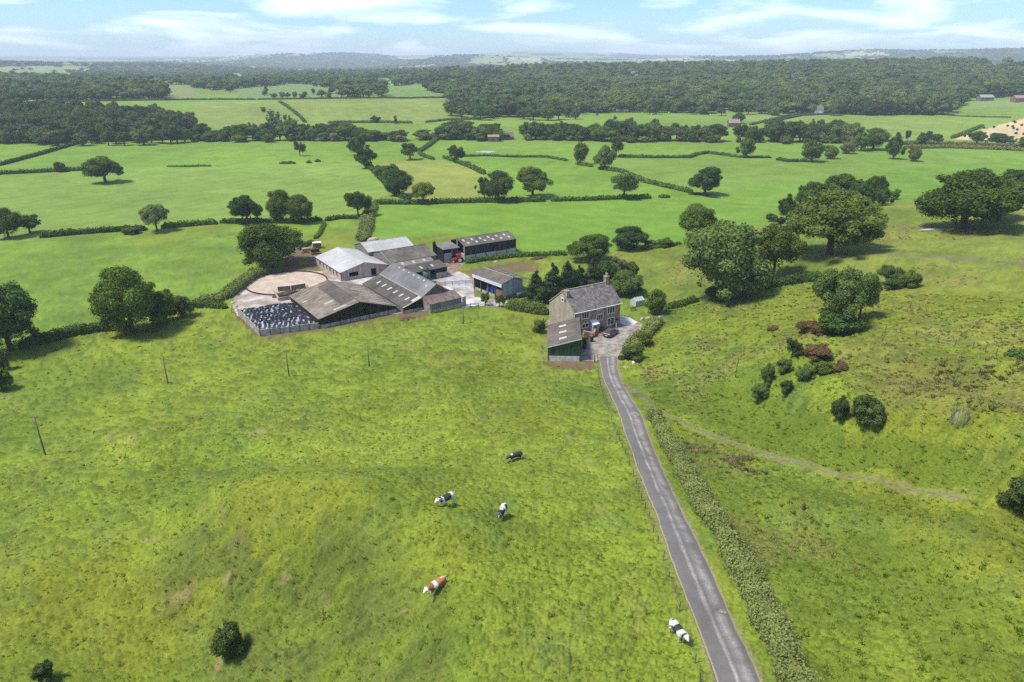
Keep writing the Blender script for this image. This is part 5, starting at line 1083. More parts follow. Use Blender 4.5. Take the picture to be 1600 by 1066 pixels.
# long brown barn with black boarded gable
A_ = Frame('cattle_barn', 'wide low barn with patchy grey-brown roof and black boarded gable beside the tyre-covered clamp', 'barn', -44.49, 147.6, .612)
w, d, e, e2, r, xr = 19.57, 20.27, 2.48, 1.55, 4.64, 10.0
topA = lambda f: (e + (r - e) * (f * w) / xr if f * w < xr else r + (e2 - r) * (f * w - xr) / (w - xr)) - .03
cL = [(-.35, -.3, e - .08), (-.35, d + .2, e - .08), (xr, d + .2, r), (xr, -.3, r)]; cR = [(w + .1, -.3, e2), (w + .1, d + .2, e2), (xr, d + .2, r), (xr, -.3, r)]
roof(A_, cL, M['roofA']); roof(A_, cR, M['roofA']); cap(A_, (xr, -.3, r + .06), (xr, d + .2, r + .06), M['roofA2'], .16)
n_ = up(cL); MB().prism([bil(cL, s, t_) + n_ * .065 for s, t_ in ((.12, .66), (.90, .66), (.90, .985), (.12, .985))], .03, .5, n_).build('roof_patch', M['roofA2'], A_.root)['label'] = 'dark newer strip of roof sheets below the ridge'
for s0, s1, t0, t1 in ((.04, .085, .42, .72), (.30, .345, .40, .62), (.60, .635, .08, .2)): panel(A_, cL, s0, s1, t0, t1, M['skyt'])
for k in range(9): s0 = .06 + k * .092; panel(A_, cR, s0, s0 + .026, .14 + .07 * (k % 2), .70 - .12 * (k % 3), M['skyt'])
panels(A_, (.05, -.02), (w, -.02), 0, .85, 8, M['conc'])
boards(A_, (0, 0), (w, 0), .87, topA, M['black'], .26, seed=1)
boards(A_, (0, d), (w, d), .1, topA, M['black'], .5, seed=2, side=-1)
boards(A_, (0, .2), (0, d), 1.0, lambda f: e - .12, M['black'], .4, seed=3, side=-1); wall(A_, [(0, .2, 0), (0, d - .1, 0), (0, d - .1, .98), (0, .2, .98)], .12, (1, 0, 0), M['conc'])
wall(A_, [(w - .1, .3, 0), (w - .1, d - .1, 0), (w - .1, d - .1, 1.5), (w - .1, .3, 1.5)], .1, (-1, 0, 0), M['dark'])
for s in (-1, 1): MB().prism([(xr, -.42, r - .02), (xr, -.42, r + .12), (-.4 if s < 0 else w + .1, -.42, (e - .05 if s < 0 else e2) + .06), (-.4 if s < 0 else w + .1, -.42, (e - .05 if s < 0 else e2) - .08)], .06, .5, (0, 1, 0)).build('bargeboard', M['ridge'], A_.root)
# tall grey-roofed barn with its dark lean side
BC = Frame('asymmetric_barn', 'tall barn with steep slate-grey roof, dark lower slope and row of rooflights', 'barn', -26.58, 157.6, .619)
wb, wc, d, eb, jb, rc, we, ec = 5.22, 4.18, 24.2, 1.39, 3.09, 5.80, 4.53, 3.05
cB = [(-.15, -.2, eb), (-.15, d, eb), (wb, d, jb), (wb, -.2, jb)]; cC = [(wb + .02, -.15, jb + .07), (wb + .02, d, jb + .07), (wb + wc, d, rc), (wb + wc, -.15, rc)]; cC2 = [(wb + wc + we, -.15, ec), (wb + wc + we, d, ec), (wb + wc, d, rc), (wb + wc, -.15, rc)]
roof(BC, cB, M['roofB']); roof(BC, cC, M['roofC']); roof(BC, cC2, M['roofC'])
cap(BC, (wb, -.2, jb + .10), (wb, d, jb + .10), M['ridge'], .15, 'roof_flashing'); cap(BC, (wb + wc, -.15, rc + .06), (wb + wc, d, rc + .06), M['roofC'])
for k in range(6): s0 = .13 + k * .135; panel(BC, cB, s0, s0 + .03, .44, .68, M['sky'])
panel(BC, cB, .02, .07, .55, .98, M['sky'])
MB().prism([bil(cB, s, t_) + up(cB) * .065 for s, t_ in ((0, 0), (.02, 0), (.02, 1), (0, 1))], .05, .5, up(cB)).build('verge_trim', M['ridge'], BC.root)
nC = up(cC); MB().prism([bil(cC, s, t_) + nC * .065 for s, t_ in ((0, .0), (.17, .0), (.17, 1), (0, 1))], .03, .5, nC).build('roof_patch', M['roofC2'], BC.root)
for k in range(7): s0 = .10 + k * .115; panel(BC, cC, s0, s0 + .022, .84 - .22 * (k == 0), .93 - .22 * (k == 0), M['sky'])
boards(BC, (0, 0), (wb, 0), .75, lambda f: eb + (jb - eb) * f - .05, M['black'], .28, seed=5); panels(BC, (0, -.02), (wb, -.02), 0, .72, 2, M['conc'])
tg = lambda f: (jb + (rc - jb) * f * (wc + we) / wc if f * (wc + we) < wc else rc + (ec - rc) * (f * (wc + we) - wc) / we)
wall(BC, [(wb + .02, 0, 0), (wb + wc + we, 0, 0), (wb + wc + we, 0, ec - .05), (wb + wc, 0, rc - .05), (wb + .02, 0, jb - .0)], .2, (0, 1, 0), M['stoneb'], 'gable_wall')
wall(BC, [(0, d - .2, 0), (wb + wc + we, d - .2, 0), (wb + wc + we, d - .2, ec - .05), (wb + wc, d - .2, rc - .05), (wb, d - .2, jb - .05), (0, d - .2, eb - .05)], .15, (0, -1, 0), M['gwall'], 'gable_wall')
wall(BC, [(wb + wc + we - .15, .25, 0), (wb + wc + we - .15, d - .4, 0), (wb + wc + we - .15, d - .4, ec - .05), (wb + wc + we - .15, .25, ec - .05)], .12, (-1, 0, 0), M['gwall'])
wall(BC, [(0, .25, 0), (0, d - .4, 0), (0, d - .4, eb - .1), (0, .25, eb - .1)], .1, (1, 0, 0), M['gwall'])
# rusty lean-to in front of it
x0, x1, y0 = 5.3, 14.3, -3.85
D_ = Frame('lean_to_shed', 'lean-to with rusty brown roof and pale walls against the tall barn gable', 'shed', BC.o[0], BC.o[1], BC.rot)
cD = [(x0 - .15, y0 - .2, 2.42), (x1 + .15, y0 - .2, 2.42), (x1 + .15, -.06, 3.45), (x0 - .15, -.06, 3.45)]
roof(D_, cD, M['roofD']); panel(D_, cD, .72, .80, .35, .75, M['roofH'], 'roof_patch')
boards(D_, (x0, y0), (x1, y0), 1.05, lambda f: 2.40, M['dwall'], .6, seed=7); panels(D_, (x0, y0), (x1, y0), 0, 1.0, 4, M['conc'], post=False)
wall(D_, [(x0 + .05, y0 + .1, 0), (x0 + .05, -.1, 0), (x0 + .05, -.1, 3.4), (x0 + .05, y0 + .1, 2.40)], .1, (1, 0, 0), M['dwall']); wall(D_, [(x1 - .05, y0 + .1, 0), (x1 - .05, -.1, 0), (x1 - .05, -.1, 3.4), (x1 - .05, y0 + .1, 2.40)], .1, (-1, 0, 0), M['dwall'])
panels(D_, (x1 + .3, y0 + .2), (x1 + 1.7, y0 + .8), 0, 2.4, 1, M['conc'], post=False, name='end_wall')
# white-roofed barn
E_ = Frame('white_roofed_barn', 'barn with broad white roof and pinkish boarded walls beside the circular pen', 'barn', -47.95, 183.9, .604)
w, d, e, r, xr = 14.15, 19.95, 2.53, 4.38, 7.05
cL = [(-.25, -.25, e - .04), (-.25, d + .2, e - .04), (xr, d + .2, r), (xr, -.25, r)]; cR = [(w + .25, -.25, e - .04), (w + .25, d + .2, e - .04), (xr, d + .2, r), (xr, -.25, r)]
roof(E_, cL, M['roofE']); roof(E_, cR, M['roofE']); cap(E_, (xr, -.25, r + .06), (xr, d + .2, r + .06), M['roofE'])
for k in range(6): s0 = .10 + k * .14; panel(E_, cL, s0, s0 + .05, .48, .80, M['sky'])
fo = [E_.hit(u, v, 'y', 0) for u, v in ((544.6, 426), (560.0, 424), (544.6, 436), (580.3, 423), (587, 422))]
skp = [(fo[0][0] / w, fo[1][0] / w, 1.0, 2.1), (fo[3][0] / w, fo[4][0] / w, .1, 2.2)]
boards(E_, (0, 0), (w, 0), .95, lambda f: e + (r - e) * (1 - abs(f * 2 - 1)) - .06, M['eboard'], .3, seed=8, skip=skp)
panels(E_, (0, -.02), (fo[3][0] - .1, -.02), 0, .92, 4, M['concw'], post=False); panels(E_, (fo[4][0] + .1, -.02), (w, -.02), 0, .92, 2, M['concw'], post=False)
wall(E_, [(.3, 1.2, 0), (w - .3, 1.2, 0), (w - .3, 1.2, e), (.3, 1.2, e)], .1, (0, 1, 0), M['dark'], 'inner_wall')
boards(E_, (0, .15), (0, d), 0, lambda f: e - .1, M['eboard'], .3, seed=9, side=-1); boards(E_, (w, .15), (w, d), 0, lambda f: e - .1, M['eboard'], .5, seed=10); boards(E_, (0, d), (w, d), 0, lambda f: e + (r - e) * (1 - abs(f * 2 - 1)) - .06, M['eboard'], .5, seed=11, side=-1)
for k in range(6): yy = d * (.14 + k * .135); win(E_, yy - .28, yy + .28, 1.0, 2.05, 1, -.10, (-1, 0), 'window', sur=False, m=M['steel'], b=.06)
MB().box(-.33, -.27, -.2, d + .2, e - .16, e - .02).build('gutter', M['steel'], E_.root)
# long-axis barns: ridge runs across the view
def long_barn(name, label, ox, oy, rot, w, d, e, r, rm, wm, gable=True, ridge=None):
    f = Frame(name, label, 'barn', ox, oy, rot); c1 = [(-.2, -.25, e - .05), (w + .2, -.25, e - .05), (w + .2, d / 2, r), (-.2, d / 2, r)]; c2 = [(-.2, d + .25, e - .05), (w + .2, d + .25, e - .05), (w + .2, d / 2, r), (-.2, d / 2, r)]
    roof(f, c1, rm); roof(f, c2, rm); cap(f, (-.2, d / 2, r + .06), (w + .2, d / 2, r + .06), ridge or rm)
    if gable:
        for x, s in ((0, 1), (w, -1)): wall(f, [(x, 0, 0), (x, d, 0), (x, d, e - .06), (x, d / 2, r - .06), (x, 0, e - .06)], .12, (s, 0, 0), wm, 'gable_wall')
        for y, s in ((0, 1), (d, -1)): wall(f, [(.13, y, 0), (w - .13, y, 0), (w - .13, y, e - .1), (.13, y, e - .1)], .12, (0, s, 0), wm)
    return f, c1, c2
F_, c1, c2 = long_barn('silver_roofed_barn', 'rear barn with silver-grey roof and a row of pale rooflights below the ridge', -43.27, 200.3, .568, 14.8, 11.5, 4.0, 5.64, M['roofF'], M['gwall'])
for k in range(8): s0 = .05 + k * .115; panel(F_, c1, s0, s0 + .045, .66, .86, M['sky'])
MB().box(-.26, -.2, -.3, -.1, 3.9, 4.0).build('gutter', M['fascia'], F_.root)
G_, c1, c2 = long_barn('brown_roofed_barn', 'barn with lichen-brown roof standing between the silver roof and the cow sheds', -34.83, 190.5, .605, 14.7, 13.87, 3.5, 5.36, M['roofG'], M['gwall'])
for x, s in ((-.2, 1),): MB().prism([(x - .06, -.3, 3.42), (x - .06, 6.93, 5.33), (x - .06, 6.93, 5.5), (x - .06, -.3, 3.6)], .1, .5, (1, 0, 0)).build('bargeboard', M['ridge'], G_.root)
a = G_.hit(595, 405, 'x', 0); MB().box(-.04, 0, a[1] - .8, a[1] + .8, .9, 2.4).build('doorway', M['dark'], G_.root)
wall(G_, [(14.75, .1, .4), (14.75, 13.7, .4), (14.75, 13.7, 3.4), (14.75, .1, 3.4)], .04, (1, 0, 0), M['teal'], 'cladding')
H_ = Frame('grey_lean_to', 'narrow lean-to with mid-grey roof and blue-grey wall along the brown-roofed barn', 'shed', *G_.o[:2], G_.rot)
cH = [(.6, -3.2, 2.55), (12.6, -3.2, 2.55), (12.6, -.12, 3.35), (.6, -.12, 3.35)]; roof(H_, cH, M['roofH']); wall(H_, [(.8, -3.0, 0), (12.4, -3.0, 0), (12.4, -3.0, 2.5), (.8, -3.0, 2.5)], .1, (0, 1, 0), M['teal'])
for x in (.8, 12.3): wall(H_, [(x, -2.85, 0), (x, -.2, 0), (x, -.2, 3.2), (x, -2.85, 2.5)], .08, (1, 0, 0), M['gwall'])
for s0 in (.16, .45, .74): panel(H_, cH, s0, s0 + .07, .35, .8, M['skyt'])
# cow shed with open front
br_ = g0(698.8, 431.9); rot = .63; w = 10.7
I_ = Frame('cow_shed', 'low open-fronted cow shed with dark mossy roof behind the green silo', 'shed', br_[0] - w * math.cos(rot), br_[1] - w * math.sin(rot), rot)
cI = [(-.3, -.35, 2.95), (w + .2, -.35, 2.95), (w + .2, 4.6, 3.85), (-.3, 4.6, 3.85)]; roof(I_, cI, M['roofB'])
for s0 in (.30, .62): panel(I_, cI, s0, s0 + .06, .3, .62, M['skyt'])
wall(I_, [(0, 4.5, 0), (w, 4.5, 0), (w, 4.5, 3.75), (0, 4.5, 3.75)], .1, (0, 1, 0), M['gwall'])
for x in (0, w): wall(I_, [(x, 0.1, 0), (x, 4.4, 0), (x, 4.4, 3.7), (x, 0.1, 2.9)], .1, (-1 if x else 1, 0, 0), M['gwall'])
panels(I_, (w - 3.6, 0), (w, 0), 0, 1.55, 2, M['conc'], post=False); boards(I_, (w - 3.6, 0), (w, 0), 1.6, lambda f: 2.88, M['black'], .3, seed=12)
for k in range(4): MB().box(k * 2.3 + .05, k * 2.3 + .2, .0, .15, 0, 2.9).build('post', M['wood'], I_.root)
for k in range(3): MB().box(.2, w - 3.7, -.04, -.0, .5 + k * .4, .56 + k * .4).build('rail', M['steel'], I_.root)
# green silo
q = g0(667, 442); S_ = Frame('feed_silo', 'dark green upright feed silo with conical lid beside the cow shed', 'silo', q[0], q[1], 0)
MB().tube([(0, 0, 0), (0, 0, 3.6)], [1.05, 1.05], 20).build('tank_body', M['tank'], S_.root, True); MB().tube([(0, 0, 3.6), (0, 0, 4.35), (0, 0, 4.42)], [1.1, .2, .15], 20).build('conical_lid', M['tank'], S_.root, True)
for z in (1.2, 2.4): MB().tube([(0, 0, z), (0, 0, z + .06)], [1.08, 1.08], 20).build('hoop', M['steel'], S_.root)
# long dark barn
J_, c1, c2 = long_barn('dark_boarded_barn', 'long dark brown boarded barn with white base walls and paired rooflights beyond the tractor', -14.5, 203.35, .548, 18.46, 9.44, 5.0, 6.42, M['roofG'], M['gwall'], False)
w, d = 18.46, 9.44
for k in range(6): s0 = .06 + k * .155; panel(J_, c1, s0, s0 + .035, .55, .78, M['sky']); panel(J_, c1, s0 + .045, s0 + .08, .24, .45, M['sky'])
boards(J_, (0, 0), (w, 0), 2.1, lambda f: 4.9, M['jboard'], .3, seed=13); panels(J_, (0, -.03), (w, -.03), 0, 2.05, 5, M['concw'])
boards(J_, (w, 0), (w, d), 0, lambda f: 5 + 1.4 * (1 - abs(2 * f - 1)) - .08, M['jboard'], .4, seed=14); boards(J_, (0, d), (w, d), 0, lambda f: 4.9, M['jboard'], .5, seed=15, side=-1)
panels(J_, (0, .15), (0, d), 0, 2.6, 2, M['conc'], side=-1, post=False); 
for y in (.1, d / 2, d - .1): MB().box(-.12, .12, y - .12, y + .12, 0, 5.0 + (1.3 if y == d / 2 else 0)).build('post', M['fascia'], J_.root)
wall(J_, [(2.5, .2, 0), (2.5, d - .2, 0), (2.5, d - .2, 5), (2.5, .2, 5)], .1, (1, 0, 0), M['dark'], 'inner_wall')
K_ = Frame('open_store', 'small dark open-fronted store joined to the left end of the long dark barn', 'shed', *J_.o[:2], J_.rot)
cK = [(-6.2, 2.2, 4.2), (-.35, 2.2, 4.2), (-.35, 8.6, 4.6), (-6.2, 8.6, 4.6)]; roof(K_, cK, M['roofH']); wall(K_, [(-6.0, 8.4, 0), (-.4, 8.4, 0), (-.4, 8.4, 4.5), (-6.0, 8.4, 4.5)], .1, (0, 1, 0), M['dark']); wall(K_, [(-6.0, 2.4, 0), (-6.0, 8.3, 0), (-6.0, 8.3, 4.5), (-6.0, 2.4, 4.15)], .1, (1, 0, 0), M['dark'])
wall(K_, [(-5.8, 2.35, 0), (-3.4, 2.35, 0), (-3.4, 2.35, 3.0), (-5.8, 2.35, 3.0)], .06, (0, 1, 0), M['bluew'], 'sheet_panel'); MB().box(-3.35, -3.2, 2.3, 2.45, 0, 4.15).build('post', M['steel'], K_.root)
MB().tube([(-6.6, 7.5, 0), (-6.6, 7.5, 5.4), (-6.6, 7.5, 5.9)], [.5, .5, .15], 10).build('flue', M['dark'], K_.root)
# open shed with blue drums
L_ = Frame('open_sided_shed', 'open-sided shed with brown roof, pale blue end cladding and blue drums inside', 'shed', -2.45, 167.5, .707)
w, d, e, r = 6.92, 12.02, 4.4, 5.5
cL = [(-.4, -.25, e), (-.4, d + .2, e), (w / 2, d + .2, r), (w / 2, -.25, r)]; cR = [(w + 3.4, -.25, e - .9), (w + 3.4, d + .2, e - .9), (w / 2, d + .2, r), (w / 2, -.25, r)]
roof(L_, cL, M['roofL']); roof(L_, cR, M['roofL']); cap(L_, (w / 2, -.25, r + .06), (w / 2, d + .2, r + .06), M['ridge'], .1)
for k in range(4): panel(L_, cR, .12 + k * .22, .17 + k * .22, .4, .7, M['skyt'])
MB().box(-.5, -.4, -.2, d + .15, e - .85, e + .02).build('fascia', M['fascia'], L_.root)
boards(L_, (0, 0), (w, 0), 1.0, lambda f: e + (r - e) * (1 - abs(2 * f - 1)) - .06, M['bluew'], .5, seed=16, name='cladding'); wall(L_, [(0, -.02, 0), (w, -.02, 0), (w, -.02, .98), (0, -.02, .98)], .15, (0, 1, 0), M['brickr'], 'brick_base')
wall(L_, [(w - .1, .2, 0), (w - .1, d, 0), (w - .1, d, e - .1), (w - .1, .2, e - .1)], .1, (1, 0, 0), M['gwall']); wall(L_, [(0, d, 0), (w, d, 0), (w, d, e - .1), (0, d, e - .1)], .1, (0, -1, 0), M['gwall'])
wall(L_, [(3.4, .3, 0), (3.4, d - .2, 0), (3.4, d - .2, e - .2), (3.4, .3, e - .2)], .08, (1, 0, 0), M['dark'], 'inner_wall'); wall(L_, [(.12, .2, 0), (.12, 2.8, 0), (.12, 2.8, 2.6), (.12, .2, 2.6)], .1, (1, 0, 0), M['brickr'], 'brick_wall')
for y in (.15, 3.0, 6.0, 9.0, d - .1): MB().box(-.1, .1, y - .1, y + .1, 0, e - .1).build('post', M['steel'], L_.root)
wall(L_, [(.1, 3.2, 0), (.1, d - .2, 0), (.1, d - .2, .75), (.1, 3.2, .75)], .1, (1, 0, 0), M['conc'], 'low_wall')
def world_of(fr, x, y): c, s = math.cos(fr.rot), math.sin(fr.rot); return (fr.o[0] + x * c - y * s, fr.o[1] + x * s + y * c)
for k, (yy, hh, lb) in enumerate(((4.0, 1.9, 'blue plastic drum nearest the brick end inside the open-sided shed'), (5.6, 2.1, 'tall blue plastic tank in the middle of the open-sided shed'), (7.4, 1.5, 'low blue drum at the far end of the open-sided shed'))):
    q = world_of(L_, 1.4, yy); f = Frame('plastic_drum', lb, 'drum', q[0], q[1], .7, 'blue drums in the open-sided shed'); MB().tube([(0, 0, .06), (0, 0, .2), (0, 0, hh * .9), (0, 0, hh)], [.6, .66, .66, .4], 14).build('drum_body', M['blue'], f.root, True); MB().tube([(0, 0, hh), (0, 0, hh + .08)], [.18, .18], 10).build('lid', M['white'], f.root)
q = world_of(L_, 5.2, -1.1); f = Frame('oil_tank', 'green horizontal oil tank against the pale blue shed end', 'tank', q[0], q[1], .707); MB().tube([(-1.4, 0, .85), (-1.3, 0, .85), (1.3, 0, .85), (1.4, 0, .85)], [.35, .6, .6, .35], 16).build('tank_body', M['tank'], f.root, True)
for x in (-.9, .9): MB().box(x - .12, x + .12, -.4, .4, 0, .35).build('support', M['conc'], f.root)
# green shed by the lane
Q_ = Frame('green_shed', 'dark green steel shed with sloping brown roof beside the head of the lane', 'shed', 7.47, 129.48, -.053)
w, d, e, e2 = 6.6, 12.3, 2.95, 5.0
cQ = [(-.25, -.35, e), (-.25, d + .2, e), (w + .2, d + .2, e2 + .05), (w + .2, -.35, e2 + .05)]; roof(Q_, cQ, M['roofL'])
for s0 in (.20, .47, .74): panel(Q_, cQ, s0, s0 + .075, .36, .58, M['sky'])
boards(Q_, (0, 0), (w, 0), 1.12, lambda f: e + (e2 - e) * f - .04, M['green'], .36, seed=17, name='cladding'); panels(Q_, (0.02, -.03), (w - .02, -.03), 0, 1.1, 1, M['concw'], name='concrete_plinth')
boards(Q_, (w, 0), (w, d), .4, lambda f: e2 - .05, M['green'], .5, seed=18, name='cladding'); boards(Q_, (0, .2), (0, d), .1, lambda f: e - .1, M['green'], .5, seed=19, side=-1, name='cladding'); wall(Q_, [(0, d, 0), (w, d, 0), (w, d, e2 - .1), (0, d, e - .1)], .1, (0, -1, 0), M['gwall'])
MB().prism([(-.3, -.42, e - .02), (w + .25, -.42, e2 + .03), (w + .25, -.42, e2 + .19), (-.3, -.42, e + .14)], .06, .5, (0, 1, 0)).build('fascia', M['fascia'], Q_.root)
# ---------------------------------------------------------------- farmhouse
Hh = Frame('farmhouse', 'two-storey brown stone farmhouse with slate roof and white windows above the forecourt', 'house', 13.78, 142.7, .549)
w, d, e, r = 13.3, 9.24, 5.67, 9.4
ops = [(('r', 909.3, 919.8, 487.5, 497.6), 3), (('r', 933.2, 940.2, 479.3, 484.5), 2), (('r', 949.3, 959.8, 479.3, 489.2), 3), (('r', 932, 941.6, 491.3, 500.2), 3), (('r', 948.8, 959, 496.8, 507), 2), (('r', 909.5, 919, 505.8, 512), 2)]
holes = []
for (_, u0, u1, v0, v1), n in ops:
    um = (u0 + u1) / 2; a = Hh.hit(u0, (v0 + v1) / 2, 'y', 0); b_ = Hh.hit(u1, (v0 + v1) / 2, 'y', 0); t0 = Hh.hit(um, v0, 'y', 0)[2]; t1 = Hh.hit(um, v1, 'y', 0)[2]; holes.append((a[0], b_[0], max(.5, t1), t0, n))
xs_ = sorted({0.0, w, *[q for h in holes for q in h[:2]]}); mbw = []
mb = MB()
for a, b_ in zip(xs_[:-1], xs_[1:]):
    hs_ = sorted([(h[2], h[3]) for h in holes if h[0] <= a + 1e-6 and h[1] >= b_ - 1e-6]); z = 0
    for q0, q1 in hs_ + [(e - .06, None)]:
        if q0 > z + .02: mb.prism([(a, 0, z), (b_, 0, z), (b_, 0, q0), (a, 0, q0)], .35, .5, (0, 1, 0))
        z = q1 if q1 else z
mb.build('front_wall', M['stone'], Hh.root)
for x0_, x1_, z0, z1, n in holes: win(Hh, x0_ - .12, x1_ + .12, z0 - .12, min(z1 + .12, e - .15), n, 0, (0, -1), b=.16, sur=False)
wall(Hh, [(0, .36, 0), (0, d - .36, 0), (0, d - .36, 5.9), (0, d / 2, r - .05), (0, .36, 5.9)], .35, (1, 0, 0), M['render'], 'gable_wall'); wall(Hh, [(w, .36, 0), (w, d - .36, 0), (w, d - .36, 5.9), (w, d / 2, r - .05), (w, .36, 5.9)], .35, (-1, 0, 0), M['stone'], 'gable_wall'); wall(Hh, [(0, d, 0), (w, d, 0), (w, d, e - .05), (0, d, e - .05)], .35, (0, -1, 0), M['render'], 'back_wall')
for i in range(9): MB().box(w - .5, w + .03, -.03, .2, .2 + i * .6, .62 + i * .6, (i % 2) * .6).build('quoin', M['stone'], Hh.root); 
c1 = [(-.06, -.4, e - .12), (w + .15, -.4, e - .12), (w + .15, d / 2, r), (-.06, d / 2, r)]; c2 = [(-.06, d + .4, e - .12), (w + .15, d + .4, e - .12), (w + .15, d / 2, r), (-.06, d / 2, r)]
roof(Hh, c1, M['slate'], th=.12); roof(Hh, c2, M['slate'], th=.12); MB().prism([(-.1, d / 2 - .14, r + .1), (w + .16, d / 2 - .14, r + .1), (w + .16, d / 2 + .14, r + .1), (-.1, d / 2 + .14, r + .1)], .14, .5, (0, 0, 1)).build('ridge_tiles', M['ridge'], Hh.root)
MB().tube([(-.1, -.5, e - .1), (w + .2, -.5, e - .1)], [.08, .08], 8).build('gutter', M['white'], Hh.root); MB().tube([(.1, -.1, 0), (.1, -.1, e - .2), (.1, -.45, e - .1)], [.06] * 3, 8).build('downpipe', M['white'], Hh.root); MB().tube([(-.1, d + .02, 0), (-.1, d + .02, e - .2)], [.06] * 2, 8).build('downpipe', M['white'], Hh.root)
MB().prism([(-.1, -.45, e - .2), (-.1, d / 2, r - .12), (-.1, d / 2, r + .08), (-.1, -.45, e - .0)], .05, .5, (-1, 0, 0)).build('verge', M['render'], Hh.root); MB().prism([(-.1, d + .45, e - .2), (-.1, d / 2, r - .12), (-.1, d / 2, r + .08), (-.1, d + .45, e)], .05, .5, (-1, 0, 0)).build('verge', M['render'], Hh.root)
MB().prism([(w + .15, -.42, e - .2), (w + .15, d / 2, r - .1), (w + .15, d / 2, r + .1), (w + .15, -.42, e)], .04, .5, (1, 0, 0)).build('verge', M['white'], Hh.root)
gp = Hh.hit(879.5, 469, 'x', 0); win(Hh, gp[1] - .5, gp[1] + .5, gp[2] - .5, gp[2] + .55, 1, 0, (-1, 0), b=.16, sur=False)
for x0_, x1_, ya, yb, zt, np_ in ((.0, .75, 2.9, 4.1, 9.75, 0), (w - 1.3, w - .35, d / 2 - .55, d / 2 + .35, 10.9, 2)):
    MB().box(x0_, x1_, ya, yb, 7.0, zt).build('chimney', M['stone'], Hh.root); ch = Hh.root.children[-1] if False else None
    ck = bpy.data.objects[[o.name for o in Hh.root.children if o.name.startswith('chimney')][-1]]
    MB().box(x0_ - .08, x1_ + .08, ya - .08, yb + .08, zt, zt + .14).build('chimney_cap', M['ridge'], ck)
    for k in range(np_ or 1): yk = ya + (yb - ya) * (k + .5) / (np_ or 1); MB().tube([((x0_ + x1_) / 2, yk, zt + .14), ((x0_ + x1_) / 2, yk, zt + (.95 if np_ else .45))], [.17, .13], 10).build('chimney_pot', M['render'], ck)
a = Hh.hit(925.3, 516, 'y', 0)
px0, px1 = a[0] - .75, a[0] + .85
po = MB().box(px0, px0 + .1, -1.2, -.01, 0, 2.2).box(px1 - .1, px1, -1.2, -.01, 0, 2.2).box(px0 + .1, px1 - .1, -1.2, -1.1, 1.95, 2.2).build('porch', M['white'], Hh.root); MB().prism([(px0 - .15, -1.35, 2.2), (px1 + .15, -1.35, 2.2), (px1 + .15, -.01, 2.9), (px0 - .15, -.01, 2.9)], .08, .5).build('porch_roof', M['white'], po)
MB().box(px0 + .35, px1 - .35, -.07, -.01, .1, 2.0).build('door', M['white'], Hh.root)
# terrace wall
def stone_wall(label, pts, h, th=.4, m='stone', name='stone_wall', cat='wall', z=None, step=.7):
    c = resample([g0(*p) if z is None else tuple(place(*p)[:2]) for p in pts], step); root = thing(name, label, cat, (*c[0], float(Hs(*c[0]))), 0); rg = random.Random(int(c[0][0] * 10)); z00 = float(Hs(*c[0]))
    for a, b_ in zip(c[:-1], c[1:]):
        dx, dy = b_ - a; L = math.hypot(dx, dy); nx, ny = -dy / L * th / 2, dx / L * th / 2; zz = float(Hs(*a)) - z00
        for k in range(max(1, int(h / .35))):
            z0 = k * .35 + zz - .05; hh = .34 if k else .4; j = rg.uniform(.9, 1.08)
            MB().prism([(a[0] - c[0][0] - nx * j + dx * .02, a[1] - c[0][1] - ny * j + dy * .02, z0), (b_[0] - c[0][0] - nx * j - dx * .02, b_[1] - c[0][1] - ny * j - dy * .02, z0), (b_[0] - c[0][0] + nx * j - dx * .02, b_[1] - c[0][1] + ny * j - dy * .02, z0), (a[0] - c[0][0] + nx * j + dx * .02, a[1] - c[0][1] + ny * j + dy * .02, z0)], hh, rg.random(), (0, 0, 1)).build('stone', M[m], root)
    return root
stone_wall('brown stone terrace wall between the green shed and the porch', [(907,521),(914,526),(927,528)], 1.5); stone_wall('short stone wall returning to the farmhouse porch', [(928,527),(930,521)], 1.4)
terr = [g0(*p) for p in ((929.5,527),(943,524),(942,516),(930,518))]; flat_poly('terrace', terr, .05, M['brickr'], 'red-brown paved terrace in front of the farmhouse door', 'terrace', .05)
# ---------------------------------------------------------------- silage clamp with tyres
C_ = Frame('silage_clamp', 'silage clamp under black sheeting with painted highlights, weighted with tyres beside the wide low barn', 'silage clamp', -44.49, 147.6, .612)
FLc, FRc, BLc, BRc = Vector((-12.8, 3.2, 0)), Vector((-.35, 0.1, 0)), Vector((-13.1, 20.4, 0)), Vector((-.45, 17.6, 0))
panels(C_, FLc[:2], FRc[:2], 0, 1.55, 6, M['conc']); panels(C_, BLc[:2], FLc[:2], 0, lambda f: 2.1 - .5 * f, 7, M['conc'])
nu, nv_ = 40, 54; V = []
def clz(s, t_): ed = min(1, 6 * min(s, 1 - s) + .35) * min(1, 7 * min(t_, 1 - t_) + .15); return 1.05 + .95 * ed + .16 * math.sin(s * 9 + t_ * 3) * ed + .10 * math.sin(t_ * 17 + s * 5)
for i in range(nu + 1):
    for j in range(nv_ + 1):
        s, t_ = i / nu, j / nv_; p = (FLc.lerp(FRc, s)).lerp(BLc.lerp(BRc, s), t_); V.append((p.x + .15, p.y + .1, clz(s, t_) + random.Random(i * 99 + j).uniform(-.03, .03)))
q = np.array([(i * (nv_ + 1) + j, i * (nv_ + 1) + j + 1, (i + 1) * (nv_ + 1) + j + 1, (i + 1) * (nv_ + 1) + j) for i in range(nu) for j in range(nv_)])
shm = bpy.data.materials.new('silage_sheeting'); shm.use_nodes = True; t = shm.node_tree; b = t.nodes['Principled BSDF']; b.inputs['Roughness'].default_value = .3
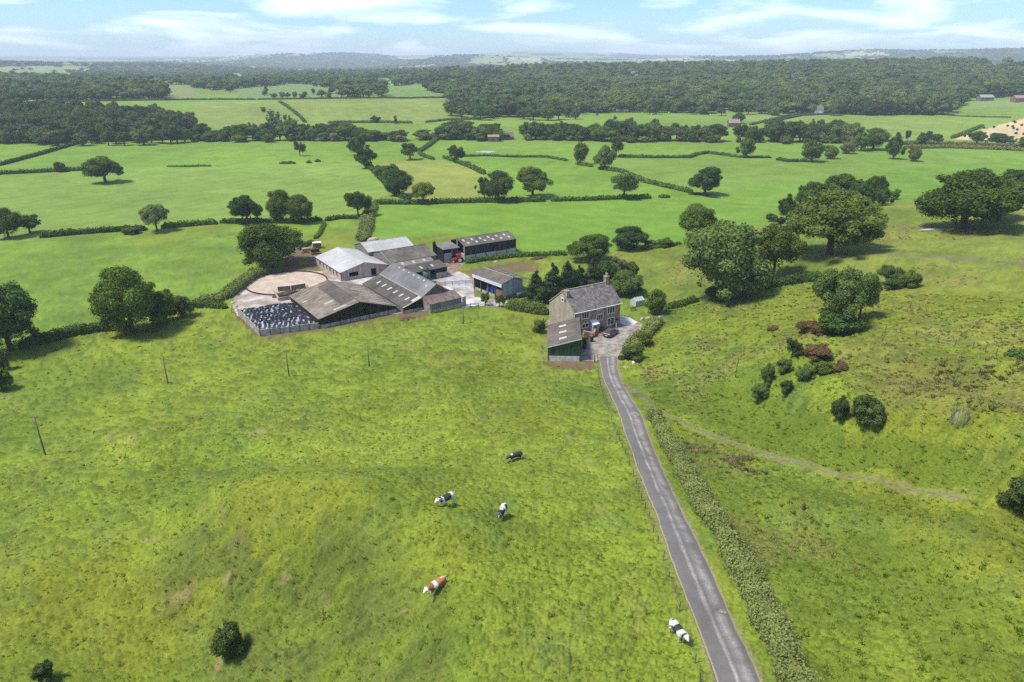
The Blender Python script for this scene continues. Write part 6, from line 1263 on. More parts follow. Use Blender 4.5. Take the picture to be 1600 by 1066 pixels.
tc = N(t, 'ShaderNodeTexCoord'); wv = N(t, 'ShaderNodeTexWave'); wv.wave_type = 'BANDS'; wv.bands_direction = 'X'; wv.inputs['Scale'].default_value = .30; wv.inputs['Distortion'].default_value = 5.5; wv.inputs['Detail'].default_value = 2.5; wv.inputs['Detail Scale'].default_value = 1.6
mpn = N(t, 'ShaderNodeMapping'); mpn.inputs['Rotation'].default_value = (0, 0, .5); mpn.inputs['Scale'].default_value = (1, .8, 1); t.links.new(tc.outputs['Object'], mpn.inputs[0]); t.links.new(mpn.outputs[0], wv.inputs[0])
rp = N(t, 'ShaderNodeValToRGB'); rp.color_ramp.elements[0].position = .60; rp.color_ramp.elements[1].position = .74; rp.color_ramp.elements[0].color = (.014, .015, .020, 1); rp.color_ramp.elements[1].color = (.27, .28, .30, 1); t.links.new(wv.outputs[0], rp.inputs[0])  # pale wavy bands: glossy highlights painted into the black sheeting's colour
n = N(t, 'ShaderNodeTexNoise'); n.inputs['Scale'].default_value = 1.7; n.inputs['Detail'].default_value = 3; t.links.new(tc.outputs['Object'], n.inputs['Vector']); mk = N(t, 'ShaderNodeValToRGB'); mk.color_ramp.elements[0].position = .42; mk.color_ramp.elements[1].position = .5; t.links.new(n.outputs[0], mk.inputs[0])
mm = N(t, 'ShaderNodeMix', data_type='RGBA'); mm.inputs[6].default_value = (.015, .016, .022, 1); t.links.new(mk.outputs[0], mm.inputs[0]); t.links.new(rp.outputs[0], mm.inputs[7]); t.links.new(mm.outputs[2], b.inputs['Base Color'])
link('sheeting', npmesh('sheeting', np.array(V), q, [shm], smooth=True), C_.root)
mb = MB(); rg_ = random.Random(5)
for i in range(17):
    for j in range(20):
        s = (i + .5 + rg_.uniform(-.25, .25)) / 17; t_ = .10 + .88 * (j + .5 * (i % 2) + rg_.uniform(-.2, .2)) / 20
        if rg_.random() < (.7 if t_ < .2 else .35): continue
        p = (FLc.lerp(FRc, s)).lerp(BLc.lerp(BRc, s), min(t_, .97)); mb.torus(p.x + .15, p.y + .1, clz(s, t_) + .1, .25, .09, 9, 5)
mb.build('tyres', M['rubber'], C_.root, True, False)['kind'] = 'stuff'
# circular pen
pc = g0(448.4, 442.3); R0 = 11.0; Cp = Frame('circular_pen', 'round earth-floored pen inside a thin dark kerb between the big oak and the white-roofed barn', 'pen', pc[0], pc[1], 0)
mb = MB(); n = 72
for k in range(n):
    a0, a1 = 2 * math.pi * k / n, 2 * math.pi * (k + .97) / n; mb.prism([(math.cos(a0) * R0, math.sin(a0) * R0, 0), (math.cos(a1) * R0, math.sin(a1) * R0, 0), (math.cos(a1) * (R0 - .25), math.sin(a1) * (R0 - .25), 0), (math.cos(a0) * (R0 - .25), math.sin(a0) * (R0 - .25), 0)], .38, .5, (0, 0, 1))
mb.build('kerb', mat('dark_pen_kerb', (.05, .04, .038), .9, .2), Cp.root); mb = MB(); mb.prism([(math.cos(a) * (R0 - .3), math.sin(a) * (R0 - .3), .04) for a in np.linspace(0, 6.283, 60)[:-1]], .012, .5, (0, 0, 1)); mb.build('earth_floor', M['sand'], Cp.root)
stone_wall('concrete bunker wall standing in front of the circular pen', [(428,457),(436,471),(455,468)], 1.2, .25, 'conc', 'bunker_wall', step=2.2); stone_wall('long muck-stained bunker wall behind the circular pen forecourt', [(434,456),(455,454),(478,450)], 1.5, .25, 'gwall', 'bunker_wall', step=2.2)
def heap(name, label, cat, u, v, rx, ry, h, m, seed=1, rot=.6, on=None):
    p = place(u, v); rg = np.random.default_rng(seed); Vh = ICO_V.copy(); Vh = Vh[:, :]; k = 1 + .28 * (fbm(Vh[:, 0] * 2.5 + seed, Vh[:, 1] * 2.5 + Vh[:, 2], seed, 3) - .5) * 2; Vh = Vh * k[:, None] * np.array([rx, ry, h]); Vh[:, 2] = np.maximum(Vh[:, 2], -.1)
    me = npmesh(name, Vh, ICO_F, [m], smooth=True); o = link(name, me, None, p); o.rotation_euler = (0, 0, rot); return tag(o, label, cat)
heap('muck_heap', 'brown muck heap against the long bunker wall', 'muck heap', 448, 461, 3.8, 1.5, 1.1, M['muck'], 2)
heap('muck_heap', 'low brown mound in the grass below the tall barn', 'mound', 637, 499, 2.0, 1.3, .45, M['muck'], 3)
heap('rubble_heap', 'pinkish rubble heap behind the silver-roofed barn', 'rubble heap', 583, 376, 2.4, 1.2, 1.2, M['rubble'], 4); heap('rubble_heap', 'smaller rubble heap right of the pinkish one behind the silver roof', 'rubble heap', 594, 377, 1.2, .8, .6, M['rubble'], 6)
heap('dirt_mound', 'weedy brown dirt mound in the paddock behind the garden conifers', 'mound', 842, 404, 3.2, 1.2, .7, M['muck'], 7); heap('boulder', 'pale boulder lying in the paddock below the double hedge', 'boulder', 774.5, 410, .8, .5, .5, M['concw'], 8)
heap('tarpaulin', 'white crumpled tarpaulin left of the garden tree foot', 'tarpaulin', 1012, 497, 1.0, .35, .25, M['concw'], 9); heap('tarpaulin', 'larger white crumpled tarpaulin right of the garden tree foot', 'tarpaulin', 1033, 495, 1.1, .5, .5, M['concw'], 10)
heap('boulder', 'pale rock beside the bale feeder gate at the clamp corner', 'boulder', 364, 474, .6, .4, .5, M['concw'], 12)
# ---------------------------------------------------------------- fences, poles, gates
def fence(label, px, step, h=1.15, wires=3, pr=.06, name='post_and_wire_fence', lean=.05, wr=.014):
    c = resample([tuple(place(*p)[:2]) for p in px], step); root = thing(name, label, 'fence', (*c[0], float(Hs(*c[0]))), 0); rg = random.Random(len(c)); z00 = float(Hs(*c[0])); tops = []
    for x, y in c:
        z = float(Hs(x, y)) - z00; X, Y = x - c[0][0], y - c[0][1]; hh = h * rg.uniform(.9, 1.12); lx, ly = rg.uniform(-lean, lean), rg.uniform(-lean, lean)
        MB().tube([(X, Y, z - .15), (X + lx, Y + ly, z + hh)], [pr, pr * .9], 5).build('post', M['wood'], root); tops.append((X, Y, z))
    for k in range(wires): zz = h * (.3 + .62 * k / max(1, wires - 1)); MB().tube([(a, b_, c_ + zz) for a, b_, c_ in tops], [wr] * len(tops), 4).build('wire', M['wire'], root)
    return root
fence('wire fence on leaning posts between the cow pasture and the lane', [(933,560),(935,590),(941,618),(951,645),(963,680),(977,712),(990,745),(1008,795),(1028,850),(1045,905),(1062,955),(1078,1010),(1094,1066),(1108,1120)], 2.3, 1.1, 3, .065, lean=.12, wr=.007)
fence('old post and wire fence crossing the right-hand hillside', [(1357,514),(1383,520),(1406,522),(1430,527),(1465,536),(1492,541),(1519,546),(1539,551),(1556,556)], 3.4, 1.3, 2, .09)
def rail_fence(label, u0, v0, u1, v1, n, m, name='rail_fence', h=1.1, cat='fence'):
    a, b_ = place(u0, v0), place(u1, v1); root = thing(name, label, cat, a, 0)
    for i in range(n + 1): q = (b_ - a) * (i / n); MB().box(q.x - .06, q.x + .06, q.y - .06, q.y + .06, q.z - .1, q.z + h).build('post', m, root)
    for k in range(3):
        z = h * (.35 + .28 * k); d_ = b_ - a; nn = Vector((-d_.y, d_.x, 0)).normalized() * .07; MB().prism([(nn.x, nn.y, z), (d_.x + nn.x, d_.y + nn.y, z + d_.z), (d_.x + nn.x, d_.y + nn.y, z + d_.z + .12), (nn.x, nn.y, z + .12)], .03, .5).build('rail', m, root)
    return root
rail_fence('short white rail fence left of the farmhouse gable', 841, 509, 857, 508, 2, M['white']); rail_fence('white rail fence behind the orchard trees by the yard', 742, 475, 790, 481, 6, M['fascia']); rail_fence('steel gate at the corner of the silage clamp', 362, 489, 372, 484, 1, M['wire'], 'field_gate', cat='gate')
rail_fence('steel barrier across the wet yard apron', 686, 447, 738, 444, 5, M['wire'], 'yard_barrier', cat='barrier'); rail_fence('low fence behind the clamp bunkers', 455, 462, 482, 452, 4, M['wood']); rail_fence('dark gate between the lean-to and the orchard trees', 735, 482, 748, 482, 1, M['dark'], 'yard_gate', 1.4, 'gate')
for u, v, vt, lab in ((452,590,547,'utility pole standing alone below the tyre-covered clamp'),(263,601,559,'utility pole in the pasture below the huge hedge tree'),(577,573,540,'short utility pole below the black boarded gable'),(724,506,480,'utility pole beside the end of the rusty lean-to'),(71,711,650,'nearest leaning utility pole at far left of the pasture')):
    p = place(u, v); h = height_to(p, vt); f = thing('utility_pole', lab, 'pole', p, 0, 'utility poles crossing the pasture')
    MB().tube([(0, 0, -.4), (0, 0, h)], [.13, .09], 8).build('pole', M['wood'], f, True); MB().box(-.55, .55, -.05, .05, h - .35, h - .25).build('crossarm', M['wood'], f)
    for x in (-.45, .45): MB().tube([(x, 0, h - .25), (x, 0, h - .08)], [.035, .03], 6).build('insulator', M['dark'], f)
MB().tube([(0, 0, 0), (0, 0, .3)], [.1, .1], 5)
# sapling cage, stumps, posts
p = place(1497, 660); f = thing('tree_guard', 'grey mesh tree guard of tall stakes on the hillside', 'tree guard', p)
for k in range(8): a = k / 8 * 6.283; MB().tube([(math.cos(a) * .95, math.sin(a) * .95, -.1), (math.cos(a) * .9, math.sin(a) * .9, 1.9)], [.045, .04], 5).build('stake', M['wire'], f)
for z in np.arange(.15, 1.85, .17): MB().torus(0, 0, z, .93, .012, 20, 4).build('wire_ring', M['wire'], f)
p = place(1255, 796); f = thing('tree_stump', 'short rusty brown stump standing in the rough grass right of the lane hedge', 'stump', p); MB().tube([(0, 0, -.1), (.02, 0, .5), (.05, .02, .85)], [.22, .17, .13], 9).build('stump_wood', mat('rusty_wood', (.12, .05, .03), .9, .2, var=.3), f)
p = place(1149, 590); f = thing('bare_sapling', 'thin bare sapling with sparse twigs on the valley side', 'sapling', p)
MB().tube([(0, 0, -.1), (.05, 0, 2), (.1, 0, 4.2)], [.09, .06, .02], 6).build('trunk', BARK, f)
rg_ = random.Random(3)
for k in range(9): a = rg_.uniform(0, 6.28); z = 1.4 + k * .3; MB().tube([(.05, 0, z), (math.cos(a) * .7, math.sin(a) * .7, z + .7)], [.03, .01], 4).build('branch', BARK, f)
p = place(929, 566); f = thing('gate_post', 'dark gate post at the head of the lane beside the mud', 'post', p); MB().box(-.1, .1, -.1, .1, -.1, 1.5).build('post', M['wood'], f); MB().prism([(-.12, -.12, 1.5), (.12, -.12, 1.5), (.12, .12, 1.5), (-.12, .12, 1.5)], .05, .5, (0, 0, 1)).build('cap', M['steel'], f)
# far pieces of building
def far_house(u, v, wpx, h, rise, rm, wm, label, cat='house', name='farm_building', depth=.6, rot=0.0, zlift=0, wins=4, chim=False):
    p = place(u, v); s = px_m(p); w = wpx / s; d = w * depth; f = thing(name, label, cat, p - Vector((w / 2, 0, .3)), rot); fr = Frame.__new__(Frame); fr.root = f; fr.rot = rot; fr.o = tuple(f.location)
    wall(fr, [(0, 0, 0), (w, 0, 0), (w, 0, h), (0, 0, h)], .3, (0, 1, 0), wm); wall(fr, [(0, d, 0), (w, d, 0), (w, d, h), (0, d, h)], .3, (0, -1, 0), wm)
    for x, sg in ((0, 1), (w, -1)): wall(fr, [(x, .31, 0), (x, d - .31, 0), (x, d - .31, h), (x, d / 2, h + rise - .1), (x, .31, h)], .3, (sg, 0, 0), wm, 'gable_wall')
    for y in (0, 1): roof(fr, [(-.3, -.4 if not y else d + .4, h - .1), (w + .3, -.4 if not y else d + .4, h - .1), (w + .3, d / 2, h + rise), (-.3, d / 2, h + rise)], rm, th=.15)
    for k in range(wins): x = w * (k + .5) / wins; z = h * .55; o = MB().box(x - w * .045, x + w * .045, -.08, -.01, z, z + h * .22).build('window', M['white'], f); MB().box(x - w * .035, x + w * .035, -.10, -.085, z + h * .03, z + h * .19).build('pane', M['glass'], o)
    if chim: MB().box(w * .8, w * .8 + 1, d / 2 - .5, d / 2 + .5, h + rise - 1, h + rise + 1.4).build('chimney', wm, f)
    return f
pink = mat('pinkish_brick', (.25, .18, .145), .9, .2, var=.15); far_house(796, 172, 15, 6.5, 4, M['slate'], pink, 'pinkish brick house rising out of the trees above the river meadow', chim=True)
far_house(771, 222, 17, 4.0, 1.2, pink, mat('dull_brick', (.17, .11, .085), .9, .2, var=.3), 'small red-brick barn at the river behind the white pond', 'barn', wins=2); far_house(792, 219, 24, 2.6, 3.0, M['slate'], M['gwall'], 'grey slate roof among bushes beside the red-brick barn', 'barn', wins=0, rot=.3)
far_house(1147, 199, 17, 4.0, 3.2, mat('pink_slate', (.25, .18, .18), .8, .2), mat('dull_house_brick', (.18, .115, .09), .9, .2, var=.3), 'red-brick house standing among the river trees', wins=3, chim=True)
far_house(972, 175, 15, 3.2, 2.4, M['ridge'], M['white'], 'long white cottage at the foot of the big wood', 'cottage', wins=5); far_house(1279, 178, 14, 5.5, 3, M['slate'], M['white'], 'white house at the end of the far lane', wins=3)
far_house(1331, 176, 12, 6, 3, M['ridge'], M['white'], 'small pale house half hidden by tall trees right of the far lane', wins=2); far_house(802, 173, 6, 6, 2, M['slate'], M['white'], 'tiny white gable beside the pinkish house', wins=1)
far_house(1542, 158, 20, 4.5, 3, M['ridge'], M['gwall'], 'pale roofed farm at the edge of the far right woods', 'farm', wins=2); far_house(1597, 160, 22, 5, 3, pink, M['brickr'], 'brick farm range at the right frame edge', 'farm', wins=3)
far_house(1480, 104, 44, 11, 1.5, M['white'], M['concw'], 'large white-roofed warehouse on the far wooded horizon', 'warehouse', wins=0, depth=.3); far_house(1281, 104, 17, 13, 1, M['gwall'], M['gwall'], 'dark flat-topped block on the wooded skyline', 'building', wins=4, depth=.3)
far_house(424, 132, 10, 6, 3, M['ridge'], M['white'], 'pale farm roofs in the woods at left centre', 'farm', wins=2); far_house(992, 122, 10, 9, 4, M['slate'], M['white'], 'white houses in the clearing high in the big wood', 'house', wins=2); far_house(576, 121, 12, 7, 2, M['fascia'], M['white'], 'pale sheds in the hazy woods beyond the crest', 'shed', wins=1)
p = place(760, 237); o = blot('pond', p, 6.5, 5.0, 0, mat('pond_water', (.45, .46, .45), .12, .6), .05, None, jag=.2); tag(o, 'small pale pond glinting in the bright meadow', 'pond', kind='structure')
# ---------------------------------------------------------------- cattle
def skin_mesh(name, verts, edges, radii, root=0, sub=2):
    me = bpy.data.meshes.new(name); me.from_pydata(verts, edges, []); ob = bpy.data.objects.new(name + '_tmp', me); COL.objects.link(ob); ob.modifiers.new('skin', 'SKIN')
    sv = me.skin_vertices[0].data
    for i, r_ in enumerate(radii): sv[i].radius = r_ if isinstance(r_, tuple) else (r_, r_); sv[i].use_root = (i == root)
    s = ob.modifiers.new('smooth', 'SUBSURF'); s.levels = sub; s.render_levels = sub
    dg = bpy.context.evaluated_depsgraph_get(); dg.update(); m2 = bpy.data.meshes.new_from_object(ob.evaluated_get(dg)); bpy.data.objects.remove(ob); m2.name = name; m2.polygons.foreach_set('use_smooth', [True] * len(m2.polygons)); return m2
coatm = bpy.data.materials.new('cow_hide'); coatm.use_nodes = True; t = coatm.node_tree; b = t.nodes['Principled BSDF']; b.inputs['Roughness'].default_value = .75; an = N(t, 'ShaderNodeAttribute', attribute_name='coat'); t.links.new(an.outputs['Color'], b.inputs['Base Color'])
hornm = mat('hoof_horn', (.06, .05, .045), .6, .3); pinkm = mat('udder_skin', (.45, .28, .24), .6, .3)
WHT = (.55, .53, .49); BLK = (.016, .015, .016)
def cow(label, u, v, heading, head, patches, base, legs=WHT, stride=0.0, scale=1.0, tail_up=False, name='cow'):
    # head: (x, z) of poll and of muzzle plus sideways turn
    (hx, hz), (mx_, mz), turn = head
    V = [(-.15, 0, 1.02), (-.72, 0, 1.15), (-.92, 0, 1.18), (.35, 0, 1.02), (.62, 0, 1.08), (.85, turn * .1, (1.12 + hz) / 2 + .04), (hx - .06, turn * .25, hz), (hx + (mx_ - hx) * .5, turn * .36, hz + (mz - hz) * .5), (mx_, turn * .5, mz)]
    R = [(.42, .37), (.38, .34), (.26, .24), (.42, .36), (.37, .31), (.27, .20), (.165, .15), (.14, .125), (.105, .10)]
    Ed = [(0, 1), (1, 2), (0, 3), (3, 4), (4, 5), (5, 6), (6, 7), (7, 8)]
    def add(par, pts):
        p = par
        for co, r_ in pts: V.append(co); R.append(r_); Ed.append((p, len(V) - 1)); p = len(V) - 1
    for s in (-1, 1):
        k = stride * s
        add(4, [((.58, s * .20, .74), .12), ((.60 + k * .6, s * .20, .46), .072), ((.58 + k, s * .20, .12), .05), ((.60 + k, s * .20, .035), .058)])
        add(1, [((-.66, s * .22, .80), .17), ((-.58 - k * .3, s * .23, .66), .12), ((-.86 - k * .7, s * .22, .46), .068), ((-.80 - k, s * .22, .12), .05), ((-.77 - k, s * .22, .035), .058)])
        add(6, [((hx - .08, turn * .25 + s * .17, hz + .05), .045), ((hx - .10, turn * .25 + s * .31, hz + .03), .03)])
    add(2, [((-1.02, 0, 1.20), .05), ((-1.10, .05, 1.34 if tail_up else .95), .03), ((-1.02, .1, 1.42 if tail_up else .60), .028), ((-1.0, .1, 1.25 if tail_up else .48), .045)])
    me = skin_mesh('cow_body', V, Ed, R, 0, 2); n = len(me.vertices); co = np.empty(n * 3, np.float32); me.vertices.foreach_get('co', co); co = co.reshape(-1, 3); col_ = np.tile(np.array(base), (n, 1)); wob = .10 * (fbm(co[:, 0] * 3 + 5, co[:, 1] * 3 + co[:, 2] * 4, int(u), 3) - .5) * 7
    for (cx, cy_, cz, rx, ry, rz, c) in patches:
        dd = ((co[:, 0] - cx) / rx) ** 2 + ((co[:, 1] - cy_) / ry) ** 2 + ((co[:, 2] - cz) / rz) ** 2; col_[dd + wob * 2 < 1] = c
    if legs: col_[(co[:, 2] < .62) & (co[:, 0] < 1.0)] = legs
    col_[(co[:, 2] < .05)] = (.05, .04, .035)
    dmz = np.linalg.norm(co - np.array([mx_, turn * .5, mz]), axis=1); col_[dmz < .10] = (.30, .2, .18) if base == WHT else (.05, .04, .04)
    at = me.color_attributes.new('coat', 'FLOAT_COLOR', 'POINT'); at.data.foreach_set('color', np.c_[col_, np.ones(n)].astype(np.float32).ravel()); me.materials.clear(); me.materials.append(coatm)
    p = place(u, v); f = thing(name, label, 'cow', p, heading, 'dairy cows grazing the pasture'); f.scale = (scale,) * 3; link('body', me, f)
    ey = MB()
    for s in (-1, 1): MB().tube([(hx + .05, turn * .3 + s * .115, hz - .03), (hx + .055, turn * .3 + s * .135, hz - .03)], [.022, .018], 6).build('eye', M['dark'], f)
    MB().tube([(-.42, 0, .78), (-.45, 0, .62), (-.45, 0, .55)], [.22, .19, .08], 12).build('udder', pinkm, f, True)
    return f
H = math.radians
cow('mostly black cow with a white shoulder spot grazing furthest from the lane hedge', 805, 721, H(203), ((1.22, .92), (1.50, .62), .15), [(.52, 0, 1.42, .17, .45, .22, WHT), (1.4, 0, .7, .1, .2, .1, WHT)], BLK, scale=1.02, stride=.06)
cow('black and white cow with white face and black neck collar, tail flicked up', 698, 790, H(222), ((1.25, 1.25), (1.48, .98), -.2), [(.0, 0, 1.2, .46, .8, .6, BLK), (.82, 0, 1.2, .17, .5, .5, BLK), (-.86, 0, 1.1, .12, .2, .35, BLK), (1.12, .0, 1.3, .05, .5, .1, BLK)], WHT, stride=.08, tail_up=True)
cow('black-fronted cow with white rump and white blaze walking towards the viewer', 785, 808, H(250), ((1.20, 1.12), (1.42, .80), .2), [(.55, 0, 1.0, .6, .7, .62, BLK), (1.2, 0, 1.0, .35, .4, .3, BLK), (.3, .0, 1.45, .16, .5, .2, WHT), (1.3, .08, .98, .22, .05, .2, WHT), (-.5, .25, 1.2, .25, .25, .3, BLK)], WHT, stride=.07, scale=.98)
cow('brown and white cow with white face, the only ginger cow in the herd', 683, 926, H(224), ((1.22, 1.10), (1.46, .78), -.15), [(-.42, 0, 1.1, .66, .8, .6, (.30, .12, .05)), (.72, 0, 1.05, .40, .6, .6, (.20, .075, .028)), (-.72, 0, 1.45, .30, .12, .25, (.55, .40, .26))], WHT, stride=.05, tail_up=True)
cow('white cow with black patches standing against the lane fence', 1057, 997, H(-68), ((1.22, 1.22), (1.46, .92), .22), [(.15, .1, 1.25, .34, .55, .45, BLK), (.0, -.35, 1.0, .4, .25, .35, BLK), (.95, -.1, 1.2, .14, .35, .3, BLK), (-.72, 0, 1.46, .12, .3, .12, BLK), (-1.0, 0, 1.3, .12, .15, .15, BLK), (.55, .35, 1.1, .2, .15, .2, BLK)], WHT, stride=.05)
# ---------------------------------------------------------------- car
def wheel(root, x, y, r, w_, name='wheel', rim=None):
    t_ = MB().tube([(x, y - w_ / 2, r), (x, y + w_ / 2, r)], [r, r], 18).build(name, M['rubber'], root); MB().tube([(x, y - w_ / 2 - .012, r), (x, y + w_ / 2 + .012, r)], [r * .62, r * .62], 14).build('rim', rim or M['wire'], t_)
paint_c = mat('dark_grey_car_paint', (.055, .062, .078), .25, .6); carg = mat('car_glass', (.03, .035, .04), .05, .8); redl = mat('red_lens', (.4, .02, .02), .3, .5)
pr_, pf_ = g0(948.5, 527.5), g0(960.5, 520.0); hd = math.atan2(pf_[1] - pr_[1], pf_[0] - pr_[0]); cx_, cy_ = (pr_[0] + pf_[0]) / 2, (pr_[1] + pf_[1]) / 2
car = thing('parked_car', 'dark grey estate car parked facing the farmhouse', 'car', (cx_, cy_, .03), hd)
prof = [(-2.2, .38), (-2.25, .62), (-2.2, .95), (-2.12, 1.02), (-1.0, 1.03), (.95, 1.0), (1.7, .92), (2.15, .78), (2.22, .55), (2.18, .35)]
def loft(prof, hw, m, name, par, taper=.12, zr=None):
    mb = MB(); n = len(prof); L = [(x, -hw, z) for x, z in prof]; Rr = [(x, hw, z) for x, z in prof]; zm = max(z for _, z in prof)
    L = [(x, y * (1 - taper * max(0, (z - .6)) / max(.01, zm - .6)), z) for x, y, z in L]; Rr = [(x, -y, z) for (x, y, z) in L]
    mb.poly(L); mb.poly(Rr)
    for i in range(n): j = (i + 1) % n; mb.poly([L[i], L[j], Rr[j], Rr[i]])
    o = mb.build(name, m, par); bv = o.modifiers.new('bevel', 'BEVEL'); bv.width = .06; bv.segments = 2; return o
loft(prof, .90, paint_c, 'body', car, .06)
cab = [(-2.08, 1.03), (-1.78, 1.50), (-1.5, 1.56), (.1, 1.58), (.35, 1.52), (1.0, 1.02)]; loft(cab, .80, carg, 'glasshouse', car, .22)
rf = [(-1.85, 1.545), (-1.55, 1.60), (.12, 1.62), (.32, 1.56), (.3, 1.52), (-1.8, 1.50)]; loft(rf, .64, paint_c, 'roof', car, 0)
for x in (-1.38, 1.36):
    for y in (-.82, .82): wheel(car, x, y, .34, .22)
for s in (-1, 1):
    MB().box(-2.27, -2.2, s * .62 - .2, s * .62 + .2, .74, .92).build('tail_light', redl, car); MB().box(2.12, 2.22, s * .6 - .2, s * .6 + .2, .62, .76).build('headlight', M['white'], car); MB().box(.72, .92, s * .98 - .1, s * .98 + .1, .98, 1.12).build('mirror', paint_c, car)
    for x in (-.9, .12): MB().prism([(x - .03, s * .845, 1.03), (x + .04, s * .845, 1.03), (x + .02, s * .70, 1.55), (x - .05, s * .70, 1.55)], .02, .5, (0, s, 0)).build('door_pillar', paint_c, car)
MB().box(-2.28, -2.2, -.26, .26, .5, .62).build('number_plate', M['white'], car); MB().box(-2.28, -2.1, -.8, .8, .3, .42).build('bumper', M['dark'], car)
# tractor
redp = mat('red_tractor_paint', (.42, .022, .018), .4, .5, var=.1); q = g0(714, 410); tr = thing('tractor', 'red tractor parked at the end of the long dark barn', 'tractor', (q[0], q[1], .02), H(196))
loft([(.1, .75), (.1, 1.35), (1.6, 1.25), (1.75, 1.15), (1.75, .7)], .38, redp, 'bonnet', tr, .05); MB().box(-.9, .3, -.32, .32, .55, .9).build('chassis', M['dark'], tr)
cb = MB()
for x in (-1.1, .05):
    for y in (-.58, .58): cb.box(x - .05, x + .05, y - .05, y + .05, .95, 2.35)
cb.box(-1.15, .1, -.63, .63, .85, 1.0); cb.build('cab_frame', redp, tr); MB().box(-1.08, .03, -.56, .56, 1.02, 2.34).build('cab_glass', carg, tr); MB().box(-1.25, .2, -.7, .7, 2.36, 2.5).build('cab_roof', redp, tr)
for y in (-.85, .85): wheel(tr, -.75, y, .82, .42, rim=M['white']); wheel(tr, 1.3, y * .9, .5, .28, rim=M['white']); MB().box(-1.5, .0, y - .24, y + .24, 1.62, 1.70).build('mudguard', redp, tr)
MB().tube([(.9, .28, 1.3), (.9, .28, 2.1)], [.04, .04], 6).build('exhaust', M['dark'], tr)
for s in (-1, 1): MB().tube([(.2, s * .5, 1.25), (1.6, s * .5, .9), (2.5, s * .5, .35)], [.06, .06, .06], 6).build('loader_arm', redp, tr)
MB().box(2.4, 2.9, -.9, .9, .12, .6).build('loader_bucket', M['steel'], tr)
q = g0(724, 408); f = thing('farm_implement', 'grey tractor implement resting by the corner of the long dark barn', 'implement', (q[0], q[1], 0), .5); MB().box(-.9, .9, -.06, .06, .5, .62).build('toolbar', M['steel'], f)
for k in range(5): MB().tube([(-.8 + k * .4, 0, .5), (-.8 + k * .4, -.3, .25), (-.8 + k * .4, -.1, .02)], [.04] * 3, 5).build('tine', M['steel'], f)
# trailers and old machinery beyond the big oak
rust = mat('faded_red_paint', (.30, .10, .06), .7, .3, var=.2); q = place(496, 388); f = thing('livestock_trailer', 'faded red livestock trailer with white roof beside the scrubby hedge', 'trailer', q, .3)
MB().box(-1.3, 1.3, -.85, .85, .5, 1.5).build('trailer_body', rust, f); MB().prism([(-1.4, -.9, 1.9), (1.4, -.9, 1.9), (1.4, .9, 1.9), (-1.4, .9, 1.9)], .12, .5, (0, 0, 1)).build('trailer_roof', M['white'], f)
for x in (-1.2, 1.2):
    for y in (-.8, .8): MB().box(x - .05, x + .05, y - .05, y + .05, 1.5, 1.9).build('post', rust, f)
for y in (-.95, .95): wheel(f, 0, y, .38, .2)
MB().tube([(1.3, 0, .55), (2.2, 0, .45)], [.06, .06], 6).build('drawbar', M['steel'], f)
for u, v, L_b, cc, hh in ((493, 397, 'dark flat-bed farm trailer between the red trailer and the white roof', M['jboard'], .9), (479, 395, 'small trailer with pale load beside the massive oak', M['rubble'], .8)):
    q = place(u, v); f = thing('flatbed_trailer', L_b, 'trailer', q, .4, 'old machinery by the massive oak'); MB().box(-1.6, 1.6, -.8, .8, .6, .75).build('trailer_bed', M['wood'], f); MB().box(-1.3, 1.2, -.6, .6, .75, .75 + hh).build('load', cc, f)
    for y in (-.85, .85): wheel(f, -.2, y, .34, .2)
    MB().tube([(1.6, 0, .6), (2.4, 0, .45)], [.05, .05], 6).build('drawbar', M['steel'], f)
# round the farmhouse
q = g0(924.7, 534); f = thing('wheelie_bin', 'black wheelie bin at the end of the stone terrace wall', 'bin', (q[0], q[1], .03), .3)
o = MB().prism([(-.27, -.3, .05), (.27, -.3, .05), (.27, .3, .05), (-.27, .3, .05)], .95, .5, (0, 0, 1)).build('bin_body', M['rubber'], f); MB().prism([(-.31, -.36, 1.0), (.31, -.36, 1.0), (.31, .34, 1.08), (-.31, .34, 1.08)], .06, .5, (0, 0, 1)).build('lid', M['rubber'], f)
for x in (-.3, .3): MB().tube([(x - .03, .3, .1), (x + .03, .3, .1)], [.1, .1], 10).build('wheel', M['rubber'], f)
q = g0(939, 517.5); f = thing('garden_table', 'black metal garden table and seat against the farmhouse front', 'table', (q[0], q[1], .08), .55); MB().box(-.9, .9, -.4, .4, .7, .76).build('tabletop', M['rubber'], f)
for x in (-.8, .8):
    for y in (-.3, .3): MB().box(x - .03, x + .03, y - .03, y + .03, 0, .7).build('leg', M['rubber'], f)
for u, v, lb in ((935, 518.5, 'white post left of the black garden table'), (962.5, 512, 'white post below the flower basket near the right-hand window')):
    q = g0(u, v); f = thing('marker_post', lb, 'post', (q[0], q[1], .04)); MB().box(-.12, .12, -.12, .12, 0, 1.0).build('post', M['white'], f); MB().prism([(-.15, -.15, 1.0), (.15, -.15, 1.0), (.15, .15, 1.0), (-.15, .15, 1.0)], .07, .5, (0, 0, 1)).build('cap', M['white'], f)
flw = leaf_mat('red_flowers', (.25, .02, .03), (.4, .08, .07)); m0 = proto('mid', 'bush', 0)[0]
for u, v, lb in ((932.5, 507, 'red hanging flower basket right of the porch'), (963.5, 499.5, 'red hanging flower basket right of the lower right window'), (961.5, 508, 'tub of red flowers beside the white post')):
    a = Hh.hit(u, v, 'y', -.35); X, Y = world_of(Hh, a[0], -.35); o = link('flower_basket', m0, None, (X, Y, max(.1, a[2] - .3))); o.scale = (.75, .75, .7); o.material_slots[0].link = 'OBJECT'; o.material_slots[0].material = flw; tag(o, lb, 'flowers')
tree('bush', 'dark', 913, 546, 11, 529, 'dark evergreen shrub against the right wall of the green shed')
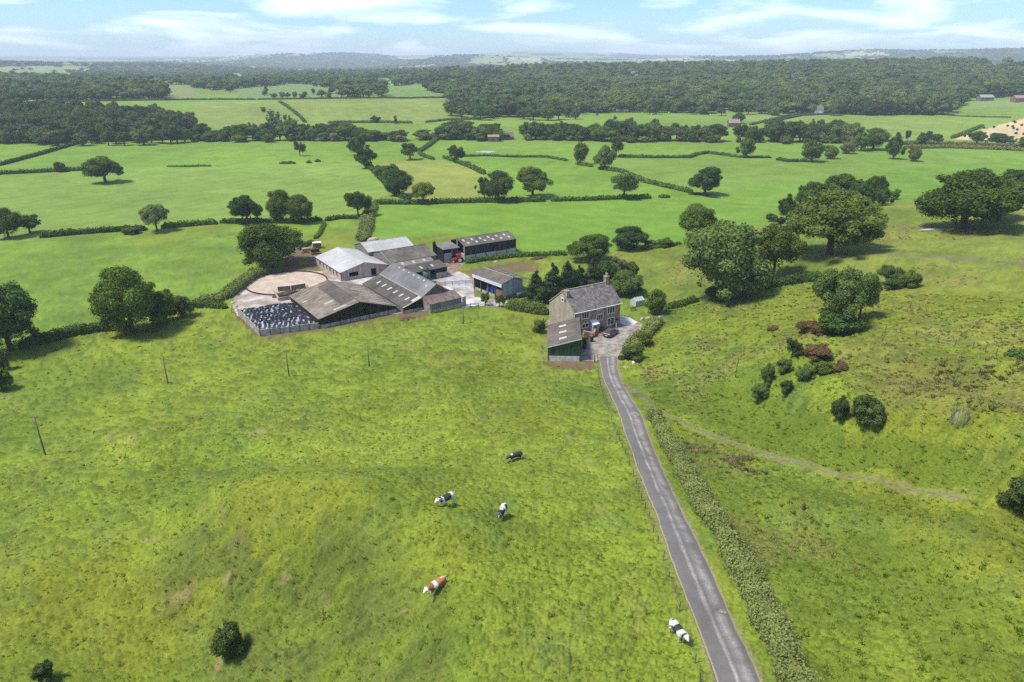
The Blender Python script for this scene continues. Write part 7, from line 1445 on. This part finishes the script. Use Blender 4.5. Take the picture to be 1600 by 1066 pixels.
tree('bush', 'bracken', 850, 512, 8, 498, 'small russet bush by the short white rail fence', name='garden_bush'); tree('bush', 'oak', 842, 520, 22, 500, 'round dark bush left of the short white rail fence')
q = place(996, 477); f = thing('greenhouse', 'small glass greenhouse on the garden lawn', 'greenhouse', q, .5); gl = mat('greenhouse_glass', (.35, .42, .40), .1, .7); mb = MB()
for x in np.linspace(-1.4, 1.4, 5):
    for y in (-1, 1): mb.box(x - .03, x + .03, y - .03, y + .03, 0, 1.5)
mb.box(-1.4, 1.4, -.03, .03, 2.15, 2.22); mb.build('frame', M['white'], f)
for k in range(4):
    a, b_ = -1.36 + k * .7, -.74 + k * .7
    for s in (-1, 1): MB().box(a, b_, s * 1.0 - .012, s * 1.0 + .012, .1, 1.48).build('pane', gl, f); MB().prism([(a, s * 1.03, 1.5), (b_, s * 1.03, 1.5), (b_, .02 * s, 2.17), (a, .02 * s, 2.17)], .02, .5, (0, 0, 1)).build('roof_pane', gl, f)
for x in (-1.4, 1.4): MB().prism([(x, -1, .05), (x, 1, .05), (x, 1, 1.5), (x, 0, 2.15), (x, -1, 1.5)], .02, .5, (1, 0, 0)).build('end_glazing', gl, f)
q = place(989.5, 486); f = thing('garden_bench', 'reddish wooden garden bench on the lawn in front of the greenhouse', 'bench', q, .4); rw = mat('reddish_wood', (.16, .06, .04), .8, .3)
for k in range(4): MB().box(-.75, .75, -.25 + k * .13, -.15 + k * .13, .45, .49).build('slat', rw, f)
for k in range(3): MB().box(-.75, .75, .26, .30, .55 + k * .15, .65 + k * .15).build('back_slat', rw, f)
for x in (-.7, .7):
    for y in (-.2, .27): MB().box(x - .04, x + .04, y - .04, y + .02, 0, .46 if y < 0 else 1.05).build('leg', rw, f)
q = place(971, 561); f = thing('feed_trough', 'round rusty trough under the shrubbery at the lane head', 'trough', q); MB().tube([(0, 0, 0), (0, 0, .5)], [.75, .8], 14).build('trough_wall', M['muck'], f); MB().tube([(0, 0, .5), (0, 0, .53)], [.7, .6], 14).build('water', M['dark'], f)
terra = mat('terracotta', (.36, .14, .07), .8, .3)
for k, (u, v, rx, h, m, lb) in enumerate(((985, 571, .5, .35, terra, 'orange broken pot lying in the litter beside the lane head'), (990, 567, .55, .4, M['white'], 'white stone in the litter beside the lane head'), (972, 569, .5, .3, M['rubble'], 'grey-brown stone below the round trough'), (978, 574, .6, .2, M['rubble'], 'flat stone slab by the lane edge near the round trough'), (1003, 500, .6, .7, M['rubble'], 'pale stone block at the garden corner'), (855, 996, .28, .22, M['muck'], 'small brown molehill in the foreground pasture'))):
    heap('stone' if k != 0 else 'broken_pot', lb, 'stone' if k != 0 else 'pot', u, v, rx, rx * .7, h, m, 20 + k, k)
q = place(982, 564); f = thing('post_stub', 'short dark post stub among the litter at the lane head', 'post', q); MB().box(-.1, .1, -.1, .1, 0, 1.1).build('post', M['jboard'], f); MB().box(-.12, .12, -.12, .12, 1.1, 1.15).build('cap', M['wood'], f)
q = place(1449, 358); o = heap('fallen_log', 'bleached fallen log under the great hill tree', 'log', 1458, 360, 4.2, .5, .5, M['concw'], 33, .1)
# round bales on the stubble field
balem = mat('black_bale_wrap', (.015, .015, .017), .35, .5); bm_ = MB().tube([(0, -.65, .7), (0, -.6, .7), (0, .6, .7), (0, .65, .7)], [.55, .7, .7, .55], 14).mesh('bale_mesh', balem, True)
for k, (u, v) in enumerate(((1537,201),(1553,200),(1574,198),(1582,199),(1583.5,202),(1589,204),(1587,210),(1584,191),(1586,192.5),(1599,211),(1507,214),(1596,197))):
    p = place(u, v); o = link('round_bale', bm_, None, p); o.rotation_euler = (0, 0, rnd.uniform(0, 3)); o.scale = (1.3, 1.3, 1.3); tag(o, 'black wrapped round bale lying on the golden stubble field', 'bale', 'black bales on the stubble field')
# far sheep / cattle dots
for u, v in ((1003,178),(1018,180),(1045,177),(1083,179),(1110,180)):
    p = place(u, v); o = link('sheep', MB().tube([(-.7, 0, .6), (-.4, 0, .65), (.4, 0, .68), (.8, 0, .8)], [.25, .42, .4, .15], 8).box(-.4, -.3, -.2, .2, 0, .3).box(.3, .4, -.2, .2, 0, .3).mesh('sheep_mesh', M['white'], True), None, p); tag(o, 'tiny white sheep in the long meadow below the big wood', 'sheep', 'sheep in the long meadow')
# ---------------------------------------------------------------- haze
hz = bpy.data.materials.new('haze'); hz.use_nodes = True; t = hz.node_tree; t.nodes.clear(); o = N(t, 'ShaderNodeOutputMaterial'); pv = N(t, 'ShaderNodeVolumePrincipled'); pv.inputs['Density'].default_value = HAZE_D
pv.inputs['Color'].default_value = (.80, .92, 1.0, 1); pv.inputs['Anisotropy'].default_value = .0; t.links.new(pv.outputs[0], o.inputs['Volume'])
tag(MB().box(-17500, 17500, -17500, 17500, float(GZ.min()) - 1.5, max(float(GZ.max()), 90) + 25).build('haze', hz), 'thin blue summer haze over the whole valley', 'haze', kind='stuff')
